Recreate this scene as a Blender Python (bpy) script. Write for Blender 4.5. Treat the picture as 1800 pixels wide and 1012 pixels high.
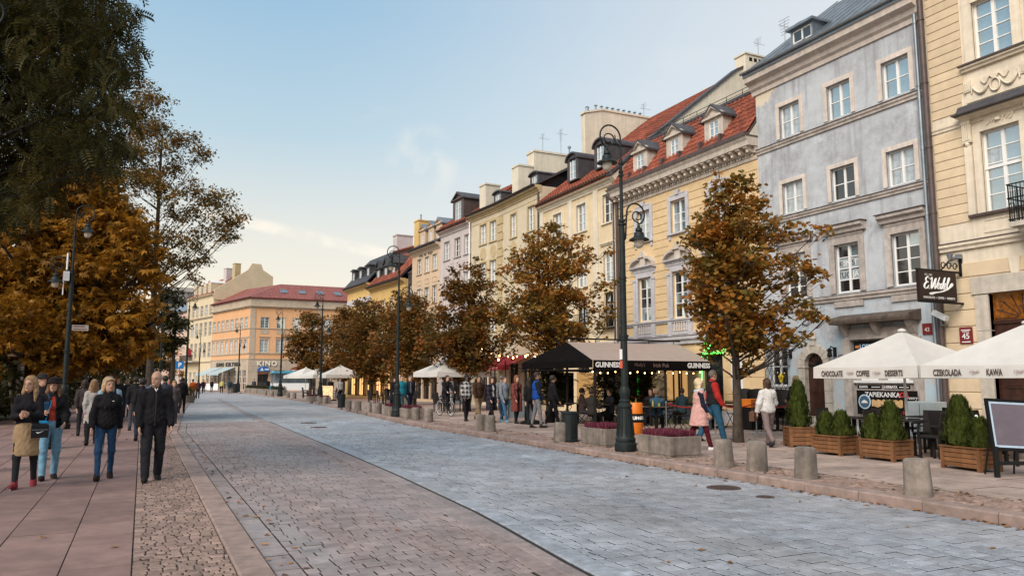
import bpy, bmesh, math, random
import numpy as np
from mathutils import Vector, Matrix, Euler
random.seed(7); np.random.seed(7)
PI=math.pi; R=math.radians
for o in list(bpy.data.objects): bpy.data.objects.remove(o)
SC=bpy.context.scene; COL=SC.collection
# ---------------------------------------------------------------- camera
F_PX=1350.0; CAM_H=1.7; YAW=R(25.55); PIT=R(6.843)
cd=bpy.data.cameras.new('camera'); cam=bpy.data.objects.new('camera',cd); COL.objects.link(cam)
cam.location=(0,0,CAM_H); cam.rotation_euler=(PI/2+PIT,0,-YAW)
cd.sensor_width=36; cd.lens=36*F_PX/1800; cd.clip_start=.1; cd.clip_end=4000
SC.camera=cam
# ---------------------------------------------------------------- sky and sun (low evening light from the left)
SUN_AZ=R(-122); SUN_EL=R(38)
W=bpy.data.worlds.new('World'); SC.world=W; W.use_nodes=True
nt=W.node_tree; nt.nodes.clear()
def N(t,k,**a):
    n=t.nodes.new(k)
    for q,v in a.items(): setattr(n,q,v)
    return n
wo=N(nt,'ShaderNodeOutputWorld'); bg=N(nt,'ShaderNodeBackground'); bg.inputs[1].default_value=0.15
sky=N(nt,'ShaderNodeTexSky',sky_type='NISHITA',sun_disc=False,sun_elevation=SUN_EL,sun_rotation=SUN_AZ,air_density=1.0,dust_density=2.2,ozone_density=1.6,altitude=100)
tc=N(nt,'ShaderNodeTexCoord')
# thin pale evening veil towards the horizon and a few wisps of cloud
sep=N(nt,'ShaderNodeSeparateXYZ'); nt.links.new(tc.outputs['Generated'],sep.inputs[0])
veil=N(nt,'ShaderNodeMix',data_type='RGBA'); veil.inputs[0].default_value=.85; nt.links.new(sky.outputs[0],veil.inputs[6])
vc=N(nt,'ShaderNodeValToRGB'); el=vc.color_ramp.elements
for i,(p,c) in enumerate([(0,(5.0,4.15,2.95)),(.08,(4.75,4.1,3.05)),(.17,(4.15,3.92,3.3)),(.30,(2.5,3.22,3.5)),(.44,(1.72,2.68,3.45)),(.8,(1.4,2.3,3.1))]):
    e=el[i] if i<2 else el.new(p)
    e.position=p; e.color=c+(1,)
nt.links.new(sep.outputs[2],vc.inputs[0])
# the evening haze is whiter towards the side the street opens to
hz=N(nt,'ShaderNodeMapRange',interpolation_type='SMOOTHSTEP'); nt.links.new(sep.outputs[0],hz.inputs[0]); hz.inputs[1].default_value=.12; hz.inputs[2].default_value=.82; hz.inputs[3].default_value=0; hz.inputs[4].default_value=.95
vh=N(nt,'ShaderNodeMix',data_type='RGBA'); nt.links.new(hz.outputs[0],vh.inputs[0]); nt.links.new(vc.outputs[0],vh.inputs[6]); vh.inputs[7].default_value=(4.0,4.0,3.9,1)
nt.links.new(vh.outputs[2],veil.inputs[7])
mp=N(nt,'ShaderNodeMapping'); mp.inputs['Scale'].default_value=(1.6,1.6,7.0); mp.inputs['Rotation'].default_value=(.25,.1,.6); nt.links.new(tc.outputs['Generated'],mp.inputs[0])
cn=N(nt,'ShaderNodeTexNoise'); cn.inputs['Scale'].default_value=2.3; cn.inputs['Detail'].default_value=7; cn.inputs['Roughness'].default_value=.58; nt.links.new(mp.outputs[0],cn.inputs[0])
cr=N(nt,'ShaderNodeMapRange'); cr.inputs[1].default_value=.56; cr.inputs[2].default_value=.82; cr.inputs[3].default_value=0; cr.inputs[4].default_value=.28; nt.links.new(cn.outputs[0],cr.inputs[0])
cm=N(nt,'ShaderNodeMix',data_type='RGBA'); nt.links.new(cr.outputs[0],cm.inputs[0]); nt.links.new(veil.outputs[2],cm.inputs[6]); cm.inputs[7].default_value=(4.4,4.2,3.9,1)
# an old contrail low over the roofs and one small puff of cloud, both faint
def sray(px,py):
    a=(px-900)/F_PX; b=(506-py)/F_PX; sy,cy,sp,cp=math.sin(YAW),math.cos(YAW),math.sin(PIT),math.cos(PIT)
    return Vector((sy*cp+cy*a-sy*sp*b,cy*cp-sy*a-cy*sp*b,sp+cp*b)).normalized()
def vdot(v):
    n=N(nt,'ShaderNodeVectorMath',operation='DOT_PRODUCT'); nt.links.new(tc.outputs['Generated'],n.inputs[0]); n.inputs[1].default_value=v; return n.outputs['Value']
def rmp(o,a,b,lo=0,hi=1):
    r=N(nt,'ShaderNodeMapRange',interpolation_type='SMOOTHSTEP'); nt.links.new(o,r.inputs[0]); r.inputs[1].default_value=a; r.inputs[2].default_value=b; r.inputs[3].default_value=lo; r.inputs[4].default_value=hi; return r.outputs[0]
def mth(op,a,b):
    n=N(nt,'ShaderNodeMath',operation=op); nt.links.new(a,n.inputs[0])
    if isinstance(b,float): n.inputs[1].default_value=b
    else: nt.links.new(b,n.inputs[1])
    return n.outputs[0]
wn=N(nt,'ShaderNodeTexNoise'); wn.inputs['Scale'].default_value=26; wn.inputs['Detail'].default_value=5; nt.links.new(tc.outputs['Generated'],wn.inputs[0])
c1=sray(440,392).cross(sray(700,452)).normalized(); ab=N(nt,'ShaderNodeMath',operation='ABSOLUTE'); nt.links.new(vdot(c1),ab.inputs[0])
m1=mth('MULTIPLY',mth('MULTIPLY',rmp(ab.outputs[0],.011,.002),rmp(vdot(sray(545,415)),.985,.996)),rmp(wn.outputs[0],.36,.62,.15,.75))
m2=mth('MULTIPLY',rmp(vdot(sray(745,285)),.9985,.9999),rmp(wn.outputs[0],.40,.72,0,.38))
cf=mth('MAXIMUM',m1,m2)
cm2=N(nt,'ShaderNodeMix',data_type='RGBA'); nt.links.new(cf,cm2.inputs[0]); nt.links.new(cm.outputs[2],cm2.inputs[6]); cm2.inputs[7].default_value=(4.9,4.5,3.9,1)
nt.links.new(cm2.outputs[2],bg.inputs[0]); nt.links.new(bg.outputs[0],wo.inputs[0])
sl=bpy.data.lights.new('sun','SUN'); sl.energy=2.9; sl.angle=R(42); sl.color=(1,.885,.77)
so=bpy.data.objects.new('sun',sl); COL.objects.link(so)
_d=Vector((math.sin(SUN_AZ)*math.cos(SUN_EL),math.cos(SUN_AZ)*math.cos(SUN_EL),math.sin(SUN_EL)))
so.rotation_euler=(-_d).to_track_quat('-Z','Y').to_euler(); so.location=(-40,-10,30)
SC.view_settings.view_transform='Standard'; SC.view_settings.look='None'; SC.view_settings.gamma=1; SC.view_settings.use_curve_mapping=False
SC.view_settings.exposure=0.55
# ---------------------------------------------------------------- pixel helpers (photograph 1800 x 1012)
_sy,_cy,_sp,_cp=math.sin(YAW),math.cos(YAW),math.sin(PIT),math.cos(PIT)
def ray(px,py):
    a=(px-900)/F_PX; b=(506-py)/F_PX
    return (_sy*_cp+_cy*a-_sy*_sp*b, _cy*_cp-_sy*a-_cy*_sp*b, _sp+_cp*b)
def at_z(px,py,z=0.0):
    d=ray(px,py); t=(z-CAM_H)/d[2]; return (d[0]*t,d[1]*t)
def at_x(px,py,X):
    d=ray(px,py); t=X/d[0]; return (d[1]*t, CAM_H+d[2]*t)
def at_y(px,py,Y):
    d=ray(px,py); t=Y/d[1]; return (d[0]*t, CAM_H+d[2]*t)
def at_depth(px,py,D):
    d=ray(px,py); return Vector((d[0]*D,d[1]*D,CAM_H+d[2]*D))
def depth_of(x,y,z=1.7): return x*_sy*_cp+y*_cy*_cp+(z-CAM_H)*_sp
# ---------------------------------------------------------------- mesh helpers
SPLIT={'posts':'post','legs':'leg','collars':'collar','glasses':'glass','arms':'arm','stickers':'sticker','tread_bars':'tread_bar','base_fluting':'flute','stems':'stem','stand':'stand_leg','spokes':'spoke','sill_bracket':'sill_bracket','counter_hatch':'hatch_panel','small_print':'print_line','pale_border':'border_strip','fanlight_bars':'fanlight_bar'}
class MB:
    def __init__(s): s.v=[]; s.f=[]; s.m=[]
    def add(s,vs,fs,mi=0):
        b=len(s.v); s.v+= [tuple(q) for q in vs]
        for f in fs: s.f.append([b+i for i in f]); s.m.append(mi)
        return s
    def box(s,x0,y0,z0,x1,y1,z1,mi=0):
        if x0>x1:x0,x1=x1,x0
        if y0>y1:y0,y1=y1,y0
        if z0>z1:z0,z1=z1,z0
        return s.add([(x0,y0,z0),(x1,y0,z0),(x1,y1,z0),(x0,y1,z0),(x0,y0,z1),(x1,y0,z1),(x1,y1,z1),(x0,y1,z1)],
          [(0,3,2,1),(4,5,6,7),(0,1,5,4),(1,2,6,5),(2,3,7,6),(3,0,4,7)],mi)
    def cbox(s,x0,y0,z0,x1,y1,z1,c=.01,mi=0,grit=False):          # box with chamfered upper edges
        v=[(x0,y0,z0),(x1,y0,z0),(x1,y1,z0),(x0,y1,z0),(x0,y0,z1-c),(x1,y0,z1-c),(x1,y1,z1-c),(x0,y1,z1-c),
           (x0+c,y0+c,z1),(x1-c,y0+c,z1),(x1-c,y1-c,z1),(x0+c,y1-c,z1)]
        s.add(v,[(0,3,2,1),(8,9,10,11)]+[(i,(i+1)%4,4+(i+1)%4,4+i) for i in range(4)]+[(4+i,4+(i+1)%4,8+(i+1)%4,8+i) for i in range(4)],mi)
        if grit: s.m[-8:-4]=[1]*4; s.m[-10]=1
        return s
    def prism(s,poly,a0,a1,plane='xz',mi=0):             # poly in plane, extruded along the third axis
        n=len(poly)
        def p(q,a): return (q[0],a,q[1]) if plane=='xz' else ((a,q[0],q[1]) if plane=='yz' else (q[0],q[1],a))
        vs=[p(q,a0) for q in poly]+[p(q,a1) for q in poly]
        fs=[tuple(range(n)),tuple(range(2*n-1,n-1,-1))]+[((i+1)%n,i,n+i,n+(i+1)%n) for i in range(n)]
        return s.add(vs,fs,mi)
    def tube(s,path,r,n=8,mi=0,cap=True,flat=1.0):
        path=[Vector(p) for p in path]; k=len(path)
        rs=r if isinstance(r,(list,tuple)) else [r]*k
        b=len(s.v); up=Vector((0,0,1)); prev=None
        for i,p in enumerate(path):
            t=(path[min(i+1,k-1)]-path[max(i-1,0)])
            if t.length<1e-9: t=Vector((0,0,1))
            t.normalize()
            if prev is None:
                a=t.cross(Vector((1,0,0))) if abs(t.x)<.9 else t.cross(Vector((0,1,0)))
            else:
                a=prev-t*prev.dot(t)
                if a.length<1e-6: a=t.orthogonal()
            a.normalize(); c=t.cross(a); prev=a
            for j in range(n):
                w=2*PI*j/n; s.v.append(tuple(p+(a*math.cos(w)+c*math.sin(w)*flat)*rs[i]))
        for i in range(k-1):
            for j in range(n):
                s.f.append([b+i*n+j,b+i*n+(j+1)%n,b+(i+1)*n+(j+1)%n,b+(i+1)*n+j]); s.m.append(mi)
        if cap:
            s.f.append([b+j for j in range(n-1,-1,-1)]); s.m.append(mi)
            s.f.append([b+(k-1)*n+j for j in range(n)]); s.m.append(mi)
        return s
    def lathe(s,prof,n=16,c=(0,0,0),mi=0,sq=None):
        b=len(s.v); k=len(prof)
        for r,z in prof:
            for j in range(n):
                w=2*PI*j/n; s.v.append((c[0]+r*math.cos(w),c[1]+r*math.sin(w),c[2]+z))
        for i in range(k-1):
            for j in range(n):
                s.f.append([b+i*n+j,b+i*n+(j+1)%n,b+(i+1)*n+(j+1)%n,b+(i+1)*n+j]); s.m.append(mi)
        s.f.append([b+j for j in range(n-1,-1,-1)]); s.m.append(mi)
        s.f.append([b+(k-1)*n+j for j in range(n)]); s.m.append(mi)
        return s
    def xf(s,M,start=0):
        for i in range(start,len(s.v)): s.v[i]=tuple(M@Vector(s.v[i]))
        return s
    def mesh(s,name,mats,smooth=None):
        me=bpy.data.meshes.new(name); me.from_pydata(s.v,[],s.f)
        for m in (mats if isinstance(mats,(list,tuple)) else [mats]): me.materials.append(m)
        if any(s.m): me.polygons.foreach_set('material_index',s.m)
        if smooth is not None:
            me.polygons.foreach_set('use_smooth',[True]*len(s.f)); me.set_sharp_from_angle(angle=R(smooth))
        me.update(); return me
    def pieces(s):
        p=list(range(len(s.v)))
        def fd(a):
            while p[a]!=a: p[a]=p[p[a]]; a=p[a]
            return a
        for f in s.f:
            r=fd(f[0])
            for i in f[1:]: p[fd(i)]=r
        out={}
        for f,m in zip(s.f,s.m):
            g,mp=out.setdefault(fd(f[0]),(MB(),{}))
            for i in f:
                if i not in mp: mp[i]=len(g.v); g.v.append(s.v[i])
            g.f.append([mp[i] for i in f]); g.m.append(m)
        return [g for g,_ in out.values()]
    def build(s,name,mats,parent=None,smooth=None,loc=(0,0,0),rz=0):
        if name in SPLIT:            # several like pieces made in one go: each becomes a part of its own
            for g in s.pieces(): o=link(SPLIT[name],g.mesh(SPLIT[name],mats,smooth),parent,loc,rz)
            return o
        return link(name,s.mesh(name,mats,smooth),parent,loc,rz)
def link(name,me,parent=None,loc=(0,0,0),rz=0,sc=None):
    o=bpy.data.objects.new(name,me); COL.objects.link(o); o.location=loc
    if rz: o.rotation_euler=(0,0,rz)
    if sc: o.scale=sc
    if parent: o.parent=parent
    return o
def tag(o,label,cat,group=None):
    o['label']=label; o['category']=cat
    if group: o['group']=group
    return o
def thing(name,label,cat,loc=(0,0,0),rz=0,group=None):
    o=bpy.data.objects.new(name,None); COL.objects.link(o); o.location=loc; o.rotation_euler=(0,0,rz); o.empty_display_size=.2
    return tag(o,label,cat,group)
def struct(o): o['kind']='structure'; return o
def stuff(o,label=None,cat=None):
    o['kind']='stuff'
    if label: o['label']=label
    if cat: o['category']=cat
    return o
def dup(root,loc,rz=0,label=None,group=None,sc=None):
    def cp(o,p):
        c=o.copy(); COL.objects.link(c)
        if p: c.parent=p
        for ch in o.children: cp(ch,c)
        return c
    r=cp(root,None); r.location=loc; r.rotation_euler=(0,0,rz)
    if label: r['label']=label
    if group: r['group']=group
    if sc: r.scale=sc
    return r
def np_mesh(name,V,faces_n,mats,mi=None,smooth=False):
    # V (k,n,3): k polygons of n vertices each
    k,n,_=V.shape; me=bpy.data.meshes.new(name)
    me.vertices.add(k*n); me.vertices.foreach_set('co',V.reshape(-1).astype(np.float32))
    me.loops.add(k*n); me.loops.foreach_set('vertex_index',np.arange(k*n,dtype=np.int32))
    me.polygons.add(k); me.polygons.foreach_set('loop_start',np.arange(0,k*n,n,dtype=np.int32)); me.polygons.foreach_set('loop_total',np.full(k,n,dtype=np.int32))
    for m in (mats if isinstance(mats,(list,tuple)) else [mats]): me.materials.append(m)
    if mi is not None: me.polygons.foreach_set('material_index',np.asarray(mi,dtype=np.int32))
    me.update(calc_edges=True); return me
# ---------------------------------------------------------------- materials
def mat(name,col,rough=.8,var=.18,scale=5.0,bump=0.0,bscale=60.0,spec=.35,metal=0.0,obj=0.0,island=0.0,col2=None,stain=0.0,streak=0.0,emit=None,es=1.0,sheen=0,transl=0,ior=None,coat=0,world=False,patch=None):
    m=bpy.data.materials.new(name); m.use_nodes=True; t=m.node_tree; p=t.nodes['Principled BSDF']; L=t.links.new
    p.inputs['Roughness'].default_value=rough; p.inputs['Metallic'].default_value=metal; p.inputs['Specular IOR Level'].default_value=spec
    if ior: p.inputs['IOR'].default_value=ior
    if coat: p.inputs['Coat Weight'].default_value=coat
    if sheen: p.inputs['Sheen Weight'].default_value=sheen
    c4=lambda c:(c[0],c[1],c[2],1)
    tcn=N(t,'ShaderNodeTexCoord'); out=None; CO=N(t,'ShaderNodeNewGeometry').outputs['Position'] if world else tcn.outputs['Object']
    if var or col2 or stain:
        no=N(t,'ShaderNodeTexNoise'); no.inputs['Scale'].default_value=scale; no.inputs['Detail'].default_value=5; no.inputs['Roughness'].default_value=.6; L(CO,no.inputs[0])
        mx=N(t,'ShaderNodeMix',data_type='RGBA'); rm=N(t,'ShaderNodeMapRange'); rm.inputs[1].default_value=.32; rm.inputs[2].default_value=.68; L(no.outputs[0],rm.inputs[0]); L(rm.outputs[0],mx.inputs[0])
        if col2: mx.inputs[6].default_value=c4(col); mx.inputs[7].default_value=c4(col2)
        else: mx.inputs[6].default_value=c4([v*(1-var) for v in col]); mx.inputs[7].default_value=c4([min(1,v*(1+var)) for v in col])
        out=mx.outputs[2]
    else:
        rg=N(t,'ShaderNodeRGB'); rg.outputs[0].default_value=c4(col); out=rg.outputs[0]
    def mul(fac_out,lo,hi,src):
        r_=N(t,'ShaderNodeMapRange'); r_.inputs[3].default_value=lo; r_.inputs[4].default_value=hi; L(fac_out,r_.inputs[0])
        q=N(t,'ShaderNodeVectorMath',operation='SCALE'); L(src,q.inputs[0]); L(r_.outputs[0],q.inputs['Scale']); return q.outputs[0]
    if patch:      # long worn tracks of another tint
        mp=N(t,'ShaderNodeMapping'); mp.inputs['Scale'].default_value=(patch[1],patch[1]*.12,1); L(CO,mp.inputs[0]); np0=N(t,'ShaderNodeTexNoise'); np0.inputs['Scale'].default_value=1; np0.inputs['Detail'].default_value=5; np0.inputs['Roughness'].default_value=.6; L(mp.outputs[0],np0.inputs[0])
        rp0=N(t,'ShaderNodeMapRange'); rp0.inputs[1].default_value=.40; rp0.inputs[2].default_value=.62; rp0.inputs[4].default_value=patch[2]; L(np0.outputs[0],rp0.inputs[0]); mq=N(t,'ShaderNodeMix',data_type='RGBA'); L(rp0.outputs[0],mq.inputs[0]); L(out,mq.inputs[6]); mq.inputs[7].default_value=c4(patch[0]); out=mq.outputs[2]
    if stain:
        n2=N(t,'ShaderNodeTexNoise'); n2.inputs['Scale'].default_value=scale*.18; n2.inputs['Detail'].default_value=8; n2.inputs['Roughness'].default_value=.7; L(CO,n2.inputs[0])
        r2=N(t,'ShaderNodeMapRange'); r2.inputs[1].default_value=.35; r2.inputs[2].default_value=.65; L(n2.outputs[0],r2.inputs[0]); out=mul(r2.outputs[0],1-stain,1+stain*.5,out)
    if streak:
        mp=N(t,'ShaderNodeMapping'); mp.inputs['Scale'].default_value=(7,7,.35); L(CO,mp.inputs[0])
        n3=N(t,'ShaderNodeTexNoise'); n3.inputs['Scale'].default_value=1.0; n3.inputs['Detail'].default_value=6; L(mp.outputs[0],n3.inputs[0])
        r3=N(t,'ShaderNodeMapRange'); r3.inputs[1].default_value=.4; r3.inputs[2].default_value=.7; L(n3.outputs[0],r3.inputs[0]); out=mul(r3.outputs[0],1.05,1-streak,out)
    if obj:
        oi=N(t,'ShaderNodeObjectInfo'); out=mul(oi.outputs['Random'],1-obj,1+obj,out)
    if island:
        ge=N(t,'ShaderNodeNewGeometry'); out=mul(ge.outputs['Random Per Island'],1-island,1+island,out)
    L(out,p.inputs['Base Color'])
    if bump:
        nb=N(t,'ShaderNodeTexNoise'); nb.inputs['Scale'].default_value=bscale; nb.inputs['Detail'].default_value=4; L(CO,nb.inputs[0])
        bp=N(t,'ShaderNodeBump'); bp.inputs['Strength'].default_value=bump; bp.inputs['Distance'].default_value=.02; L(nb.outputs[0],bp.inputs['Height']); L(bp.outputs[0],p.inputs['Normal'])
    if emit: p.inputs['Emission Color'].default_value=c4(emit); p.inputs['Emission Strength'].default_value=es
    if transl:
        tr=N(t,'ShaderNodeBsdfTranslucent'); L(out,tr.inputs[0]); ms=N(t,'ShaderNodeMixShader'); ms.inputs[0].default_value=transl
        L(p.outputs[0],ms.inputs[1]); L(tr.outputs[0],ms.inputs[2]); L(ms.outputs[0],t.nodes['Material Output'].inputs[0])
    return m
_SM={}
def flat(col,rough=.6,metal=0,spec=.4):
    k=tuple(round(c,3) for c in col)+(rough,metal)
    if k not in _SM: _SM[k]=mat('paint_%d'%len(_SM),col,rough,.08,9,spec=spec,metal=metal)
    return _SM[k]
M={}
M['iron']=mat('cast_iron',(.009,.010,.010),.6,.25,8,bump=.08,bscale=90,spec=.2)
M['zinc']=mat('zinc_sheet',(.25,.28,.31),.45,.2,3,spec=.5,metal=.6,stain=.2)
M['darkmetal']=mat('dark_sheet',(.06,.055,.06),.55,.25,4,spec=.4,stain=.2)
M['white']=mat('white_window_paint',(.72,.71,.69),.45,.05,6)
M['glass']=mat('window_glass',(.13,.20,.23),.03,.35,.7,spec=1.0,ior=2.7)  # pale cyan base colour paints in the look of reflected sky and curtains
M['curtain']=mat('net_curtain',(.62,.64,.64),.9,.12,3,streak=.25)
M['stone']=mat('pale_stone',(.47,.42,.36),.85,.12,5,bump=.15,stain=.15,streak=.15)
M['concrete']=mat('weathered_concrete',(.235,.195,.165),.92,.22,7,bump=.35,bscale=45,stain=.4,obj=.12,streak=.35,world=True)
M['bark']=mat('bark',(.055,.042,.032),.95,.4,6,bump=.8,bscale=22,streak=.3)
M['wood']=mat('stained_planter_wood',(.165,.072,.028),.6,.3,4,bump=.2,obj=.18,streak=.3)
M['black']=mat('black_satin',(.007,.006,.006),.6,.2,6,spec=.15)
# ================================================================ ground, road, pavements
M['asphalt']=mat('far_setts',(.33,.33,.34),.75,.25,3,bump=.2,bscale=30,stain=.25,world=True,patch=((.275,.262,.26),.6,.6))
M['sett_r']=mat('grey_sett',(.275,.297,.335),.52,.28,9,bump=.16,bscale=70,spec=.45,obj=.13,island=.0,stain=.3,world=True,patch=((.275,.262,.26),.6,.6))
M['sett_s']=mat('grey_sett_many',(.275,.297,.335),.52,.28,2.2,bump=.16,bscale=70,spec=.45,island=.13,stain=.3,world=True,patch=((.275,.262,.26),.6,.6))
M['sett_l']=mat('worn_sett',(.25,.19,.177),.6,.25,9,bump=.15,bscale=70,spec=.4,obj=.14,stain=.25,world=True,patch=((.25,.25,.258),.7,.5))
M['sett_ls']=mat('worn_sett_many',(.25,.19,.177),.6,.25,2.2,bump=.15,bscale=70,spec=.4,island=.14,stain=.25,world=True,patch=((.25,.25,.258),.7,.5))
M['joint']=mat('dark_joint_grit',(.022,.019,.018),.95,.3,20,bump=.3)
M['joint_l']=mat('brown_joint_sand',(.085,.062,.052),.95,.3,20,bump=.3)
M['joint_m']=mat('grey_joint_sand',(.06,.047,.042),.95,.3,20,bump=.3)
M['slab']=mat('pinkish_slab',(.212,.132,.115),.8,.15,4,bump=.18,bscale=120,obj=.13,stain=.2,world=True)
M['slab_s']=mat('pinkish_slab_many',(.212,.132,.115),.8,.15,2,bump=.18,bscale=120,island=.13,stain=.2,world=True)
M['cobble']=mat('cobble',(.235,.16,.13),.75,.25,14,bump=.15,bscale=80,obj=.28,world=True)
M['cobble_s']=mat('cobble_many',(.235,.16,.13),.75,.25,3,bump=.15,bscale=80,island=.28,world=True)
M['kerb']=mat('kerb_granite',(.285,.205,.175),.78,.2,6,bump=.3,bscale=90,obj=.1,stain=.25,world=True)
M['rslab']=mat('grey_pavement_slab',(.335,.25,.21),.85,.18,4,bump=.22,bscale=90,obj=.16,stain=.25,world=True)
M['rslab_s']=mat('grey_pavement_slab_many',(.335,.25,.21),.85,.18,2,bump=.22,bscale=90,island=.16,stain=.25,world=True)
M['grass']=mat('lawn',(.028,.038,.012),.95,.35,3,bump=.6,bscale=50)
M['soil']=mat('soil',(.05,.036,.025),.95,.3,10,bump=.6,bscale=30)
RK=[(-12,9.3),(28,9.3),(41,10.3),(60,11.6),(85,12.0),(100,12.0),(110,10.8),(118,9.2),(125,7.5),(140,4),(170,-3),(230,-18)]
LK=[(-12,1.15),(28,1.15),(45,2.1),(70,3.8),(97,5.2),(105,5.4),(115,4.6),(125,2.6),(140,-1),(170,-8),(230,-24)]
GT=[(-12,2.6),(6,3.64),(9.2,4.0),(13.7,4.26),(19.2,4.46),(28.7,4.72),(45.5,5.3),(83,6.9),(110,7.6),(130,4),(170,-5),(230,-20)]
def pl(P,y):
    for (a,b),(c,d) in zip(P,P[1:]):
        if y<=c: return b+(d-b)*(y-a)/(c-a)
    return P[-1][1]
PAVE_Z=.12
g=MB(); g.add([(-700,-300,-.09),(900,-300,-.09),(900,1500,-.09),(-700,1500,-.09)],[(0,1,2,3)])
struct(g.build('ground',M['soil']))
def ribbon(fl,fr,z,y0,y1,step=2.0):
    b=MB(); ys=np.arange(y0,y1+.01,step); n=len(ys)
    b.add([(fl(y),y,z) for y in ys]+[(fr(y),y,z) for y in ys],[(i,n+i,n+i+1,i+1) for i in range(n-1)]); return b
kl=lambda y:pl(LK,y); kr=lambda y:pl(RK,y); gt=lambda y:pl(GT,y)
YP=34.0                                     # single stones are built as far as this, the material takes over beyond
road=struct(ribbon(kl,kr,-.016,-10,228).build('road',M['joint']))
ribbon(kl,kr,-.004,YP-.3,228).build('far_road_surface',M['asphalt'],road)
rng=random.Random(3)
def stone_field(parent,name,many,rects,mat1,matn,near=300,h=.05,c=.005,jit=.004,z=0.0,tilt=.0,dirt=None):
    dirt=dirt or M['joint']
    # rects: (x0,x1,y0,y1). The near ones in view become objects of their own, the rest one joined part
    def key(r):
        cx,cy=(r[0]+r[1])/2,(r[2]+r[3])/2; d=depth_of(cx,cy); lat=cx*_cy-cy*_sy
        vis=d>5.0 and abs(lat/d)<.66 and (1.7-z)/d<.3735+.02
        return (0 if vis else 1, d)
    rects=sorted(rects,key=key); k=min(near,len(rects)); meshes={}
    for i,(x0,x1,y0,y1) in enumerate(rects[:k]):
        w,l=round((x1-x0),2),round((y1-y0),2)
        if (w,l) not in meshes:
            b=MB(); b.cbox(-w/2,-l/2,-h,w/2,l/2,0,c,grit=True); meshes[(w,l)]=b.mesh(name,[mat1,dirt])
        o=link(name,meshes[(w,l)],parent,((x0+x1)/2,(y0+y1)/2,z+rng.uniform(-jit,jit)))
        if tilt: o.rotation_euler=(rng.uniform(-tilt,tilt),rng.uniform(-tilt,tilt),rng.uniform(-tilt,tilt)*2)
    b=MB()
    for (x0,x1,y0,y1) in rects[k:]:
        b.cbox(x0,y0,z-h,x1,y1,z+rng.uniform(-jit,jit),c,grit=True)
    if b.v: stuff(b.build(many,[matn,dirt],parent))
right,left=[],[]
y=1.5
while y<YP:
    d=.168+rng.uniform(-.008,.008); x=kl(y)+.26; x-=rng.uniform(0,.1)
    x=kl(y)+.255
    first=True
    while x<kr(y)-.03:
        w=.20+rng.uniform(-.04,.05)
        if first: w*=rng.uniform(.4,1); first=False
        gx=gt(y+d/2); x1=min(x+w,kr(y)-.02)
        if x<gx-.42 and x1>gx-.42: x1=gx-.42
        if x>=gx-.425 and x<gx+.30: x=gx+.30; first=True; continue
        if x1-x>.05:
            e_=.007 if x<gx else .010; (left if x<gx else right).append((x+e_,x1-e_,y+.006,y+d-.006))
        x=x1
        if abs(x-(gx-.42))<.001: x=gx+.30; first=True
    y+=d
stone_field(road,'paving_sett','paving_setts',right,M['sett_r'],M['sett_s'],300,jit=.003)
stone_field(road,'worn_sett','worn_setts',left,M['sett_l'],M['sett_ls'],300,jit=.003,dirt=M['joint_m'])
# edge row of setts along the left kerb
er=[]; y=1.5
while y<YP:
    er.append((kl(y)+.004,kl(y)+.245,y+.006,y+.30)); y+=.31
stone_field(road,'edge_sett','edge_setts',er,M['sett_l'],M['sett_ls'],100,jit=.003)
# drain channel crossing the road lengthwise: stone strips with a dark slot between
ch=struct(ribbon(lambda y:gt(y)-.43,lambda y:gt(y)+.31,-.012,1,110,1).build('drain_channel',M['joint']))
def strip(a0,a1,l,name,m):
    y=1.5; k=0
    while y<75:
        y1=min(y+l,75); b=MB(); xa,xb=gt(y),gt(y1); g_=.008
        z0,z1=-.05,.004
        vs=[(xa+a0,y+g_,z0),(xa+a1,y+g_,z0),(xb+a1,y1-g_,z0),(xb+a0,y1-g_,z0)]; c=.008
        vs+=[(p[0],p[1],z1-c) for p in vs]+[(vs[0][0]+c,vs[0][1]+c,z1),(vs[1][0]-c,vs[1][1]+c,z1),(vs[2][0]-c,vs[2][1]-c,z1),(vs[3][0]+c,vs[3][1]-c,z1)]
        b.add(vs,[(8,9,10,11)]+[(i,(i+1)%4,4+(i+1)%4,4+i) for i in range(4)]+[(4+i,4+(i+1)%4,8+(i+1)%4,8+i) for i in range(4)])
        b.build(name,m,ch); y=y1
strip(-.415,-.215,1.0,'channel_stone',M['sett_l']); strip(-.205,-.035,1.0,'channel_stone',M['sett_l']); strip(.035,.295,1.0,'channel_stone',M['sett_r'])
# manhole covers
M['rust']=mat('rusty_iron',(.07,.045,.038),.7,.3,12,bump=.3)
for (px,py,r,t) in [(1272,857,.27,'round rusty manhole cover near the right kerb'),(1345,873,.13,'small iron valve cover beside the right kerb'),(543,743,.33,'far iron manhole cover in the grey setts'),(560,751,.3,'second far iron manhole cover, the nearer of the far ones')]:
    x,y=at_z(px,py); o=thing('manhole_cover',t,'manhole cover',(x,y,.004))
    b=MB(); b.lathe([(r,-.02),(r,.006),(r-.02,.010),(r-.03,.006),(.02,.006)],24); b.build('rim',M['rust'],o)
    b=MB()
    for a in range(-3,4):
        l=math.sqrt(max(0,(r-.05)**2-(a*r/4)**2)); b.box(-l,a*r/4-.012,.004,l,a*r/4+.012,.011)
    b.build('tread_bars',M['rust'],o)
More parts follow.
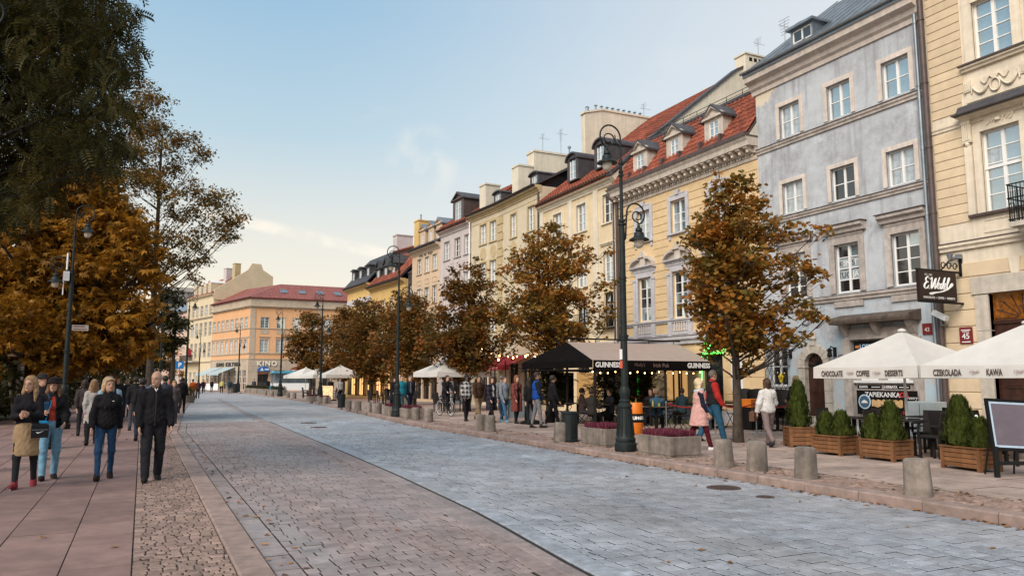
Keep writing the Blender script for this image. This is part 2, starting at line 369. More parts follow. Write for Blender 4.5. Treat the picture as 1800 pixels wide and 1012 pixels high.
# ---- left pavement: slabs, cobble strip, flush kerb stones
lp=struct(ribbon(lambda y:-16,lambda y:kl(y)-.0,-.006,-10,228).build('left_pavement',M['joint_l']))
ribbon(lambda y:-16,lambda y:kl(y)-.31,.002,YP+12,228).build('far_slab_surface',M['slab_s'],lp)
sl_=[]
xs=[0,-.58,-1.23]+[-1.23-.62*i for i in range(1,12)]
for i in range(len(xs)-1):
    y=2+rng.uniform(0,.6)
    while y<YP+12:
        l=rng.choice([.62,.75,.9,.9,1.05]); sl_.append((xs[i+1]+.004,xs[i]-.004,y+.004,y+l-.004)); y+=l
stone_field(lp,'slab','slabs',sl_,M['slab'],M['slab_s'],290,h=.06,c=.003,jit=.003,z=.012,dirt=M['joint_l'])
cb=[]
def curve_fill(y0,y1,xa,xb,s):
    out=[]; y=y0
    while y<y1:
        d=s*rng.uniform(.85,1.1); x=xa(y)
        while x<xb(y)-.03:
            w=min(s*rng.uniform(.75,1.5),xb(y)-x)
            if w>.03: out.append((x+.007,x+w-.005,y+.007+rng.uniform(-.01,.01),y+d-.005+rng.uniform(-.01,.01)))
            x+=w
        y+=d
    return out
cb=curve_fill(4.5,YP-4,lambda y:.0,lambda y:kl(y)-.303,.098)
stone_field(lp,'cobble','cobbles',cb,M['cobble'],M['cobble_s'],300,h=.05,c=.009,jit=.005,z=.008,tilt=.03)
ribbon(lambda y:.0,lambda y:kl(y)-.3,.004,YP-4,228).build('far_cobble_surface',M['cobble_s'],lp)
def kerb(name,fl,fr,z0,z1,y0,y1,l,m,label_part='kerb_stone',c=.015):
    k=struct(ribbon(lambda y:fl(y)+.02,lambda y:fr(y)-.02,z0,y0,y1).build(name,M['joint'])); y=y0
    while y<y1:
        ya,yb=y+.006,min(y+l,y1)-.006; b=MB(); dz=rng.uniform(-.006,.006)
        vs=[(fl(ya),ya,z0-.05),(fr(ya),ya,z0-.05),(fr(yb),yb,z0-.05),(fl(yb),yb,z0-.05)]
        vs+=[(p[0],p[1],z1-c+dz) for p in vs]+[(vs[0][0]+c,vs[0][1]+.006,z1+dz),(vs[1][0]-c,vs[1][1]+.006,z1+dz),(vs[2][0]-c,vs[2][1]-.006,z1+dz),(vs[3][0]+c,vs[3][1]-.006,z1+dz)]
        b.add(vs,[(8,9,10,11)]+[(i,(i+1)%4,4+(i+1)%4,4+i) for i in range(4)]+[(4+i,4+(i+1)%4,8+(i+1)%4,8+i) for i in range(4)])
        b.build('kerb_stone',m,k); y+=l*(1 if y<60 else 3)*rng.uniform(.9,1.1) if False else l
    return k
kerb('left_kerb',lambda y:kl(y)-.30,lambda y:kl(y)-.012,-.02,.026,2,130,1.0,M['kerb'])
kerb('right_kerb',lambda y:kr(y)-.0,lambda y:kr(y)+.28,.0,PAVE_Z+.012,1,130,1.0,M['kerb'],c=.022)
# ---- right pavement: setts beside the kerb, then slabs up to the houses
rp=struct(ribbon(lambda y:kr(y)+.27,lambda y:34,PAVE_Z-.018,-10,228).build('right_pavement',M['joint_l']))
ribbon(lambda y:kr(y)+.27,lambda y:34,PAVE_Z-.004,YP-2,228).build('far_pavement_surface',M['rslab_s'],rp)
ss=curve_fill(3,YP-2,lambda y:kr(y)+.29,lambda y:kr(y)+1.25,.125)
stone_field(rp,'small_sett','small_setts',ss,M['cobble'],M['cobble_s'],300,h=.05,c=.018,jit=.006,z=PAVE_Z,tilt=.04)
rs=[]; y=2.0
while y<YP-2:
    d=.5; x=10.56-rng.uniform(0,.5); f=True
    while x<21:
        w=.75; x0=max(x,10.56)
        if x+w-x0>.06: rs.append((x0+.005,x+w-.005,y+.005,y+d-.005))
        x+=w
    y+=d
stone_field(rp,'pavement_slab','pavement_slabs',rs,M['rslab'],M['rslab_s'],300,h=.06,c=.004,jit=.005,z=PAVE_Z,tilt=.004,dirt=M['joint_l'])
# lawn of the square on the left
struct(ribbon(lambda y:-200,lambda y:-5.2-max(0,(y-60))*.02,.03,24,180).build('lawn',M['grass']))
# fallen leaves, grit
M['litter']=mat('fallen_leaf',(.23,.10,.03),.8,.5,30,island=.6)
def litter(n,f,s=(.025,.06)):
    P=np.zeros((n,4,3))
    for i in range(n):
        x,y,z=f(); r=rng.uniform(*s); a=rng.uniform(0,6.28); ca,sa=math.cos(a)*r,math.sin(a)*r; q=rng.uniform(.005,.03)
        P[i]=[(x-ca,y-sa,z+.003),(x+sa*.55,y-ca*.55,z+q),(x+ca,y+sa,z+.005),(x-sa*.55,y+ca*.55,z+q*.6)]
    return P
def lf():
    k=rng.random(); y=3+40*rng.random()**1.5
    if k<.40: return (kr(y)-abs(rng.gauss(0,.09))-.03,y,.004)
    if k<.72: return (kr(y)+rng.uniform(.3,1.6),y,PAVE_Z+.006)
    if k<.80: return (rng.uniform(-6,1.2),y,.02)
    if k<.9: return (kl(y)+abs(rng.gauss(0,.2)),y,.004)
    if k<.95: return (rng.uniform(1.2,9.2),y,.004)
    return (13.9+rng.gauss(0,.9),15.6+rng.gauss(0,1.0),PAVE_Z+.006)
stuff(link('leaf_litter',np_mesh('leaf_litter',litter(1100,lf),4,M['litter'])),'dry brown fallen leaves scattered along the kerbs','leaves')
# ================================================================ building kit (local frame: x to the right seen from the street, y into the house, z up)
def quad(b,p0,p1,p2,p3,mi=0): b.add([p0,p1,p2,p3],[(0,1,2,3)],mi)
M['glass_c']=mat('glass_over_curtain',(.34,.38,.40),.05,.35,2.5,spec=1.0,ior=1.9,streak=.35)
M['glass_d']=mat('glass_dark_room',(.012,.014,.016),.04,.4,1.5,spec=.9,ior=1.7)
M['glass_w']=mat('glass_warm_room',(.20,.10,.04),.08,.5,2.5,spec=.8,emit=(1,.55,.2),es=.35)
_b=MB(); _b.box(-.5,-.006,-.5,.5,.006,.5)
PANES={k:_b.mesh('pane',M[k]) for k in ('glass','glass_c','glass_d','glass_w')}
brng=random.Random(11)
def wall(parent,L,z0,z1,ops,m,reveal=.17,name='wall',x0=0.0,depth=9.0,sides=(1,1),y=0.0):
    b=MB(); xs=sorted({x0,x0+L}|{round(v,4) for o in ops for v in o[:2]}); zs=sorted({z0,z1}|{round(v,4) for o in ops for v in o[2:4]})
    for i in range(len(xs)-1):
        for j in range(len(zs)-1):
            cx,cz=(xs[i]+xs[i+1])/2,(zs[j]+zs[j+1])/2
            if any(o[0]<cx<o[1] and o[2]<cz<o[3] for o in ops): continue
            quad(b,(xs[i],y,zs[j]),(xs[i+1],y,zs[j]),(xs[i+1],y,zs[j+1]),(xs[i],y,zs[j+1]))
    for (a,c,d,e) in [o[:4] for o in ops]:
        r=y+reveal
        quad(b,(a,y,d),(a,y,e),(a,r,e),(a,r,d)); quad(b,(c,y,e),(c,y,d),(c,r,d),(c,r,e)); quad(b,(a,y,e),(c,y,e),(c,r,e),(a,r,e)); quad(b,(a,y,d),(a,r,d),(c,r,d),(c,y,d))
        quad(b,(a-.1,r+.06,d-.1),(c+.1,r+.06,d-.1),(c+.1,r+.06,e+.1),(a-.1,r+.06,e+.1))
    for k,x in ((0,x0),(1,x0+L)):
        if sides[k]: quad(b,(x,y+depth,z0),(x,y,z0),(x,y,z1),(x,y+depth,z1)) if k==0 else quad(b,(x,y,z0),(x,y+depth,z0),(x,y+depth,z1),(x,y,z1))
    quad(b,(x0+L,y+depth,z0),(x0,y+depth,z0),(x0,y+depth,z1),(x0+L,y+depth,z1))
    return b.build(name,m,parent)
def window(parent,x0,x1,z0,z1,cols=2,rows=3,y=.11,fr=.055,mul=.075,g='glass',m=None,per='cell',name='window',arch=False,mix=None):
    m=m or M['white']; b=MB(); t=.05
    b.box(x0,y,z0,x0+fr,y+t,z1); b.box(x1-fr,y,z0,x1,y+t,z1); b.box(x0+fr,y,z0,x1-fr,y+t,z0+fr); b.box(x0+fr,y,z1-fr,x1-fr,y+t,z1)
    X=[x0+fr]; cw=(x1-x0-2*fr-mul*(cols-1))/cols; cells=[]
    for i in range(cols):
        a=x0+fr+i*(cw+mul)
        if i<cols-1: b.box(a+cw,y-.012,z0+fr,a+cw+mul,y+t,z1-fr)
        rr=rows if isinstance(rows,(list,tuple)) else [1.0/rows]*rows
        z=z0+fr; H=z1-z0-2*fr
        for j,h in enumerate(rr):
            h=h*H; q=.014
            if j<len(rr)-1: b.box(a,y+.004,z+h-q,a+cw,y+t-.004,z+h+q)
            cells.append((a+cw/2,z+h/2,cw+.01,h+.01)); z+=h
    w=b.build(name,m,parent); hv=brng.random()
    for (cx,cz,cw_,h_) in cells:
        gg=g if not mix else (mix[0] if brng.random()<mix[1] else g)
        o=link('pane',PANES[gg],w,(cx,y+.032,cz),sc=(cw_,1,h_)); o.rotation_euler=(brng.uniform(-.006,.006),0,brng.uniform(-.008,.008))
    return w
def surround(win,x0,x1,z0,z1,w=.12,p=.03,m=None,sill=True,sp=.09,top=None,ear=0,name='surround'):
    m=m or M['stone']; b=MB(); t=top or w
    b.box(x0-w,-p,z0,x0,.02,z1); b.box(x1,-p,z0,x1+w,.02,z1); b.box(x0-w-ear,-p-.004,z1,x1+w+ear,.02,z1+t)
    b.build(name,m,win)
    if sill:
        b=MB(); b.box(x0-w-.03,-sp,z0-.07,x1+w+.03,.1,z0); b.build('sill',m,win)
def profile(parent,name,x0,x1,prof,m,mi=0,ends=True):
    # moulding: prof = [(y,z)...] polyline running along x, closed back to the wall
    b=MB(); b.prism([(p[0],p[1]) for p in prof],x0,x1,'yz'); return b.build(name,m,parent)
def band(parent,name,x0,x1,z0,z1,p,m,cap=0):
    pr=[(.02,z0),(-p*.55,z0),(-p*.6,z0+(z1-z0)*.35),(-p,z0+(z1-z0)*.6),(-p,z1),(.02,z1+cap)]
    return profile(parent,name,x0,x1,pr,m)
def cornice(parent,x0,x1,z0,z1,p,m,name='cornice'):
    h=z1-z0; pr=[(.05,z0),(-.06,z0),(-.08,z0+h*.2),(-p*.35,z0+h*.3),(-p*.45,z0+h*.5),(-p*.85,z0+h*.62),(-p*.9,z0+h*.85),(-p,z1),(.05,z1)]
    return profile(parent,name,x0,x1,pr,m)
def courses(parent,zs,x0,x1,blocks,m,p=.025,gap=.022,name='course'):
    # raised plaster courses with recessed joints; blocks = (xa,xb,za,zb) to leave free
    for za,zb in zip(zs,zs[1:]):
        cut=sorted((max(x0,a-.0),min(x1,c)) for a,c,d,e in blocks if d<zb-.03 and e>za+.03)
        x=x0; seg=[]
        for a,c in cut:
            if a>x+.05: seg.append((x,a))
            x=max(x,c)
        if x1>x+.05: seg.append((x,x1))
        for a,c in seg:
            b=MB(); q=.012; z_0,z_1=za+gap/2,zb-gap/2; o=.012
            vs=[(a,0.02,z_0),(c,.02,z_0),(c,.02,z_1),(a,.02,z_1),(a,-p+o,z_0),(c,-p+o,z_0),(c,-p+o,z_1),(a,-p+o,z_1),(a+o*0,-p,z_0+o),(c-o*0,-p,z_0+o),(c-o*0,-p,z_1-o),(a+o*0,-p,z_1-o)]
            b.add(vs,[(8,9,10,11),(0,1,5,4),(1,2,6,5),(2,3,7,6),(3,0,4,7),(4,5,9,8),(5,6,10,9),(6,7,11,10),(7,4,8,11)]); b.build(name,m,parent)
def tiles(parent,x0,x1,y0,z0,y1,z1,m,tw=.26,tl=.34,name='roof_tiles'):
    L=math.hypot(y1-y0,z1-z0); rows=max(1,int(L/tl)); cols=max(1,int(round((x1-x0)/tw))); S=4
    ny,nz=-(z1-z0)/L,(y1-y0)/L; n=cols*S+1; b=MB()
    wv=[.035*max(-.3,math.sin(2*PI*(i%S)/S+.8)) for i in range(n)]
    for r in range(rows):
        for e,l in ((0,.032),(1,0.004)):
            t=(r+e)/rows
            for i in range(n):
                q=wv[i]+l+brng.uniform(-.004,.004); b.v.append((x0+(x1-x0)*i/(n-1),y0+(y1-y0)*t+ny*q,z0+(z1-z0)*t+nz*q))
    for r in range(rows):
        o=r*2*n
        for i in range(n-1):
            b.f.append([o+i,o+i+1,o+n+i+1,o+n+i]); b.m.append(0)
            if r<rows-1: b.f.append([o+n+i,o+n+i+1,o+2*n+i+1,o+2*n+i]); b.m.append(0)
            else: pass
    for i in range(n-1):   # lower lip
        pass
    return stuff(b.build(name,m,parent))
def roof_slab(parent,x0,x1,y0,z0,y1,z1,m,t=.12,name='roof',y2=None,z2=None):
    pr=[(y0,z0-t),(y0,z0),(y1,z1)]
    if y2 is not None: pr+=[(y2,z2),(y2,z2-t*1.5)]
    pr+=[(y1,z1-t*1.5)]
    b=MB(); b.prism(pr,x0,x1,'yz'); return b.build(name,m,parent)
def seams(parent,x0,x1,y0,z0,y1,z1,m,step=.55,name='standing_seam'):
    b=MB(); L=math.hypot(y1-y0,z1-z0); ny,nz=-(z1-z0)/L,(y1-y0)/L; x=x0+.1
    me=None
    while x<x1:
        b=MB(); h=.035; b.add([(x-.012,y0,z0),(x+.012,y0,z0),(x+.012,y1,z1),(x-.012,y1,z1),(x-.012,y0+ny*h,z0+nz*h),(x+.012,y0+ny*h,z0+nz*h),(x+.012,y1+ny*h,z1+nz*h),(x-.012,y1+ny*h,z1+nz*h)],[(4,5,6,7),(0,1,5,4),(1,2,6,5),(3,7,6,2),(0,4,7,3)])
        b.build(name,m,parent); x+=step
def gutter(parent,x0,x1,y,z,m,r=.07):
    b=MB(); b.prism([(y-r,z),(y-r*.8,z-r*.7),(y,z-r),(y+r*.8,z-r*.7),(y+r,z),(y+r*.8,z-.01),(y,z-r*.8),(y-r*.8,z-.01)],x0,x1,'yz'); return b.build('gutter',m,parent)
def downpipe(parent,x,z0,z1,m,r=.05,y=-.1,top=None):
    b=MB(); p=[(x,y,z0),(x,y,z1)]
    if top: p+=[(x,y-.05,z1+.12),(x+top[0],top[1],top[2]-.25),(x+top[0],top[1],top[2])]
    b.tube(p,r,10); z=z0+.5
    while z<z1:
        b.tube([(x,y,z),(x,y,z+.05)],r*1.22,10); z+=1.9
    return b.build('downpipe',m,parent,smooth=40)
def dormer(parent,x,yf,z0,w,h,ridge_y,kind='gable',mw=None,mr=None,ww=.5,wh=.9,g='glass',rh=.42,wz=.12,cols=2,rows=3):
    mw=mw or M['stone']; mr=mr or M['darkmetal']; b=MB()
    a,c=x-w/2,x+w/2; wx0,wx1,wz0,wz1=x-ww/2,x+ww/2,z0+wz,z0+wz+wh
    for q in ((a,wx0,z0,z0+h),(wx1,c,z0,z0+h),(wx0,wx1,z0,wz0),(wx0,wx1,wz1,z0+h)): b.box(q[0],yf,q[2],q[1],yf+.12,q[3])
    b.box(a,yf+.12,z0,a+.08,ridge_y,z0+h); b.box(c-.08,yf+.12,z0,c,ridge_y,z0+h); b.box(wx0,yf+.1,wz0,wx1,yf+.13,wz1)
    if kind=='gable':
        b.prism([(a-.02,z0+h),(c+.02,z0+h),(x,z0+h+rh)],yf,yf+.14)
        b.prism([(a-.1,z0+h-.02),(c+.1,z0+h-.02),(c+.1,z0+h+.07),(a-.1,z0+h+.07)],yf-.12,yf)
    d=b.build('dormer',mw,parent)
    if kind=='gable':
        r=MB()
        for s in (-1,1):
            e=x+s*(w/2+.14); q=.09
            r.add([(x,yf-.14,z0+h+rh+.08),(e,yf-.14,z0+h+.02),(e,ridge_y,z0+h+.02),(x,ridge_y,z0+h+rh+.08),(x,yf-.14,z0+h+rh+.08-q),(e,yf-.14,z0+h+.02-q),(e,ridge_y,z0+h+.02-q),(x,ridge_y,z0+h+rh+.08-q)],
              [(0,1,2,3),(4,7,6,5),(0,4,5,1),(1,5,6,2)])
        r.build('dormer_roof',mr,d)
        f=MB()
        for s in (-1,1):
            e=x+s*(w/2+.1); f.add([(x,yf-.12,z0+h+rh+.02),(x,yf-.12,z0+h+rh-.09),(e-s*.12,yf-.12,z0+h+.07),(e,yf-.12,z0+h+.07)]+[(x,yf+.01,z0+h+rh+.02),(x,yf+.01,z0+h+rh-.09),(e-s*.12,yf+.01,z0+h+.07),(e,yf+.01,z0+h+.07)],[(0,1,2,3),(3,2,6,7),(1,5,6,2),(0,3,7,4)])
        f.build('pediment_moulding',mw,d)
    elif kind=='arch':
        r=MB(); n=10; P=[(x+(w/2+.08)*math.cos(PI-PI*i/n),z0+h+rh*math.sin(PI*i/n)) for i in range(n+1)]
        Q=[(x+(w/2+.02)*math.cos(PI-PI*i/n),z0+h-.06+(rh-.03)*math.sin(PI*i/n)) for i in range(n+1)]
        r.prism(P+Q[::-1],yf-.12,ridge_y); r.build('dormer_roof',mr,d)
        r=MB(); r.prism([(x+(w/2)*math.cos(PI-PI*i/n),z0+h-.02+(rh-.05)*math.sin(PI*i/n)) for i in range(n+1)],yf,yf+.1); r.build('tympanum',mw,d)
    else:
        r=MB(); r.box(a-.12,yf-.15,z0+h,c+.12,ridge_y,z0+h+.09); r.prism([(a-.12,z0+h+.09),(c+.12,z0+h+.09),(x,z0+h+.09+rh)],yf-.1,ridge_y); r.build('dormer_roof',mr,d)
    b=MB(); fr=.05
    y=yf+.03
    b.box(wx0,y,wz0,wx0+fr,y+.05,wz1); b.box(wx1-fr,y,wz0,wx1,y+.05,wz1); b.box(wx0+fr,y,wz0,wx1-fr,y+.05,wz0+fr); b.box(wx0+fr,y,wz1-fr,wx1-fr,y+.05,wz1)
    b.box(x-.025,y-.01,wz0+fr,x+.025,y+.05,wz1-fr)
    for k in range(1,rows): zz=wz0+(wz1-wz0)*k/rows; b.box(wx0+fr,y+.004,zz-.012,wx1-fr,y+.046,zz+.012)
    b.build('window_frame',M['white'],d)
    for s in (-1,1): link('pane',PANES[g],d,(x+s*(ww/4),y+.03,(wz0+wz1)/2),sc=(ww/2-.05,1,wh-.09))
    return d
def chimney(parent,x0,x1,y0,y1,z0,z1,m,pots=0,cap=.08,name='chimney',axis='x'):
    b=MB(); b.box(x0,y0,z0,x1,y1,z1); b.box(x0-.06,y0-.06,z1,x1+.06,y1+.06,z1+cap)
    c=b.build(name,m,parent)
    for i in range(pots):
        t=(i+.5)/pots; px_=x0+(x1-x0)*t if axis=='x' else (x0+x1)/2; py_=(y0+y1)/2 if axis=='x' else y0+(y1-y0)*t
        q=MB(); q.lathe([(.06,0),(.06,.22),(.10,.24),(.10,.27),(.02,.33)],10,(px_,py_,z1+cap)); q.build('flue_pipe',M['zinc'],c,smooth=40)
    return c
TMP=bpy.data.scenes.new('text_workspace')
def text(parent,s,size,m,loc,rx=PI/2,rz=0,ext=.004,bold=0.0,shear=0.0,sx=1.0,name='lettering',align='CENTER',space=1.0,ry=0):
    cu=bpy.data.curves.new(name,'FONT'); cu.body=s; cu.size=size; cu.extrude=ext; cu.offset=bold; cu.shear=shear; cu.align_x=align; cu.align_y='CENTER'; cu.space_character=space; cu.resolution_u=3
    t=bpy.data.objects.new(name,cu); TMP.collection.objects.link(t); TMP.view_layers[0].update(); dg=TMP.view_layers[0].depsgraph
    me=bpy.data.meshes.new_from_object(t.evaluated_get(dg)); bpy.data.objects.remove(t); bpy.data.curves.remove(cu)
    me.materials.clear(); me.materials.append(m)
    o=link(name,me,parent,loc); o.rotation_euler=(rx,ry,rz); o.scale=(sx,1,1); return o
def house(name,label,P,ang,cat='building'):
    return thing(name,label,cat,(P[0],P[1],0),-PI/2-ang)
def wire_antenna(parent,x,y,z,h=1.6,k=5):
    b=MB(); b.tube([(x,y,z),(x,y,z+h)],.018,6)
    for i in range(k): zz=z+h-.12*i; b.tube([(x-.28+.02*i,y,zz),(x+.28-.02*i,y,zz)],.009,4)
    b.tube([(x,y-.3,z+h-.3),(x,y+.5,z+h-.3)],.01,4); b.build('aerial',M['zinc'],parent)
# ================================================================ the row of houses on the right
FX=20.0
M['w45']=mat('cream_course_plaster',(.60,.475,.32),.85,.08,3,bump=.1,obj=.05,stain=.08)
M['t45']=mat('pale_cream_trim',(.66,.575,.455),.8,.08,4,bump=.08,stain=.1,streak=.1)
M['roofred']=mat('red_clay_tile',(.225,.058,.03),.8,.45,2.5,bump=.25,stain=.35,island=.0)
M['copper']=mat('brown_sheet_metal',(.075,.05,.045),.5,.25,5,stain=.2,spec=.5)
# weathered grey plaster of the second house
def weathered():
    m=bpy.data.materials.new('weathered_grey_plaster'); m.use_nodes=True; t=m.node_tree; p=t.nodes['Principled BSDF']; L=t.links.new
    p.inputs['Roughness'].default_value=.9; p.inputs['Specular IOR Level'].default_value=.2
    tcn=N(t,'ShaderNodeTexCoord')
    def noise(sc,det=8,ro=.62,mp=None):
        n=N(t,'ShaderNodeTexNoise'); n.inputs['Scale'].default_value=sc; n.inputs['Detail'].default_value=det; n.inputs['Roughness'].default_value=ro
        if mp: q=N(t,'ShaderNodeMapping'); q.inputs['Scale'].default_value=mp; L(tcn.outputs['Object'],q.inputs[0]); L(q.outputs[0],n.inputs[0])
        else: L(tcn.outputs['Object'],n.inputs[0])
        return n.outputs[0]
    def ramp(src,a,b):
        r=N(t,'ShaderNodeMapRange'); r.inputs[1].default_value=a; r.inputs[2].default_value=b; L(src,r.inputs[0]); return r.outputs[0]
    def mix(f,a,b):
        x=N(t,'ShaderNodeMix',data_type='RGBA'); L(f,x.inputs[0])
        for s,i in ((a,6),(b,7)):
            if isinstance(s,tuple): x.inputs[i].default_value=s+(1,)
            else: L(s,x.inputs[i])
        return x.outputs[2]
    c=mix(ramp(noise(.5),.40,.60),(.295,.30,.315),(.42,.445,.468))
    c=mix(ramp(noise(2.6,9,.7),.40,.75),c,(.49,.52,.555))
    c=mix(ramp(noise(1.0,8,.6,(3.2,3.2,.28)),.52,.72),c,(.25,.245,.265))
    c=mix(ramp(noise(.9,9,.75),.56,.68),c,(.49,.52,.54))
    sep=N(t,'ShaderNodeSeparateXYZ'); L(tcn.outputs['Object'],sep.inputs[0])
    # repaired lower zone: mottled, with peeled pale patches
    mz=N(t,'ShaderNodeMapRange'); mz.inputs[1].default_value=4.6; mz.inputs[2].default_value=3.2; L(sep.outputs[2],mz.inputs[0])
    mm=N(t,'ShaderNodeMath',operation='MULTIPLY'); L(mz.outputs[0],mm.inputs[0]); L(ramp(noise(1.3,9,.7),.45,.6),mm.inputs[1])
    c=mix(mm.outputs[0],c,(.36,.46,.52))
    mp2=N(t,'ShaderNodeMapRange'); mp2.inputs[1].default_value=2.2; mp2.inputs[2].default_value=1.2; L(sep.outputs[2],mp2.inputs[0])
    m3=N(t,'ShaderNodeMath',operation='MULTIPLY'); L(mp2.outputs[0],m3.inputs[0]); L(ramp(noise(1.9,9,.72),.53,.57),m3.inputs[1])
    c=mix(m3.outputs[0],c,(.50,.40,.33))
    # bare cream undercoat at the upper far corner
    dx=N(t,'ShaderNodeMapRange'); dx.inputs[1].default_value=1.6; dx.inputs[2].default_value=.2; L(sep.outputs[0],dx.inputs[0])
    dz=N(t,'ShaderNodeMapRange'); dz.inputs[1].default_value=11.1; dz.inputs[2].default_value=12.2; L(sep.outputs[2],dz.inputs[0])
    m4=N(t,'ShaderNodeMath',operation='MULTIPLY'); L(dx.outputs[0],m4.inputs[0]); L(dz.outputs[0],m4.inputs[1])
    m5=N(t,'ShaderNodeMath',operation='ADD'); L(m4.outputs[0],m5.inputs[0]); L(ramp(noise(2.2),.3,1.5),m5.inputs[1])
    c=mix(ramp(m5.outputs[0],.62,.66),c,(.60,.52,.40))
    # cracks
    n=noise(3.5,3,.5); ab=N(t,'ShaderNodeMath',operation='SUBTRACT'); L(n,ab.inputs[0]); ab.inputs[1].default_value=.5; a2=N(t,'ShaderNodeMath',operation='ABSOLUTE'); L(ab.outputs[0],a2.inputs[0])
    L(c,p.inputs['Base Color'])
    b=N(t,'ShaderNodeBump'); b.inputs['Strength'].default_value=.25; b.inputs['Distance'].default_value=.03; L(noise(14,6,.7),b.inputs['Height']); L(b.outputs[0],p.inputs['Normal'])
    return m
M['grey']=weathered()
M['grime_stone']=mat('grimy_stone_frame',(.42,.37,.335),.88,.16,6,bump=.2,stain=.25,streak=.2)
M['pale_frame']=mat('pale_plaster_frame',(.58,.51,.455),.85,.1,5,bump=.1,stain=.15,streak=.12)
M['darkdoor']=mat('dark_varnished_door',(.045,.018,.012),.35,.35,5,streak=.3,spec=.5)
# ---------------------------------------------------------------- house 1: cream, coursed, nearest (number 45)
Y1=14.08; h1=house('cream_house','cream plaster house with raised courses and moulded windows at the right edge',(FX,Y1),0); L1=9.2
ux=lambda y:Y1-y
ops=[]; cw=[(ux(12.62),ux(11.59)),(ux(9.4),ux(8.37)),(ux(6.2),ux(5.2))]
for a,c in cw: ops+= [(a,c,6.11,8.32),(a,c,10.33,11.95)]
ops+=[(ux(12.72),ux(11.2),.12,3.97),(ux(9.9),ux(8.0),.9,3.3),(ux(6.6),ux(5.0),.9,3.3)]
wall(h1,L1,0,14,ops,M['t45'],reveal=.2)
blk=[]
for a,c in cw: blk+=[(a-.45,c+.45,5.3,9.45),(a-.36,c+.36,9.6,12.4)]
courses(h1,[5.95+.262*i for i in range(11)],.12,L1-.1,blk,M['w45'])
courses(h1,[9.02+.258*i for i in range(16)],.12,L1-.1,blk,M['w45'])
courses(h1,[.5+.44*i for i in range(10)]+[4.86],.1,L1-.1,[(ux(13.08),ux(10.85),0,4.45),(ux(10.2),ux(7.7),.5,3.7),(ux(6.9),ux(4.8),.5,3.7)],M['w45'],p=.035)
band(h1,'string_course',0,L1,5.22,5.42,.14,M['t45']); band(h1,'storey_band',0,L1,8.62,8.78,.07,M['t45'])
b=MB(); b.box(0,-.16,5.42,L1,.0,5.445); b.build('flashing',M['copper'],h1)
cornice(h1,0,L1,13.2,14,.6,M['t45'])
roof_slab(h1,0,L1,-.6,14,4.4,17.6,M['roofred'],y2=9.2,z2=14)
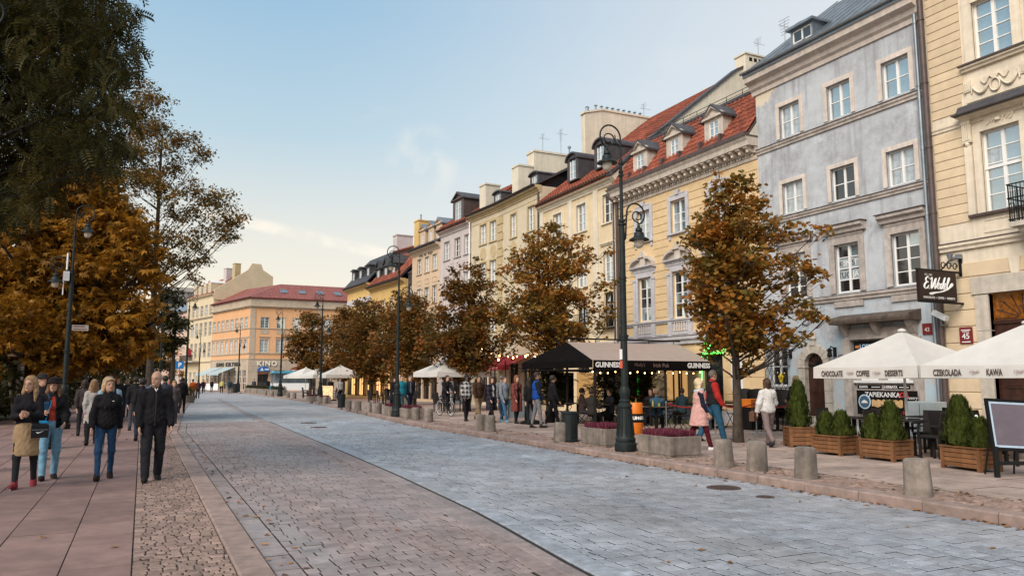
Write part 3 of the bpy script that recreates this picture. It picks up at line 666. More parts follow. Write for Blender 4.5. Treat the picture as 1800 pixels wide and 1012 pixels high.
for i,(a,c) in enumerate(cw):
    xm=(a+c)/2
    w=window(h1,a,c,6.11,8.32,2,[.2,.2,.2,.2,.2],fr=.06,mul=.09,g='glass',mix=('glass_c',.15))
    b=MB(); b.box(a,.085,7.28,c,.17,7.36); b.build('transom',M['white'],w)
    surround(w,a,c,6.11,8.32,.2,.05,M['t45'],sill=False)
    b=MB(); b.box(a-.42,-.13,6.04,c+.42,.1,6.11); b.build('sill',M['copper'],w)
    for s in (-1,1):   # fluted side consoles
        x=xm+s*((c-a)/2+.33); b=MB(); b.box(x-.1,-.09,6.11,x+.1,0,8.0); b.build('pilaster',M['t45'],w)
        b=MB(); b.box(x-.12,-.11,8.1,x+.12,0,8.72)
        for k in range(4): b.box(x-.10+.055*k,-.135,8.16,x-.07+.055*k,-.1,8.62)
        b.box(x-.13,-.14,8.62,x+.13,0,8.72); b.lathe([(.03,-.12),(.07,-.05),(.05,0)],8,(x,-.07,8.1)); b.build('console',M['t45'],w,smooth=30)
    # carved panel above the opening
    b=MB(); b.box(xm-.4,-.035,8.36,xm+.4,0,8.68); b.build('carved_panel',M['t45'],w)
    b=MB()
    for k in range(7):
        t=-3+k; b.tube([(xm+t*.1,-.05,8.44+.03*(k%2)),(xm+t*.1+.05,-.08,8.53+.06*math.cos(t)),(xm+t*.1+.09,-.05,8.58)],.022,5)
    b.lathe([(.02,-.06),(.09,-.03),(.09,.03),(.02,.06)],8,(xm,-.06,8.52)); b.build('acanthus_relief',M['t45'],w,smooth=60)
    # swept sheet-metal hood
    pr=[(-.02,9.17),(-.10,9.14),(-.17,9.02),(-.26,8.92),(-.44,8.86),(-.44,8.83),(-.02,8.80)]
    b=MB(); b.prism(pr,a-.52,c+.52,'yz'); b.build('hood',M['darkmetal'],w)
    band(w,'hood_moulding',a-.46,c+.46,8.72,8.83,.30,M['t45'])
    # festoon relief
    b=MB(); b.box(a-.3,-.03,9.2,c+.3,0,9.78); b.build('festoon_panel',M['t45'],w)
    b=MB()
    for s in (-1,1):
        P=[(xm+s*(.12+.5*q),-.06,9.62-.26*math.sin(PI*q)) for q in [i/8 for i in range(9)]]; b.tube(P,[.025+.02*math.sin(PI*i/8) for i in range(9)],6)
        P=[(xm+s*(.05+.32*q),-.06,9.66+.08*math.sin(7*q)) for q in [i/8 for i in range(9)]]; b.tube(P,.02,6)
        b.tube([(xm+s*.62,-.06,9.66),(xm+s*.64,-.06,9.42)],[.035,.02],6)
    n=14; b.tube([(xm+.13*math.cos(2*PI*i/n),-.06,9.47+.17*math.sin(2*PI*i/n)) for i in range(n+1)],.028,6); b.build('festoon_relief',M['t45'],w,smooth=60)
    for s in (-1,1):
        b=MB(); x=xm+s*((c-a)/2+.24); b.box(x-.1,-.07,9.5,x+.1,0,9.82)
        for k in range(3): b.box(x-.07+.055*k,-.09,9.54,x-.045+.055*k,-.06,9.76)
        b.build('triglyph',M['t45'],w)
    b=MB(); b.box(a-.4,-.2,10.22,c+.4,.1,10.27); b.build('lead_flashing',M['copper'],w)
    band(w,'upper_sill',a-.36,c+.36,10.08,10.22,.16,M['t45'])
    w=window(h1,a,c,10.33,11.95,2,4,fr=.06,mul=.09,g='glass'); surround(w,a,c,10.33,11.95,.25,.05,M['t45'],sill=False,top=.3)
    b=MB(); b.box(a-.1,-.02,5.58,c+.1,.0,5.62); b.box(a-.1,-.02,5.90,c+.1,.0,5.94); b.box(a-.1,-.02,5.62,a-.06,0,5.9); b.box(c+.06,-.02,5.62,c+.1,0,5.9); b.build('apron_panel',M['t45'],h1)
# portal
a,c=ux(12.72),ux(11.2); d=MB(); d.box(a,.14,.12,c,.2,3.18); d.build('door',M['darkdoor'],h1)
dd=[o for o in h1.children if o.name.startswith('door')][-1]
for s in range(2):
    for z0,z1 in ((.4,1.3),(1.5,2.35),(2.5,3.0)):
        b=MB(); x0=a+.12+s*.72; b.box(x0,.115,z0,x0+.56,.14,z1); b.box(x0+.06,.10,z0+.06,x0+.5,.115,z1-.06); b.build('door_panel',M['darkdoor'],dd)
M['stained']=mat('amber_stained_glass',(.16,.05,.008),.15,.7,9,spec=.8,emit=(1,.42,.06),es=.03)
f=MB(); f.box(a,.15,3.24,c,.17,3.97); fl=f.build('fanlight',M['stained'],h1)
b=MB(); b.box(a,.10,3.16,c,.2,3.26)
for k in range(9):
    w_=PI*k/8; b.tube([((a+c)/2+.14*math.cos(w_),.145,3.3+.1*math.sin(w_)),((a+c)/2+.72*math.cos(w_),.145,3.3+.62*math.sin(w_))],.014,5)
b.build('fanlight_bars',M['darkdoor'],fl)
for x0,x1 in ((a-.36,a),(c,c+.36)):
    for k in range(4):
        b=MB(); b.box(x0,-.06,.12+.96*k,x1,.15,.12+.96*(k+1)-.012); b.build('jamb_stone',M['stone'],h1)
b=MB(); b.box(a-.42,-.09,3.97,c+.42,.1,4.42); b.build('lintel',M['stone'],h1)
b=MB(); b.prism([((a+c)/2-.1,4.42),((a+c)/2+.1,4.42),((a+c)/2+.15,4.84),((a+c)/2-.15,4.84)],-.08,0); b.build('keystone',M['t45'],h1)
for k in range(4):
    b=MB(); b.box(a-.8,-1.5+.34*k,PAVE_Z-.02,c+.8,-1.5+.34*(k+1),PAVE_Z+.155*(k+1)); b.build('step',M['stone'],h1)
for a,c in ((ux(9.9),ux(8.0)),(ux(6.6),ux(5.0))): window(h1,a,c,.9,3.3,2,2,g='glass_d',m=M['darkdoor'])
# balcony at the frame edge
b=MB(); x0=ux(11.62); b.box(x0,-.75,5.48,x0+2.6,.0,5.6); bal=b.build('balcony',M['stone'],h1)
b=MB()
for k in range(27): x=x0+.04+.098*k; b.tube([(x,-.72,5.6),(x,-.72,6.55)],.011,5)
for k in range(9): x=x0+.1+.29*k; b.tube([(x+.08*math.cos(q*.9),-.72,5.95+.14*math.sin(q*.9)) for q in range(8)],.011,5)
for z in (5.66,6.2,6.55): b.tube([(x0,-.72,z),(x0+2.6,-.72,z)],.018,6); b.tube([(x0,-.72,z),(x0,0,z)],.018,6)
for k in range(7): b.tube([(x0+.0,-.68+.1*k,5.6),(x0,-.68+.1*k,6.55)],.011,5)
b.build('railing',M['iron'],bal)
for k in range(2): b=MB(); x=x0+.15+1.9*k; b.prism([(0,5.0),(-.12,5.05),(-.6,5.36),(-.66,5.48),(0,5.48)],x,x+.28,'yz'); b.build('bracket',M['stone'],bal)
b=MB(); b.box(.62,-.18,4.98,.74,-.04,5.1); b.lathe([(.05,0),(.08,.12),(.085,.14),(.03,.15)],10,(.46,-.16,5.0)); b.box(.46,-.12,5.02,.64,-.09,5.05); b.build('floodlight',M['zinc'],h1,smooth=40)
# ---------------------------------------------------------------- house 2: weathered grey
Y2=20.88; h2=house('grey_house','weathered grey plaster house with patchy walls and white windows, metal roof',(FX,Y2),0); L2=6.8; u2=lambda y:Y2-y
cols=[u2(19.28),u2(17.16),u2(15.06)]; ops=[]
for x in cols: ops+=[(x-.47,x+.47,10.18,11.34),(x-.47,x+.47,7.46,8.54),(x-.47,x+.47,4.46,6.02)]
dx0,dx1=u2(19.06),u2(18.22); sx0,sx1=u2(17.2),u2(15.0)
ops+=[(dx0,dx1,.3,2.62),(u2(20.66),u2(19.86),1.5,2.85),(sx0,sx1,.3,2.95)]
wall(h2,L2,0,12.6,ops,M['grey'],reveal=.16)
cornice(h2,-.12,L2,12.15,12.86,.5,M['pale_frame'])
roof_slab(h2,-.12,L2,-.5,12.9,4.6,16.85,M['zinc'],y2=9.2,z2=13); seams(h2,-.1,L2,-.5,12.93,4.6,16.88,M['zinc']); gutter(h2,-.15,L2,-.56,12.95,M['zinc'])
band(h2,'string_course',0,L2,9.88,10.06,.10,M['grime_stone']); band(h2,'string_course',0,L2,7.20,7.36,.10,M['grime_stone']); band(h2,'string_course',0,L2,4.20,4.38,.12,M['grime_stone'])
for z in (10.06,7.36,4.38): b=MB(); b.box(0,-.125,z,L2,.0,z+.018); b.build('flashing',M['copper'],h2)
for i,x in enumerate(cols):
    g=['glass_c','glass','glass'][i]
    w=window(h2,x-.47,x+.47,10.18,11.34,2,2,g=g); surround(w,x-.47,x+.47,10.18,11.34,.15,.035,M['pale_frame'],sill=False)
    w=window(h2,x-.47,x+.47,7.46,8.54,2,2,g=['glass_c','glass_d','glass_c'][i],mix=('glass',.25)); surround(w,x-.47,x+.47,7.46,8.54,.14,.035,M['pale_frame'],sill=False)
    w=window(h2,x-.47,x+.47,4.46,6.02,2,4,g='glass_d',mix=('glass',.35)); surround(w,x-.47,x+.47,4.46,6.02,.2,.05,M['grime_stone'],sill=False,top=.14)
    band(w,'frieze',x-.66,x+.66,6.16,6.36,.07,M['grime_stone']); band(w,'lintel_moulding',x-.78,x+.78,6.36,6.62,.26,M['grime_stone'])
    b=MB(); b.box(x-.82,-.30,6.62,x+.82,0,6.645); b.build('lead_cap',M['copper'],w)
    b=MB(); b.box(x-.55,-.06,4.0,x+.55,.0,4.18); b.build('apron',M['grime_stone'],w)
# paper letters in the middle first-floor window
M['paper']=mat('white_paper',(.70,.70,.69),.8,.05,6); M['ink']=mat('black_ink',(.012,.012,.014),.7,.1,9)
x=cols[1]
for k,(s,dx,dz,m) in enumerate([('K',-.34,5.40,M['ink']),('ON',-.17,5.40,M['paper']),('S',.12,5.40,M['ink']),('TY',.29,5.40,M['paper']),('TUC',-.24,5.03,M['ink']),('JA',.2,5.03,M['paper'])]):
    text(h2,s,.25,m,(x+dx,.125,dz),ext=.002)
for dz in (5.40,5.03):
    b=MB(); b.box(x-.40,.131,dz-.16,x-.06,.134,dz+.16); b.box(x+.06,.131,dz-.16,x+.40,.134,dz+.16); b.build('paper_sheet',mat('grey_paper',(.30,.34,.36),.5,.1,5),h2)
# roof dormer and aerials
dormer(h2,u2(18.8),.25,13.42,1.0,.62,1.9,'shed',M['zinc'],M['zinc'],ww=.86,wh=.46,wz=.1,rows=1,rh=.05,g='glass_d')
chimney(h2,2.8,3.9,3.6,4.4,15.5,18.0,M['t45'],3)
wire_antenna(h2,.0,1.6,14.0,1.5,6)
# arched door
xm=(dx0+dx1)/2; n=12; sp=2.2
b=MB(); b.box(dx0,.1,.3,dx1,.15,2.62); dr=b.build('door',M['darkdoor'],h2)
for s in (0,1): b=MB(); b.box(dx0+.06+s*.4,.085,.45,dx0+.40+s*.36,.1,1.2); b.box(dx0+.06+s*.4,.085,1.3,dx0+.40+s*.36,.1,2.1); b.build('door_panel',M['darkdoor'],dr)
b=MB(); b.box(dx0,.07,2.15,dx1,.12,2.22)
for k in range(7): w_=PI*k/6; b.tube([(xm,.09,2.22),(xm+.4*math.cos(w_),.09,2.22+.4*math.sin(w_))],.012,5)
b.build('fanlight_bars',M['iron'],dr)
for k in range(9):
    a0,a1=PI*k/9+.012,PI*(k+1)/9-.012; r0,r1=.40,.68; b=MB()
    b.prism([(xm+r0*math.cos(a0),sp+r0*math.sin(a0)),(xm+r1*math.cos(a0),sp+r1*math.sin(a0)),(xm+r1*math.cos(a1),sp+r1*math.sin(a1)),(xm+r0*math.cos(a1),sp+r0*math.sin(a1))],-.09,.12); b.build('voussoir',M['stone'],h2)
for s in (-1,1):
    for k in range(5): b=MB(); x0=xm+s*.54; b.box(x0-.14,-.085,.2+.39*k,x0+.14,.12,.2+.39*(k+1)-.012); b.build('jamb_stone',M['stone'],h2)
    b=MB(); x0=xm+s*.54; b.box(x0-.17,-.11,2.11,x0+.17,.1,2.2); b.build('impost',M['stone'],h2)
b=MB(); b.box(xm-.09,-.12,2.84,xm+.09,0,2.98); b.lathe([(.05,0),(.11,.08),(.10,.2),(.07,.30),(.02,.33)],10,(xm,-.06,2.98)); b.build('cartouche',M['stone'],h2,smooth=40)
for k in range(3): b=MB(); b.box(u2(20.4),-1.25+.36*k,PAVE_Z-.02,u2(17.9),-1.25+.36*(k+1),PAVE_Z+.14*(k+1)); b.build('step',M['stone'],h2)
for s,xx in ((-1,dx0-.62),(1,dx1+.42)):
    b=MB(); b.box(xx-.05,-.05,2.45,xx+.05,0,2.75); b.tube([(xx,-.04,2.7),(xx,-.2,2.78),(xx,-.26,2.66)],.02,6); b.lathe([(.03,-.2),(.08,-.16),(.06,0),(.10,.03),(.02,.1)],8,(xx,-.26,2.62)); b.build('wall_lantern',M['iron'],h2,smooth=40)
# grille window
gx0,gx1=u2(20.66),u2(19.86); w=window(h2,gx0,gx1,1.5,2.85,2,2,g='glass_d',y=.1)
b=MB(); y=-.14; gz0,gz1=1.36,2.98; a,c=gx0-.12,gx1+.12; k=5
for z in (gz0+.08,2.2,gz1-.12): b.box(a,y-.012,z-.014,c,y+.012,z+.014); b.box(a,y,z-.012,a+.03,.0,z+.012); b.box(c-.03,y,z-.012,c,.0,z+.012)
for i in range(k+1):
    for s in (-1,1):
        P=[]; 
        for j in range(13):
            z=gz0+(gz1-gz0)*j/12; ph=(j/12*4+ (0 if s>0 else 1))%2; d=ph if ph<=1 else 2-ph
            P.append((min(c,max(a,a+(c-a)*(i+d-.5)/k)),y-.006*s,z))
        b.tube(P,.011,4)
b.build('window_grille',M['iron'],w)
yl=MB(); yl.lathe([(.01,0),(.06,.02),(.07,.12),(.1,.2),(.05,.3),(.01,.32)],8,(gx0+.42,.06,1.62)); yl.build('yellow_figure',mat('yellow_toy',(.7,.5,.03),.5,.2,5),w,smooth=40)
# shop front with canopy
b=MB(); b.box(sx0,.12,.3,sx1,.15,2.95); sf=b.build('shop_front',M['grime_stone'],h2)
b=MB(); b.box(sx0-.15,-.08,2.95,sx1+.15,.05,3.28); b.build('carved_lintel',M['grime_stone'],h2)
for x in (sx0-.08,sx1+.08,(sx0+sx1)/2): b=MB(); b.prism([(0,3.0),(-.1,3.05),(-.3,3.3),(-.34,3.42),(0,3.42)],x-.09,x+.09,'yz'); b.build('bracket',M['grime_stone'],h2)
pr=[(.0,3.42),(-.55,3.42),(-.58,3.50),(-.58,3.56),(-.5,3.62),(.0,3.74)]; b=MB(); b.prism(pr,sx0-.32,sx1+.3,'yz'); b.build('canopy',mat('old_wood_canopy',(.10,.075,.06),.8,.3,6,streak=.3),h2)
for x in (sx0-.12,sx1+.12): b=MB(); b.box(x-.14,-.07,.12,x+.14,.03,2.96); b.build('pilaster',M['grime_stone'],h2)
b=MB(); b.box(sx0+.1,.02,2.55,sx0+1.0,.06,2.9); sg=b.build('sign_board',M['black'],h2)
text(sg,'LODY',.17,flat((.5,.7,.9)),(sx0+.55,.014,2.73),ext=.003,bold=.004)
for s in (-1,1): b=MB(); b.box(sx0+.55+s*.32-.07,.008,2.69,sx0+.55+s*.32+.07,.02,2.77); b.build('sign_mark',flat((.6,.2,.06)),sg)
b=MB(); b.box(sx0,.02,1.62,sx1-.1,.10,1.7); b.box(sx0+.25,.11,1.7,sx0+.85,.118,2.4); b.box(sx0+1.2,.11,1.7,sx0+1.9,.118,2.4); b.build('counter_hatch',M['paper'],sf)
for x in (sx0-.4,): pass
b=MB(); b.box(sx1+.32,-.03,2.98,sx1+.62,0,3.3); pq=b.build('number_plate',flat((.16,.012,.015)),h2); text(pq,'43',.16,M['paper'],(sx1+.47,-.034,3.12),ext=.002)
# white number lantern beside the door
b=MB(); b.box(dx1+.52,-.2,2.02,dx1+.82,-.08,2.32); nl=b.build('number_box',M['black'],h2); b=MB(); b.box(dx1+.56,-.206,2.06,dx1+.78,-.2,2.28); b.build('number_face',M['paper'],nl); text(nl,'43',.13,M['ink'],(dx1+.67,-.209,2.17),ext=.002,bold=.004)
b=MB(); b.tube([(dx1+.67,-.14,2.32),(dx1+.67,-.14,2.48),(dx1+.67,0,2.5)],.015,6); b.build('number_bracket',M['iron'],nl)
b=MB(); b.box(gx1+.5,-.012,2.0,gx1+.68,0,2.2); b.build('notice',M['paper'],h2)
# downpipes between 1 and 2
downpipe(h2,L2-.16,.15,12.5,M['zinc'],.055,-.12); downpipe(h1,.05,.15,13.3,M['copper'],.085,-.14)
# ---------------------------------------------------------------- house 3: yellow with bracketed cornice
M['w3']=mat('yellow_course_plaster',(.62,.455,.26),.85,.07,3,bump=.08,obj=.04,stain=.08)
M['t3']=mat('lilac_grey_trim',(.46,.45,.47),.82,.1,5,bump=.1,stain=.12)
M['c3']=mat('stone_cornice',(.50,.44,.38),.85,.12,5,bump=.12,stain=.15,streak=.15)
Y3=30.15; L3=9.27; u3=lambda y:Y3-y; h3=house('yellow_house','yellow plaster house with bracketed stone cornice, red tiles and three pedimented dormers',(FX,Y3),0)
cols=[u3(28.1),u3(25.6),u3(23.1)]; ops=[]
for x in cols: ops+=[(x-.5,x+.5,7.87,9.27),(x-.5,x+.5,4.28,6.24)]
pd0,pd1=u3(24.35),u3(23.15)
ops+=[(pd0,pd1,.15,2.7),(u3(29.3),u3(27.6),.7,2.6),(u3(26.9),u3(25.3),.7,2.6)]
wall(h3,L3,0,10.2,ops,M['w3'],reveal=.15,depth=9)
blk=[]
for x in cols: blk+=[(x-.72,x+.72,7.55,9.62),(x-.8,x+.8,3.75,7.25)]
courses(h3,[4.36+.335*i for i in range(17)],.05,L3-.05,blk,M['w3'])
courses(h3,[.55+.62*i for i in range(5)],.05,L3-.05,[(pd0-.2,pd1+.2,0,2.9),(u3(29.5),u3(27.4),.5,2.8),(u3(27.1),u3(25.1),.5,2.8)],M['w3'])
band(h3,'string_course',0,L3,3.18,3.5,.2,M['t3']); band(h3,'apron_band',0,L3,3.5,3.66,.06,M['t3']); band(h3,'sill_band',0,L3,4.1,4.24,.12,M['t3'])
b=MB(); b.box(0,-.22,3.5,L3,0,3.52); b.build('flashing',M['copper'],h3)
b=MB(); b.box(0,-.02,.12,L3,.0,.56); b.build('plinth',M['t3'],h3)
for x in cols:
    w=window(h3,x-.5,x+.5,7.87,9.27,2,[.3,.3,.4],g='glass_c',mix=('glass',.5)); surround(w,x-.5,x+.5,7.87,9.27,.2,.05,M['t3'],sp=.12,top=.2)
    b=MB(); b.prism([(x-.1,9.47),(x+.1,9.47),(x+.16,9.68),(x-.16,9.68)],-.1,0); b.box(x-.5,-.07,9.47,x+.5,0,9.53); b.build('keystone',M['t3'],w)
    b=MB(); b.box(x-.66,-.05,7.6,x-.52,0,7.8); b.box(x+.52,-.05,7.6,x+.66,0,7.8); b.build('sill_bracket',M['t3'],w)
    w=window(h3,x-.5,x+.5,4.28,6.24,2,[.3,.24,.23,.23],g='glass_d',mix=('glass',.35)); surround(w,x-.5,x+.5,4.28,6.24,.14,.05,M['t3'],sill=False)
    for s in (-1,1): b=MB(); xx=x+s*.72; b.box(xx-.08,-.09,4.24,xx+.08,0,6.1); b.box(xx-.11,-.12,6.1,xx+.11,0,6.2); b.build('pilaster',M['t3'],w)
    band(w,'architrave',x-.82,x+.82,6.38,6.62,.08,M['t3']); band(w,'hood_cornice',x-.9,x+.9,6.62,6.74,.22,M['t3'])
    for s in (-1,1):   # broken segmental pediment
        P=[(x+s*(.88-.62*(1-math.cos(q))),6.74+.42*math.sin(q)) for q in [PI/2*i/8 for i in range(9)]]
        P2=[(px_+ -s*.0,pz-.11) for px_,pz in P]; b=MB(); b.prism(P+P2[::-1],-.24,0); b.prism(P2+[(x+s*.26,6.74)],-.05,0); b.build('curved_pediment',M['c3'],w)
    b=MB(); b.prism([(x-.26,7.14),(x+.26,7.14),(x,7.46)],-.2,0); b.box(x-.2,-.12,6.74,x+.2,0,7.14); b.build('crest',M['c3'],w)
    b=MB(); b.box(x-.52,-.04,3.66,x+.52,0,3.7); bl=b.build('balustrade_base',M['t3'],w)
    for k in range(6): b=MB(); b.lathe([(.03,0),(.055,.05),(.025,.11),(.05,.22),(.03,.36),(.04,.4)],8,(x-.4+.16*k,-.03,3.7)); b.build('baluster',M['t3'],w,smooth=40)
    for s in (-1,1): b=MB(); xx=x+s*.66; b.box(xx-.12,-.1,3.5,xx+.12,0,4.12); b.build('pedestal',M['t3'],w)
# cornice with brackets and dentils
profile(h3,'architrave',0,L3,[(.02,9.78),(-.05,9.78),(-.07,9.9),(.02,9.9)],M['c3'])
me=None; b=MB(); b.box(-.05,-.06,0,.05,0,.09); me=b.mesh('dentil',M['c3'])
for k in range(58): link('dentil',me,h3,(.1+.157*k,-.03,9.92))
profile(h3,'frieze',-.0,L3,[(.02,10.02),(-.1,10.02),(-.12,10.26),(.02,10.26)],M['c3'])
b=MB(); b.prism([(-.1,0),(-.2,.02),(-.36,.12),(-.44,.16),(-.44,.22),(-.1,.22)],-.085,.085,'yz'); b.lathe([(.05,-.02),(.07,.04),(.05,.1)],8,(0,-.3,.02)); me=b.mesh('bracket',M['c3'],40)
for k in range(23): link('bracket',me,h3,(.2+.403*k,0,10.03))
profile(h3,'corona',-.1,L3+.03,[(.05,10.25),(-.48,10.25),(-.5,10.42),(-.56,10.5),(-.6,10.58),(.05,10.58)],M['c3'])
b=MB(); b.box(-.1,-.64,10.58,L3+.05,.05,10.63); b.build('flashing',M['copper'],h3)
RS=(2.4)/(1.75)
roof_slab(h3,0,L3,-.5,10.62,1.35,13.05,M['copper'],y2=6,z2=14.2); tiles(h3,.05,L3-.02,-.42,10.76,1.3,13.05,M['roofred'],tw=.24,tl=.3)
b=MB(); b.box(0,-.6,10.63,L3,-.54,10.75); b.build('snow_board',M['copper'],h3)
b=MB(); b.box(.05,1.2,13.0,L3,1.5,13.12); b.build('ridge_cap',M['darkmetal'],h3)
b=MB()
for k in range(10): b.tube([(.5+.95*k,1.35,13.1),(.5+.95*k,1.35,13.4)],.014,5)
b.tube([(.5,1.35,13.4),(9.05,1.35,13.4)],.014,5); b.tube([(.5,1.35,13.25),(9.05,1.35,13.25)],.012,5); b.build('snow_guard',M['iron'],h3)
for x in cols: dormer(h3,x,-.12,10.95,1.1,1.05,1.2,'gable',M['c3'],M['darkmetal'],ww=.56,wh=.86,g='glass',rh=.5,wz=.08)
for x in cols:
    for s in (-1,1): b=MB(); b.box(x+s*.6-.06,-.4,10.72,x+s*.6+.06,.1,11.15); b.build('dormer_flashing',M['copper'],h3)
# pub doorway with green neon
b=MB(); b.box(pd0,.12,.15,pd1,.15,2.7); pdoor=b.build('pub_door',M['glass_d'],h3)
M['neon']=mat('green_neon',(.1,.6,.1),.4,0,emit=(.06,1,.10),es=5)
b=MB(); b.tube([(pd0,-.03,.2),(pd0,-.03,2.75),(pd1,-.03,2.75)],.02,6); b.build('neon_tube',M['neon'],pdoor)
text(pdoor,'Irish Pub',.34,M['neon'],((pd0+pd1)/2+.25,-.1,3.0),ext=.01,bold=.006)
b=MB(); b.prism([(0,2.78),(-.5,2.5),(-.52,2.42),(-.3,2.5),(0,2.7)],pd0-.5,pd0+.1,'yz'); b.build('wall_lamp_hood',M['black'],pdoor)
b=MB(); b.box(pd1+.5,-.03,1.35,pd1+1.1,0,2.5); pq=b.build('notice_board',M['paper'],h3)
for k in range(9): b=MB(); l=[.4,.3,.22,.34,.3,.38,.2,.3,.26][k]; b.box(pd1+.8-l/2,-.033,2.36-.1*k,pd1+.8+l/2,-.03,2.40-.1*k); b.build('notice_line',M['t3'],pq)
for a,c in ((u3(29.3),u3(27.6)),(u3(26.9),u3(25.3))):
    w=window(h3,a,c,.7,2.6,3,1,g='glass_w',m=M['darkdoor']); 
    n=10; xm=(a+c)/2; b=MB(); b.prism([(xm+.8*math.cos(PI*i/n),2.62+.5*math.sin(PI*i/n)) for i in range(n+1)],-.02,.02); b.build('arch_light',M['glass_d'],w)
downpipe(h3,.12,.15,9.9,M['copper'],.07,-.16,top=(-.12,-.5,10.5))
# ---------------------------------------------------------------- generic houses of the row
def far_win(parent,x0,x1,z0,z1,g='glass',cols=2,rows=3,m=None,sur=None,p=.03,sw=.1,sill=True):
    w=window(parent,x0,x1,z0,z1,cols,1,fr=.06,mul=.08,g=g,y=.1,m=m)
    b=MB()
    for k in range(1,rows): zz=z0+(z1-z0)*k/rows; b.box(x0+.06,.095,zz-.015,x1-.06,.13,zz+.015)
    if rows>1: b.build('glazing_bars',m or M['white'],w)
    if sur: surround(w,x0,x1,z0,z1,sw,p,sur,sill=sill)
    return w
def row_house(name,label,P,ang,L,eave,wm,tm,cols,rows,roof,corn=.45,ww=.9,ground=None,depth=9,ry=4.2,rz=3.4,gl=('glass','glass_c','glass_d'),tile=True,sw=.12):
    h=house(name,label,P,ang); ops=[(x-ww/2,x+ww/2,a,c) for x in cols for a,c in rows]
    gr=ground or [(x-.62,x+.62,.3,2.7) for x in cols]
    wall(h,L,0,eave-.05,ops+gr,wm,depth=depth); cornice(h,-.06,L+.02,eave-.42,eave,corn,tm)
    for x in cols:
        for j,(a,c) in enumerate(rows): far_win(h,x-ww/2,x+ww/2,a,c,brng.choice(gl),2,3,sur=tm,sw=sw)
    for (a,c,d,e) in gr: window(h,a,c,d,e,2,[.75,.25],g='glass_d',m=M['darkdoor'])
    roof_slab(h,0,L,-corn,eave+.02,ry,eave+rz,roof,y2=ry*2,z2=eave)
    if tile: tiles(h,0,L,-corn+.02,eave+.1,ry,eave+rz+.03,roof)
    gutter(h,-.05,L,-corn-.06,eave+.04,M['copper'],.06)
    return h
# house 4: pale yellow, tall tiled roof with firewall gable and round dormers
M['w4']=mat('pale_yellow_plaster',(.63,.51,.335),.85,.07,3,bump=.08,stain=.1,streak=.05); M['t4']=mat('cream_pilaster',(.62,.56,.45),.85,.07,3,bump=.08,stain=.1,streak=.08)
Y4=38.05; L4=7.9; u4=lambda y:Y4-y; cols=[u4(36.1),u4(33.55),u4(31.0)]
h4=row_house('pale_yellow_house','pale yellow house with high red tiled roof and two round-topped dormers',(FX,Y4),0,L4,11.5,M['w4'],M['t4'],cols,[(9.3,10.72),(6.4,7.86)],M['roofred'],corn=.35,ww=.92,ry=7.6,rz=6.3,ground=[(x-.6,x+.6,.3,2.9) for x in cols]+[(x-.5,x+.5,4.25,5.9) for x in cols])
for x in (0,u4(34.85),u4(32.3),L4-.42): b=MB(); b.box(x,-.07,3.6,x+.42,0,11.1); b.build('pilaster',M['t4'],h4)
band(h4,'string_course',0,L4,3.3,3.55,.14,M['t4'])
for x in cols:
    band(h4,'hood_mould',x-.68,x+.68,8.2,8.32,.12,M['t4'])
    w=window(h4,x-.5,x+.5,4.25,5.9,2,3,g='glass_c'); b=MB()
    for k in range(11): b.tube([(x-.58+.116*k,-.2,4.2),(x-.58+.116*k,-.2,5.0)],.011,4)
    b.tube([(x-.6,-.2,5.0),(x+.6,-.2,5.0)],.018,5); b.box(x-.62,-.24,4.14,x+.62,0,4.2); b.build('balconet',M['iron'],w)
    n=10; b=MB(); P=[(x+.62*math.cos(PI*i/n),2.9+.5*math.sin(PI*i/n)) for i in range(n+1)]; b.prism(P,-.03,.02); b.build('arch_light',M['glass_d'],h4)
b=MB(); b.prism([(0,11.0),(-.35,11.35),(1.4,12.95),(7.6,17.95),(8.2,18.25),(9.2,18.25),(9.2,11.0)],L4-.28,L4+.06,'yz'); fw=b.build('firewall_gable',M['t4'],h4)
b=MB(); b.prism([(-.42,11.4),(-.42,11.52),(1.35,13.1),(7.55,18.08),(8.15,18.38),(8.15,18.26),(7.6,17.96),(1.4,12.96)],L4-.34,L4+.13,'yz'); b.build('firewall_coping',M['darkmetal'],fw)
chimney(fw,L4-.5,L4+.3,8.0,9.9,17.6,18.9,M['t4'],0)
for k in range(5): b=MB(); b.box(L4+.301,8.25+.33*k,18.55,L4+.312,8.45+.33*k,18.75); b.build('vent_hole',M['black'],fw)
wire_antenna(fw,L4,9.2,18.9,1.2,4)
for y_,s in ((35.0,1),(32.2,1)): dormer(h4,u4(y_),.35,12.35,1.15,1.15,3.0,'arch',M['darkmetal'],M['darkmetal'],ww=.66,wh=1.15,g='glass',rh=.42,wz=.08)
b=MB(); b.prism([(2.8,13.5),(2.8,17.35),(4.0,17.7),(7.4,17.7),(7.4,13.5)],-.1,.35,'yz'); cw_=b.build('chimney_wall',M['t4'],h4)
b=MB(); b.prism([(2.72,17.35),(2.72,17.45),(3.98,17.82),(7.5,17.82),(7.5,17.7),(4.0,17.7)],-.16,.41,'yz'); b.build('coping',M['t4'],cw_)
for k in range(9): q=MB(); q.lathe([(.05,0),(.05,.2),(.11,.22),(.11,.25),(.02,.3)],8,(.12,3.7+.4*k,17.8)); q.build('flue_pipe',M['zinc'],cw_,smooth=40)
b=MB(); b.lathe([(.1,0),(.1,.3),(.14,.32),(.02,.42)],10,(.12,3.1,17.5)); b.build('vent_pipe',M['zinc'],cw_,smooth=40)
wire_antenna(cw_,.1,7.2,17.8,.9,3)
downpipe(h4,L4-.25,.15,11.1,M['copper'],.05,-.1)
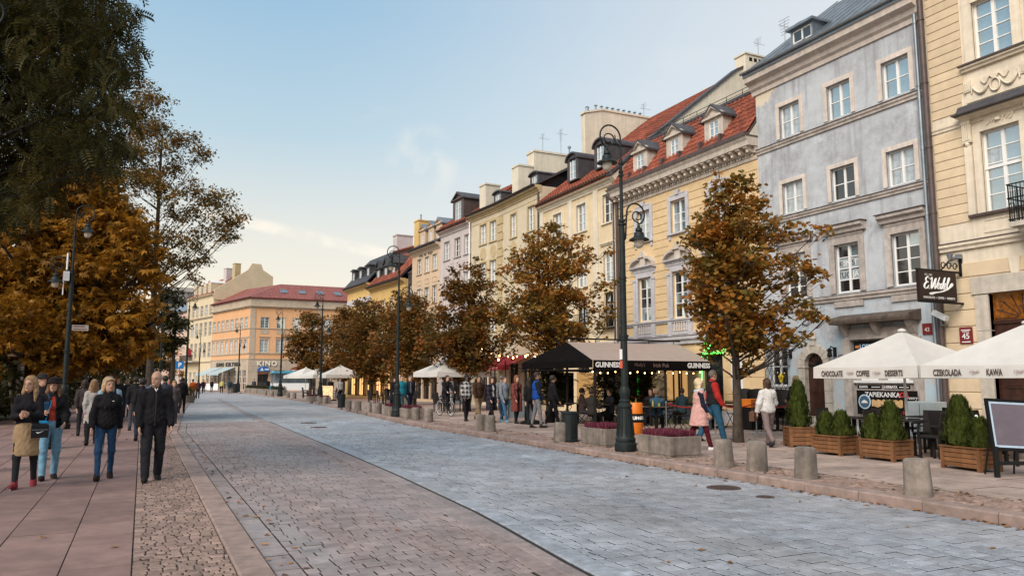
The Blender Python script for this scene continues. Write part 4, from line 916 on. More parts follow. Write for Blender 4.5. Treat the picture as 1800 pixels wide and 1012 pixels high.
# house 5: beige, two bays with rusticated strip, front bends here
M['w5']=mat('beige_plaster',(.46,.36,.205),.87,.08,3,bump=.1,stain=.12); M['t5']=mat('pale_beige_field',(.55,.475,.345),.87,.08,3,bump=.1,stain=.1)
Y5=43.72; L5=5.67; u5=lambda y:Y5-y; cols=[u5(41.6),u5(39.25)]
h5=row_house('beige_house','beige plaster house with rusticated corner strip and tall chimneys above its eave',(FX,Y5),0,L5,12.8,M['t5'],M['w5'],cols,[(10.35,11.8),(7.7,9.2),(4.6,6.3)],M['darkmetal'],corn=.4,ww=.8,tile=False,rz=2.6)
A5=R(-4); s5=4.14; D5=(math.sin(A5),math.cos(A5)); at5=lambda s:(FX+D5[0]*s,Y5+D5[1]*s)
h5b=row_house('beige_house','farther wing of the beige house with round medallions between its windows',at5(s5),A5,s5,12.8,M['t5'],M['w5'],[s5-2.2,s5-.8],[(10.6,11.92),(7.9,9.36),(4.8,6.4)],M['darkmetal'],corn=.4,ww=.88,tile=False,rz=2.6)
for i in range(22):
    b=MB(); z=.6+.52*i; b.box(0,-.06,z,.62 if i%2 else .5,0,z+.46); b.build('quoin',M['w5'],h5)
    b=MB(); b.box(s5-.25 if i%2 else s5-.15,-.06,z,s5,0,z+.46); b.build('quoin',M['w5'],h5b)
for x in (s5-2.2,s5-.8):
    n=18; b=MB(); b.prism([(x+.42*math.cos(2*PI*i/n),9.95+.42*math.sin(2*PI*i/n)) for i in range(n)],-.025,.01); b.build('medallion',M['w5'],h5b)
for x in cols: n=18; b=MB(); b.prism([(x+.42*math.cos(2*PI*i/n),9.72+.42*math.sin(2*PI*i/n)) for i in range(n)],-.025,.01); b.build('medallion',M['w5'],h5)
for hh,LL in ((h5,L5),(h5b,s5)): b=MB(); b.box(0,-.02,12.05,LL,0,12.1); b.build('string_course',M['w5'],hh)
dormer(h5,u5(39.4),.3,13.0,1.1,.75,2.8,'arch',M['darkmetal'],M['darkmetal'],ww=.7,wh=.55,rh=.2,rows=2); dormer(h5b,s5-.75,.3,13.0,1.1,.75,2.8,'arch',M['darkmetal'],M['darkmetal'],ww=.7,wh=.55,rh=.2,rows=2)
chimney(h5,.0,1.0,2.0,5.6,13,16.3,M['t4'],0,.12); b=MB(); b.box(.02,.9,13,.95,1.95,15.25); b.box(-.04,.85,15.25,1.0,1.95,15.36); b.build('chimney',M['t4'],h5)
wire_antenna(h5,.6,4.2,16.4,1.8,7); b=MB(); b.lathe([(.05,0),(.05,.6),(.12,.65),(.12,.75),(.04,.8)],8,(.5,4.9,16.4)); b.build('vent_pipe',M['zinc'],h5,smooth=40); wire_antenna(h5,.3,3.0,16.4,1.4,3)
chimney(h5b,.4,1.3,.5,1.6,13,14.85,M['t4'],0,.1)
downpipe(h5,L5-.12,.15,12.4,M['copper'],.05,-.1); downpipe(h5b,.1,.15,12.4,M['white'],.05,-.1)
# house 6: pinkish white
M['w6']=mat('pinkish_white_plaster',(.50,.445,.435),.87,.07,3,bump=.08,stain=.1,streak=.06); M['t6']=mat('rose_trim',(.46,.40,.385),.85,.07,4,stain=.1)
sA,sB=4.14,9.05; L6=sB-sA; u6=lambda s:sB-s
h6=row_house('pinkish_white_house','pinkish white plaster house with a broad dark gabled dormer',at5(sB),A5,L6,12.55,M['w6'],M['t6'],[u6(7.9),u6(6.12),u6(4.42+.15)],[(10.33,11.67),(7.55,9.1),(4.8,6.4)],M['roofred'],corn=.35,ww=.92)
dormer(h6,u6(6.4),.15,12.75,1.75,1.75,3.9,'gable',M['copper'],M['darkmetal'],ww=1.0,wh=1.45,rh=.5,rows=3,wz=.15)
for x in (u6(7.0),u6(5.3)): b=MB(); b.box(x-.3,-.02,9.5,x+.3,0,10.0); b.build('panel',M['t6'],h6)
# house 7: peach
M['w7']=mat('peach_plaster',(.56,.415,.285),.87,.07,3,bump=.08,stain=.1); M['t7']=mat('sand_trim',(.52,.42,.31),.85,.07,4,stain=.1)
sC=14.5; L7=sC-sB; u7=lambda s:sC-s
h7=row_house('peach_house','peach plaster house with three small gabled dormers in a row',at5(sC),A5,L7,11.85,M['w7'],M['t7'],[u7(13.0),u7(11.5),u7(10.05)],[(9.9,11.08),(7.45,8.73),(4.7,6.2)],M['darkmetal'],corn=.45,ww=.82,tile=False,rz=3.0)
for s in (12.9,11.3,9.8): dormer(h7,u7(s),.2,12.15,1.0,1.2,3.0,'gable',M['w7'],M['zinc'],ww=.5,wh=.8,rh=.45)
text(h7,'DOM   NA   ROGU',.32,M['darkmetal'],(L7/2,-.02,11.25),ext=.01)
for s in (13.0,11.5,10.05): b=MB(); x=u7(s); b.box(x-.4,-.03,8.98,x+.4,0,9.0); b.box(x-.4,-.03,9.35,x+.4,0,9.37); b.box(x-.4,-.03,9.0,x-.37,0,9.35); b.box(x+.37,-.03,9.0,x+.4,0,9.35); b.build('panel',M['t7'],h7)
# slim dark glazed house between 7 and 9
M['slate']=mat('slate_dark',(.05,.048,.052),.6,.3,4,stain=.2)
sD=15.95; h8=house('narrow_dark_house','narrow dark fronted house with a wide glazed window, set back between peach and gold',at5(sD),A5)
wall(h8,sD-sC,0,10.4,[(.2,1.25,7.6,9.4),(.2,1.25,4.2,6.0)],M['slate'],y=.25)
for a,c in ((7.6,9.4),(4.2,6.0)): window(h8,.2,1.25,a,c,3,2,y=.38)
roof_slab(h8,0,sD-sC,.2,10.4,3,12.6,M['darkmetal'],y2=8,z2=10.5)
# house 9: gold, two fronts with dark mansards
M['w9']=mat('gold_plaster',(.60,.40,.15),.87,.08,3,bump=.08,stain=.1); M['t9']=mat('ochre_trim',(.52,.36,.16),.85,.08,4,stain=.1)
sE,sF=24.3,31.2
h9=row_house('gold_house','gold plaster house with pointed dormers in a dark mansard roof',at5(sE),A5,sE-sD,9.95,M['w9'],M['t9'],[1.2,3.3,5.4,7.3],[(7.2,8.6),(4.4,6.0)],M['slate'],corn=.5,ww=.9,ry=2.2,rz=2.9,tile=False)
for x in (1.3,3.2,5.1): dormer(h9,x,.2,10.2,1.1,1.4,1.9,'gable',M['slate'],M['slate'],ww=.6,wh=1.1,rh=.7)
tiles(h9,.2,sE-sD,-.4,10.1,2.1,12.8,M['roofred'],tw=.3,tl=.4)
h9b=row_house('gold_house','farthest gold house of the row with three plain dormers and a blue-grey frieze',at5(sF),A5,sF-sE,10.5,M['w9'],M['t9'],[1.2,3.5,5.7],[(6.9,8.3),(4.3,5.9)],M['slate'],corn=.5,ww=.9,ry=2.2,rz=3.1,tile=False)
for x in (1.1,3.2,5.4): dormer(h9b,x,.2,10.75,1.0,1.5,2.2,'shed',M['slate'],M['slate'],ww=.6,wh=1.15,rh=.12)
b=MB(); b.box(0,-.03,8.75,sF-sE,0,9.35); b.build('frieze',M['t3'],h9b)
roof_slab(h9,0,sE-sD,2.2,12.9,5,14.4,M['roofred'],name='upper_roof'); roof_slab(h9b,0,sF-sE,2.2,13.6,5,14.6,M['roofred'],name='upper_roof')
chimney(h9,5.2,6.2,2.0,5.2,12,15.3,M['w9'],0,.1); b=MB(); b.lathe([(.07,0),(.07,.5),(.1,.5),(.02,.6)],8,(5.7,2.4,15.4)); b.build('vent_pipe',M['zinc'],h9,smooth=40)
chimney(h9b,5.4,6.4,2.6,4.2,12,15.2,M['w6'],0,.1)
# ---------------------------------------------------------------- orange corner building across the side street
M['wk']=mat('orange_plaster',(.64,.36,.185),.87,.07,2,bump=.06,stain=.08); M['sk']=mat('grey_beige_stone',(.42,.345,.265),.87,.12,2.5,bump=.1,stain=.15); M['redsheet']=mat('red_painted_sheet',(.235,.075,.06),.65,.2,2,stain=.2)
K0=(14.1,120.0); K1=(10.0,135.5); hk=thing('corner_building','orange plaster corner building with red sheet-metal roof and lettered ground floor','building',(K0[0],K0[1],0),0); LK_=21.0
kc=[2.1,4.45,6.8,9.2,11.6,14,16.4,18.8]; ops=[]
for x in kc: ops+=[(x-.6,x+.6,9.5,11.1),(x-.62,x+.62,5.85,7.8),(x-.75,x+.75,.3,3.2)]
wall(hk,LK_,0,13,ops,M['wk'],sides=(0,1),depth=14)
for x in kc:
    far_win(hk,x-.6,x+.6,9.5,11.1,'glass',2,4,sur=M['sk'],sw=.08); far_win(hk,x-.62,x+.62,5.85,7.8,'glass_c',2,4,sur=M['sk'],sw=.1)
    b=MB(); b.box(x-.6,-.03,8.6,x+.6,0,9.3); b.build('apron_panel',M['sk'],hk); band(hk,'hood_mould',x-.75,x+.75,8.05,8.2,.15,M['sk'])
    w=window(hk,x-.75,x+.75,.3,2.6,2,1,g='glass_d',m=M['darkdoor'])
def kband(z0,z1,p,m,name):
    band(hk,name,-.02,LK_,z0,z1,p,m)
for z0,z1,p,n in ((9.3,9.45,.12,'string_course'),(5.55,5.75,.14,'string_course'),(4.75,4.9,.12,'string_course')): kband(z0,z1,p,M['sk'],n)
gs=sorted([(x-.78,x+.78) for x in kc]); x=0
for a,c in gs+[(LK_,LK_)]:
    for k in range(10): q=MB(); q.box(x+.01,-.05,.12+.46*k,a-.01,0,.12+.46*k+.44); q.build('stone_course',M['sk'],hk)
    x=c
for a,c in gs: q=MB(); q.box(a,-.05,3.2,c,0,4.7); q.build('stone_course',M['sk'],hk)
q=MB(); q.box(-.03,-.06,4.9,.75,0,12.6); q.build('corner_pilaster',M['sk'],hk); q=MB(); q.box(9.9,-.06,4.9,10.5,0,12.6); q.build('corner_pilaster',M['sk'],hk)
band(hk,'attic_cornice',-.1,LK_,12.55,12.8,.4,M['sk']); q=MB(); q.box(-.02,-.05,12.8,LK_,.1,13.9); q.build('attic_parapet',M['sk'],hk); band(hk,'eave_moulding',-.2,LK_,13.85,14.05,.35,M['redsheet'])
text(hk,'KINO',1.0,flat((.75,.70,.60),.5),(2.6,-.16,4.15),ext=.06,bold=.02,space=1.25)
# side front towards the street
AK=math.atan2(K0[0]-K1[0],K0[1]-K1[1]); LS=math.hypot(K0[0]-K1[0],K0[1]-K1[1])
sx_=[.9+1.95*i for i in range(8)]; ops=[]
for x in sx_: ops+=[(x-.55,x+.55,9.5,11.1),(x-.57,x+.57,5.85,7.8),(x-.7,x+.7,.3,3.2)]
# built in its own frame and turned
rot=-PI/2+math.atan2(K0[0]-K1[0],K1[1]-K0[1])
sw_=wall(hk,LS,0,13,ops,M['wk'],sides=(1,0),depth=2,name='side_wall'); sw_.location=(K1[0]-K0[0],K1[1]-K0[1],0); sw_.rotation_euler=(0,0,rot)
def smallwin(parent,x0,x1,z0,z1,g='glass'):
    b=MB(); b.box(x0,.1,z0,x1,.12,z1,1)
    for a,c in ((x0,x0+.07),(x1-.07,x1),((x0+x1)/2-.04,(x0+x1)/2+.04)): b.box(a,.07,z0,c,.1,z1)
    for k in range(4): z=z0+(z1-z0)*k/3; b.box(x0,.075,z-.03,x1,.1,z+.03)
    b.box(x0-.1,-.04,z0-.1,x1+.1,.02,z0,2); b.box(x0-.1,-.04,z1,x1+.1,.02,z1+.12,2); b.box(x0-.1,-.035,z0,x0,.02,z1,2); b.box(x1,-.035,z0,x1+.1,.02,z1,2)
    return b.build('window',[M['white'],M[g],M['sk']],parent)
for x in sx_:
    smallwin(sw_,x-.55,x+.55,9.5,11.1); smallwin(sw_,x-.57,x+.57,5.85,7.8,'glass_c'); smallwin(sw_,x-.7,x+.7,.3,3.2,'glass_d')
for z0,z1,p in ((9.3,9.45,.12),(8.0,8.2,.12),(5.55,5.75,.14),(4.75,4.9,.12)): band(sw_,'string_course',0,LS,z0,z1,p,M['sk'])
b=MB(); b.box(0,-.05,3.3,LS,0,4.75); b.build('stone_fascia',M['sk'],sw_)
for i in range(9): b=MB(); a=sx_[i-1]+.7 if i else 0; c=sx_[i]-.7 if i<8 else LS; b.box(a,-.05,.12,c,0,3.3); b.build('stone_pier',M['sk'],sw_)
band(sw_,'attic_cornice',0,LS+.1,12.55,12.8,.4,M['sk']); b=MB(); b.box(0,-.05,12.8,LS,.1,13.9); b.build('attic_parapet',M['sk'],sw_); band(sw_,'eave_moulding',0,LS+.2,13.85,14.05,.35,M['redsheet'])
text(sw_,'KINO KULTURA',.85,flat((.03,.03,.035),.5),(LS/2,-.1,4.1),ext=.06,bold=.01,sx=1.3,space=1.35)
# hipped roof
kb=lambda x,y:(x-K0[0],y-K0[1])
A_=(-.4,-.4);B_=(LK_,-.4);C_=kb(K1[0]-.5,K1[1]); Rg=(5.2,6.5); R2=(LK_,6.5); R3=kb(K1[0]+5.0,K1[1]+1.2)
b=MB(); z0,z1=14.05,17.0; vs=[(A_[0],A_[1],z0),(B_[0],B_[1],z0),(R2[0],R2[1],z1),(Rg[0],Rg[1],z1),(C_[0],C_[1],z0),(R3[0],R3[1],z1),(LK_,14,z0),(10.5,14,z0),(9,18,z0)]
b.add(vs,[(0,1,2,3),(4,0,3,5),(3,2,6,7),(5,3,7,8),(1,6,2),(4,5,8)]); kr_=b.build('roof',M['redsheet'],hk)
for k in range(36):
    x=-.2+.58*k; t=min(1,max(0,(x-A_[0])/(Rg[0]-A_[0]))) ; y1=-.4+t*6.9; zz=z0+t*2.95
    b=MB(); b.tube([(x,-.4,z0+.03),(x,y1,zz+.03)],.035,4); b.build('standing_seam',M['redsheet'],kr_)
for x in (4.6,7.4,10.2,13.0):
    b=MB(); b.add([(x,1.9,z0+.98+.12),(x+1.0,1.9,z0+.98+.12),(x+1.0,3.4,z0+1.62+.12),(x,3.4,z0+1.62+.12)],[(0,1,2,3)]); b.tube([(x,1.9,z0+1.1),(x+1,1.9,z0+1.1),(x+1,3.4,z0+1.74),(x,3.4,z0+1.74),(x,1.9,z0+1.1)],.06,4); b.build('skylight',M['zinc'],kr_)
# ---------------------------------------------------------------- cream building beyond
M['wc']=mat('light_cream_plaster',(.60,.50,.34),.87,.06,2,stain=.08)
AC=math.atan2(K1[0]-K0[0],K1[1]-K0[1]); LC=13.2; C0=(K1[0]+math.sin(AC)*LC,K1[1]+math.cos(AC)*LC)
hc=house('cream_far_house','light cream four-storey house with white dormers beyond the orange corner building',C0,AC)
cx=[1.1+2.2*i for i in range(6)]; ops=[(x-.55,x+.55,a,c) for x in cx for a,c in ((12.6,14.2),(9.2,11.3),(5.6,7.9),(.4,3.0))]
wall(hc,LC,0,16,ops,M['wc'],sides=(1,1))
for x in cx:
    for (a,c) in ((12.6,14.2),(9.2,11.3),(5.6,7.9),(.4,3.0)): smallwin(hc,x-.55,x+.55,a,c,brng.choice(['glass','glass_d']))
band(hc,'string_course',0,LC,12.0,12.25,.25,M['sk']); band(hc,'string_course',0,LC,4.6,4.8,.15,M['sk']); cornice(hc,0,LC,15.6,16,.5,M['wc'])
roof_slab(hc,0,LC,-.4,16,5.5,20,M['roofred'],y2=10,z2=16.5)
b=MB(); b.prism([(0,15),(0,16.6),(5.5,20.4),(6.2,21.6),(7.8,21.6),(8.2,20.6),(10,19.6),(10,15)],LC-.2,LC+.15,'yz'); b.build('firewall_gable',M['wc'],hc)
for x in (3.2,5.6,8.0,10.4): dormer(hc,x,.2,16.3,1.3,1.7,2.6,'arch',M['wc'],M['white'],ww=.7,wh=1.2,rh=.5)
chimney(hc,6,7.4,4,5,18,21.2,M['w6']); chimney(hc,10.2,11.4,4,5,18,21.6,M['w5'])
b=MB(); b.box(1,-1.3,4.75,8,0,4.95); bc=b.build('balcony',M['stone'],hc); b=MB()
for k in range(36): b.tube([(1.05+.195*k,-1.25,4.95),(1.05+.195*k,-1.25,5.9)],.025,4)
b.tube([(1,-1.25,5.9),(8,-1.25,5.9)],.05,5); b.build('railing',M['iron'],bc)
b=MB(); b.tube([(5.5,-.1,6.2),(5.5,-1.6,7.6)],.035,5); fp=b.build('flag_pole',M['iron'],hc); b=MB(); b.add([(5.5,-.7,6.75),(5.5,-1.55,7.55),(5.52,-1.5,6.0),(5.48,-.75,5.3)],[(0,1,2,3)]); b.build('flag',flat((.4,.03,.04)),fp)
# pink house, modern slab, closing fronts
hp=house('pink_far_house','pale pink far house with blue-grey metal roof at the end of the street',(C0[0]+math.sin(AC)*16,C0[1]+math.cos(AC)*16),AC); M['wp']=mat('pale_pink_plaster',(.54,.38,.31),.87,.06,2,stain=.08)
ops=[(x-.5,x+.5,a,c) for x in (1.5,4,6.5,9,11.5,14) for a,c in ((10.5,12.2),(7,9),(3.6,5.6),(.4,2.6))]
wall(hp,16,0,14,ops,M['wp'])
for o in ops: smallwin(hp,*o)
roof_slab(hp,0,16,-.4,14,6,17.6,M['zinc'],y2=11,z2=14); chimney(hp,11,12.5,5,6,16,19.5,M['w6'])
hm=thing('modern_block','grey modern slab building rising behind the far rooftops','building',(3,232,0)); b=MB(); b.box(0,0,0,15,16,27); b.build('wall',mat('grey_cladding',(.22,.21,.205),.7,.1,.5),hm)
for k in range(5): b=MB(); b.box(-.05,-.05,6+4*k,15.05,.0,8+4*k); b.build('window_strip',M['glass_d'],hm)
b=MB(); b.box(-.3,-.3,26.2,15.3,.3,27.4); b.build('parapet',mat('pale_cladding',(.36,.34,.32),.7,.1,.5),hm)
M['wq']=mat('pale_far_plaster',(.50,.44,.37),.9,.08,.6)
for i,(x,y,w,h_,t) in enumerate([(-14,205,16,13,'pale far house closing the street behind the park lamps'),(-34,215,18,12,'pale far house seen between the park trunks'),(-60,190,22,13,'far pale house hidden behind the left trees')]):
    q=thing('far_house',t,'building',(x,y,0)); b=MB(); b.box(0,0,0,w,9,h_); b.build('wall',M['wq'],q); roof_slab(q,-.3,w+.3,-.4,h_,4.5,h_+3.6,M['roofred'],y2=9.4,z2=h_)
    for k in range(int(w/2.6)):
        for z in (1,4.2,7.6): b=MB(); b.box(1+2.6*k,-.03,z,2.1+2.6*k,.0,z+1.8); b.build('window',M['glass_d'],q)
# ================================================================ trees
def leafmat(name,cols,rough=.6,transl=.40):
    m=bpy.data.materials.new(name); m.use_nodes=True; t=m.node_tree; p=t.nodes['Principled BSDF']; L=t.links.new
    ge=N(t,'ShaderNodeNewGeometry'); tcn=N(t,'ShaderNodeTexCoord'); no=N(t,'ShaderNodeTexNoise'); no.inputs['Scale'].default_value=1.1; no.inputs['Detail'].default_value=3; L(tcn.outputs['Object'],no.inputs[0])
    ad=N(t,'ShaderNodeMath',operation='MULTIPLY_ADD'); L(ge.outputs['Random Per Island'],ad.inputs[0]); ad.inputs[1].default_value=.55; 
    sb=N(t,'ShaderNodeMath',operation='MULTIPLY_ADD'); L(no.outputs[0],sb.inputs[0]); sb.inputs[1].default_value=1.5; sb.inputs[2].default_value=-.52; L(sb.outputs[0],ad.inputs[2])
    cr=N(t,'ShaderNodeValToRGB'); el=cr.color_ramp.elements; k=len(cols)
    el[0].position=0; el[0].color=cols[0]+(1,); el[1].position=1; el[1].color=cols[-1]+(1,)
    for i in range(1,k-1): e=el.new(i/(k-1)); e.color=cols[i]+(1,)
    L(ad.outputs[0],cr.inputs[0]); L(cr.outputs[0],p.inputs['Base Color']); p.inputs['Roughness'].default_value=rough; p.inputs['Specular IOR Level'].default_value=.25
    tr=N(t,'ShaderNodeBsdfTranslucent'); L(cr.outputs[0],tr.inputs[0]); ms=N(t,'ShaderNodeMixShader'); ms.inputs[0].default_value=transl
    L(p.outputs[0],ms.inputs[1]); L(tr.outputs[0],ms.inputs[2]); L(ms.outputs[0],t.nodes['Material Output'].inputs[0]); return m
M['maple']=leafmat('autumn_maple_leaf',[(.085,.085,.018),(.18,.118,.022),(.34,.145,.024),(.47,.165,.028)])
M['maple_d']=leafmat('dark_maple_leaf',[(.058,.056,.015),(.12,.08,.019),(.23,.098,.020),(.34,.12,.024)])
M['ash']=leafmat('dark_green_leaflet',[(.022,.024,.007),(.038,.038,.010),(.06,.052,.012),(.11,.075,.016)])
M['chest']=leafmat('orange_chestnut_leaf',[(.10,.058,.009),(.22,.108,.013),(.37,.165,.017),(.48,.24,.028)])
M['airy']=leafmat('brown_green_leaf',[(.065,.056,.016),(.12,.088,.022),(.20,.11,.026),(.30,.155,.036)])
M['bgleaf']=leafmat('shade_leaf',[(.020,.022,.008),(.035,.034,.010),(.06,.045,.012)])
M['thuja']=leafmat('thuja_green',[(.030,.045,.010),(.06,.08,.014),(.09,.105,.018)],transl=.1)
# leaf outlines in a local plane (x along the leaf, y across)
def maple_shape(): 
    a=[(0,0),(.30,.46),(.55,.24),(.68,.40),(1.0,0.0),(.68,-.40),(.55,-.24),(.30,-.46)]
    return [np.array([(x,y,-.10*abs(y)*2-.12*x*x) for x,y in a])]
def diamond(l=1.0,w=.28,bend=.15): return np.array([(0,0,0),(.45*l,w*l*.5,-.03),(l,0,-bend*l),(.45*l,-w*l*.5,-.03)])
def palm_shape(k=5):
    out=[]
    for i in range(k):
        a=(i-(k-1)/2)*.72; d=diamond(.62+.38*math.cos(a*.6),.36,.22); c,s=math.cos(a),math.sin(a); out.append(np.stack([d[:,0]*c-d[:,1]*s,d[:,0]*s+d[:,1]*c,d[:,2]],1))
    return out
def pinnate_shape(k=7):
    out=[]
    for i in range(k):
        t=.12+.88*i/k
        for s in (-1,1):
            d=diamond(.30,.36,.12); a=s*1.0; c,sn=math.cos(a),math.sin(a); q=np.stack([d[:,0]*c-d[:,1]*sn,d[:,0]*sn+d[:,1]*c,d[:,2]],1); q[:,0]+=t; q[:,2]-=.55*t*t; out.append(q)
    return out
def simple_shape(): return [diamond(1,.55,.15)]
SHAPES={'maple':maple_shape(),'palm':palm_shape(),'pinnate':pinnate_shape(),'simple':simple_shape()}
def frames(n,rs,droop=.3,tilt=.6):
    az=rs.uniform(0,2*PI,n); dr=-droop+rs.normal(0,.35,n); rl=rs.normal(0,tilt,n)
    X=np.stack([np.cos(az)*np.cos(dr),np.sin(az)*np.cos(dr),np.sin(dr)],1); S=np.stack([-np.sin(az),np.cos(az),np.zeros(n)],1); U=np.cross(X,S)
    Y=S*np.cos(rl)[:,None]+U*np.sin(rl)[:,None]; Z=np.cross(X,Y); return np.stack([X,Y,Z],1)
def leaves(name,pos,kind,size,m,parent,rs,droop=.3,tilt=.6):
    n=len(pos); Fm=frames(n,rs,droop,tilt); sc=size*rs.uniform(.5,1.4,n); polys=[]
    for sh in SHAPES[kind]: polys.append(pos[:,None,:]+np.einsum('kc,ncd->nkd',sh,Fm)*sc[:,None,None])
    V=np.concatenate(polys,0); return link(name,np_mesh(name,V,V.shape[1],m),parent)
def tree(name,label,base,blobs,D,lm,kind,size,n,seed,tr=.16,trunk_top=None,flat_=.6,clump=.30,group=None,cl=13,fill=2,fork=None,bark=None,droop=.3,twig=1.0,lean=(0,0),z0=PAVE_Z,sub=6,bf=.30,bskip=0):
    rs=np.random.RandomState(seed); rg=random.Random(seed); t=thing(name,label,'tree',(base[0],base[1],z0),0,group); O=Vector((base[0],base[1],z0)); k=D/F_PX
    C=[]
    for (px,py,r) in blobs:
        c=at_depth(px,py,D)-O; C.append((c,r*k)); ax=Vector((c.x,c.y))
        for f in range(-fill):      # copies in front and behind along the line of sight
            q=(c+O-cam.location); q=q/q.length; C.append((c+q*rg.uniform(.6,1.6)*(1 if f%2 else -1)*(1+.5*f),r*k*rg.uniform(.75,.95)))
        for f in range(fill):
            a=rg.uniform(.5,2.6)*(1 if f%2 else -1); rad=max(.35,ax.length*rg.uniform(.55,1.0)); b0=math.atan2(c.y,c.x)+a
            # stay inside the silhouette: sideways offset (as seen) may not exceed the original one
            C.append((Vector((rad*math.cos(b0),rad*math.sin(b0),c.z+rg.uniform(-.15,.15))),r*k*rg.uniform(.8,1)))
    if n>9000 and fill>0:
        for (c,r) in list(C):
            if rg.random()<.55: d=Vector((c.x,c.y,(c.z-sum(q.z for q,_ in C[:len(blobs)])/len(blobs))*.7)); d=d.normalized() if d.length>1e-3 else Vector((0,0,1)); C.append((c+d*r*rg.uniform(.8,1.25)+Vector((rg.uniform(-.1,.1),rg.uniform(-.1,.1),rg.uniform(-.1,.1))),r*rg.uniform(.28,.45)))
    top=max(c.z for c,_ in C); low=min(c.z-r*.6 for c,r in C); fz=fork or max(.8,low*.9)
    b=MB(); tt=trunk_top or top*.86; lx,ly=lean
    P=[(lx*q+math.sin(q*4+seed)*.05*q,ly*q+math.cos(q*3.1+seed)*.05*q,tt*q) for q in [i/9 for i in range(10)]]
    b.tube(P,[tr*(1.25 if i==0 else 1)*(1-.82*(i/9)**1.2) for i in range(10)],9)
    at=lambda z:Vector((np.interp(z,[p[2] for p in P],[p[0] for p in P]),np.interp(z,[p[2] for p in P],[p[1] for p in P]),z))
    pos=[]; W=[r**2.0 for _,r in C]; tot=sum(W)
    for (c,r),w in zip(C,W):
        hz=min(max(fz,c.z-max(.3,math.hypot(c.x,c.y)*.75)),tt*.97); s=at(hz); mid=s.lerp(c,.5)+Vector((rg.uniform(-.1,.1),rg.uniform(-.1,.1),-.06*(c-s).length)); rb=max(.012,tr*bf*(1-.6*hz/tt))
        if rg.random()>=bskip: b.tube([s,s.lerp(mid,.55)+Vector((0,0,.03)),mid,mid.lerp(c,.6),c],[rb,rb*.85,rb*.7,rb*.5,rb*.3],6)
        kcl=max(3,int(cl)); cen=rs.normal(0,1,(kcl,3)); cen/=np.linalg.norm(cen,axis=1)[:,None]; cen*=(r*rs.uniform(.25,1,(kcl,1))**.6); cen[:,2]*=flat_
        for q in cen[:sub]:
            e=c+Vector(q); b.tube([mid.lerp(c,.7),mid.lerp(e,.75)+Vector((0,0,-.03)),e],[rb*.35*twig,rb*.25*twig,.004],4)
        nl=max(4,int(n*w/tot)); ci=rs.randint(0,kcl,nl); o=rs.normal(0,1,(nl,3))*(r*clump); o[:,2]*=flat_*.8
        pos.append(np.array(c)[None,:]+cen[ci]+o)
    b.build('trunk',bark or M['bark'],t,smooth=50)
    leaves('crown',np.concatenate(pos,0),kind,size,lm,t,rs,droop)
    return t
GR='maples along the café pavement'
def by_px(px,X): return at_x(px,690,X)[0]
T=[]
D1=depth_of(13.89,15.58)
tree('maple_tree','young autumn maple with broad layered crown in front of the grey house',(13.89,15.58),[(1297,325,26),(1272,362,34),(1322,360,30),(1245,410,40),(1300,405,46),(1352,415,36),(1395,402,26),(1440,405,20),(1228,468,34),(1280,472,50),(1345,470,46),(1400,465,38),(1438,485,22),(1222,522,32),(1275,538,50),(1340,532,50),(1400,538,36),(1432,550,18),(1258,580,34),(1310,588,44),(1362,588,34),(1400,590,22),(1335,606,24)],D1,M['maple'],'maple',.12,14500,21,tr=.125,flat_=.75,clump=.215,group=GR,cl=13)
y2=by_px(965,14.6); tree('maple_tree','rusty brown maple rising behind the black pub pavilion',(14.6,y2),[(960,402,20),(932,432,28),(985,428,24),(905,468,28),(950,472,38),(1000,468,28),(1042,445,24),(1062,498,24),(905,518,34),(960,522,42),(1015,520,32),(1068,545,24),(884,558,24),(930,568,38),(990,572,38),(1040,578,26),(960,598,28),(1010,598,24)],depth_of(14.6,y2),M['maple'],'maple',.125,13500,22,tr=.13,flat_=.75,clump=.215,group=GR,cl=13)
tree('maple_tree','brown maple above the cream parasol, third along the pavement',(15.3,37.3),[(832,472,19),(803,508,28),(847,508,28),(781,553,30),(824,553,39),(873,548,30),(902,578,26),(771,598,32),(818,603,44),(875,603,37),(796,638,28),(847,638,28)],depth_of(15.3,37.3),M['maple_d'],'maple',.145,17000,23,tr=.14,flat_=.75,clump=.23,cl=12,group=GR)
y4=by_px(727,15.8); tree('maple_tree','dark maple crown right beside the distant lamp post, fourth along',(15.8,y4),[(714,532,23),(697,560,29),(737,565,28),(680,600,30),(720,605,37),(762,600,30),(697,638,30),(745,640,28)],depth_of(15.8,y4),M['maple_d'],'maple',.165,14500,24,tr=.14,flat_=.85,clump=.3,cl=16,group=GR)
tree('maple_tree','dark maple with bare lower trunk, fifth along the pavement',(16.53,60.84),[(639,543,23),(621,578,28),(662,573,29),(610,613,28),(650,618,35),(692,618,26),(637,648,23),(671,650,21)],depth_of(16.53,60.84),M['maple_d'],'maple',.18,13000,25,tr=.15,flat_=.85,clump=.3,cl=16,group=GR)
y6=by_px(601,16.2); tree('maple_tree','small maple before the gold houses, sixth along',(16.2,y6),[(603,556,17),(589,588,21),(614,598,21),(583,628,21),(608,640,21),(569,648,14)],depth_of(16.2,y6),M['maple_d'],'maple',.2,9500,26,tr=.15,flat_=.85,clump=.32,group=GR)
y7=by_px(545,16.0); tree('maple_tree','farthest maple of the row, partly covering the orange building',(16.0,y7),[(549,563,17),(531,592,20),(559,600,20),(512,622,16),(540,634,20),(565,650,14)],depth_of(16.0,y7),M['maple_d'],'maple',.23,8500,27,tr=.16,flat_=.85,clump=.32,group=GR)
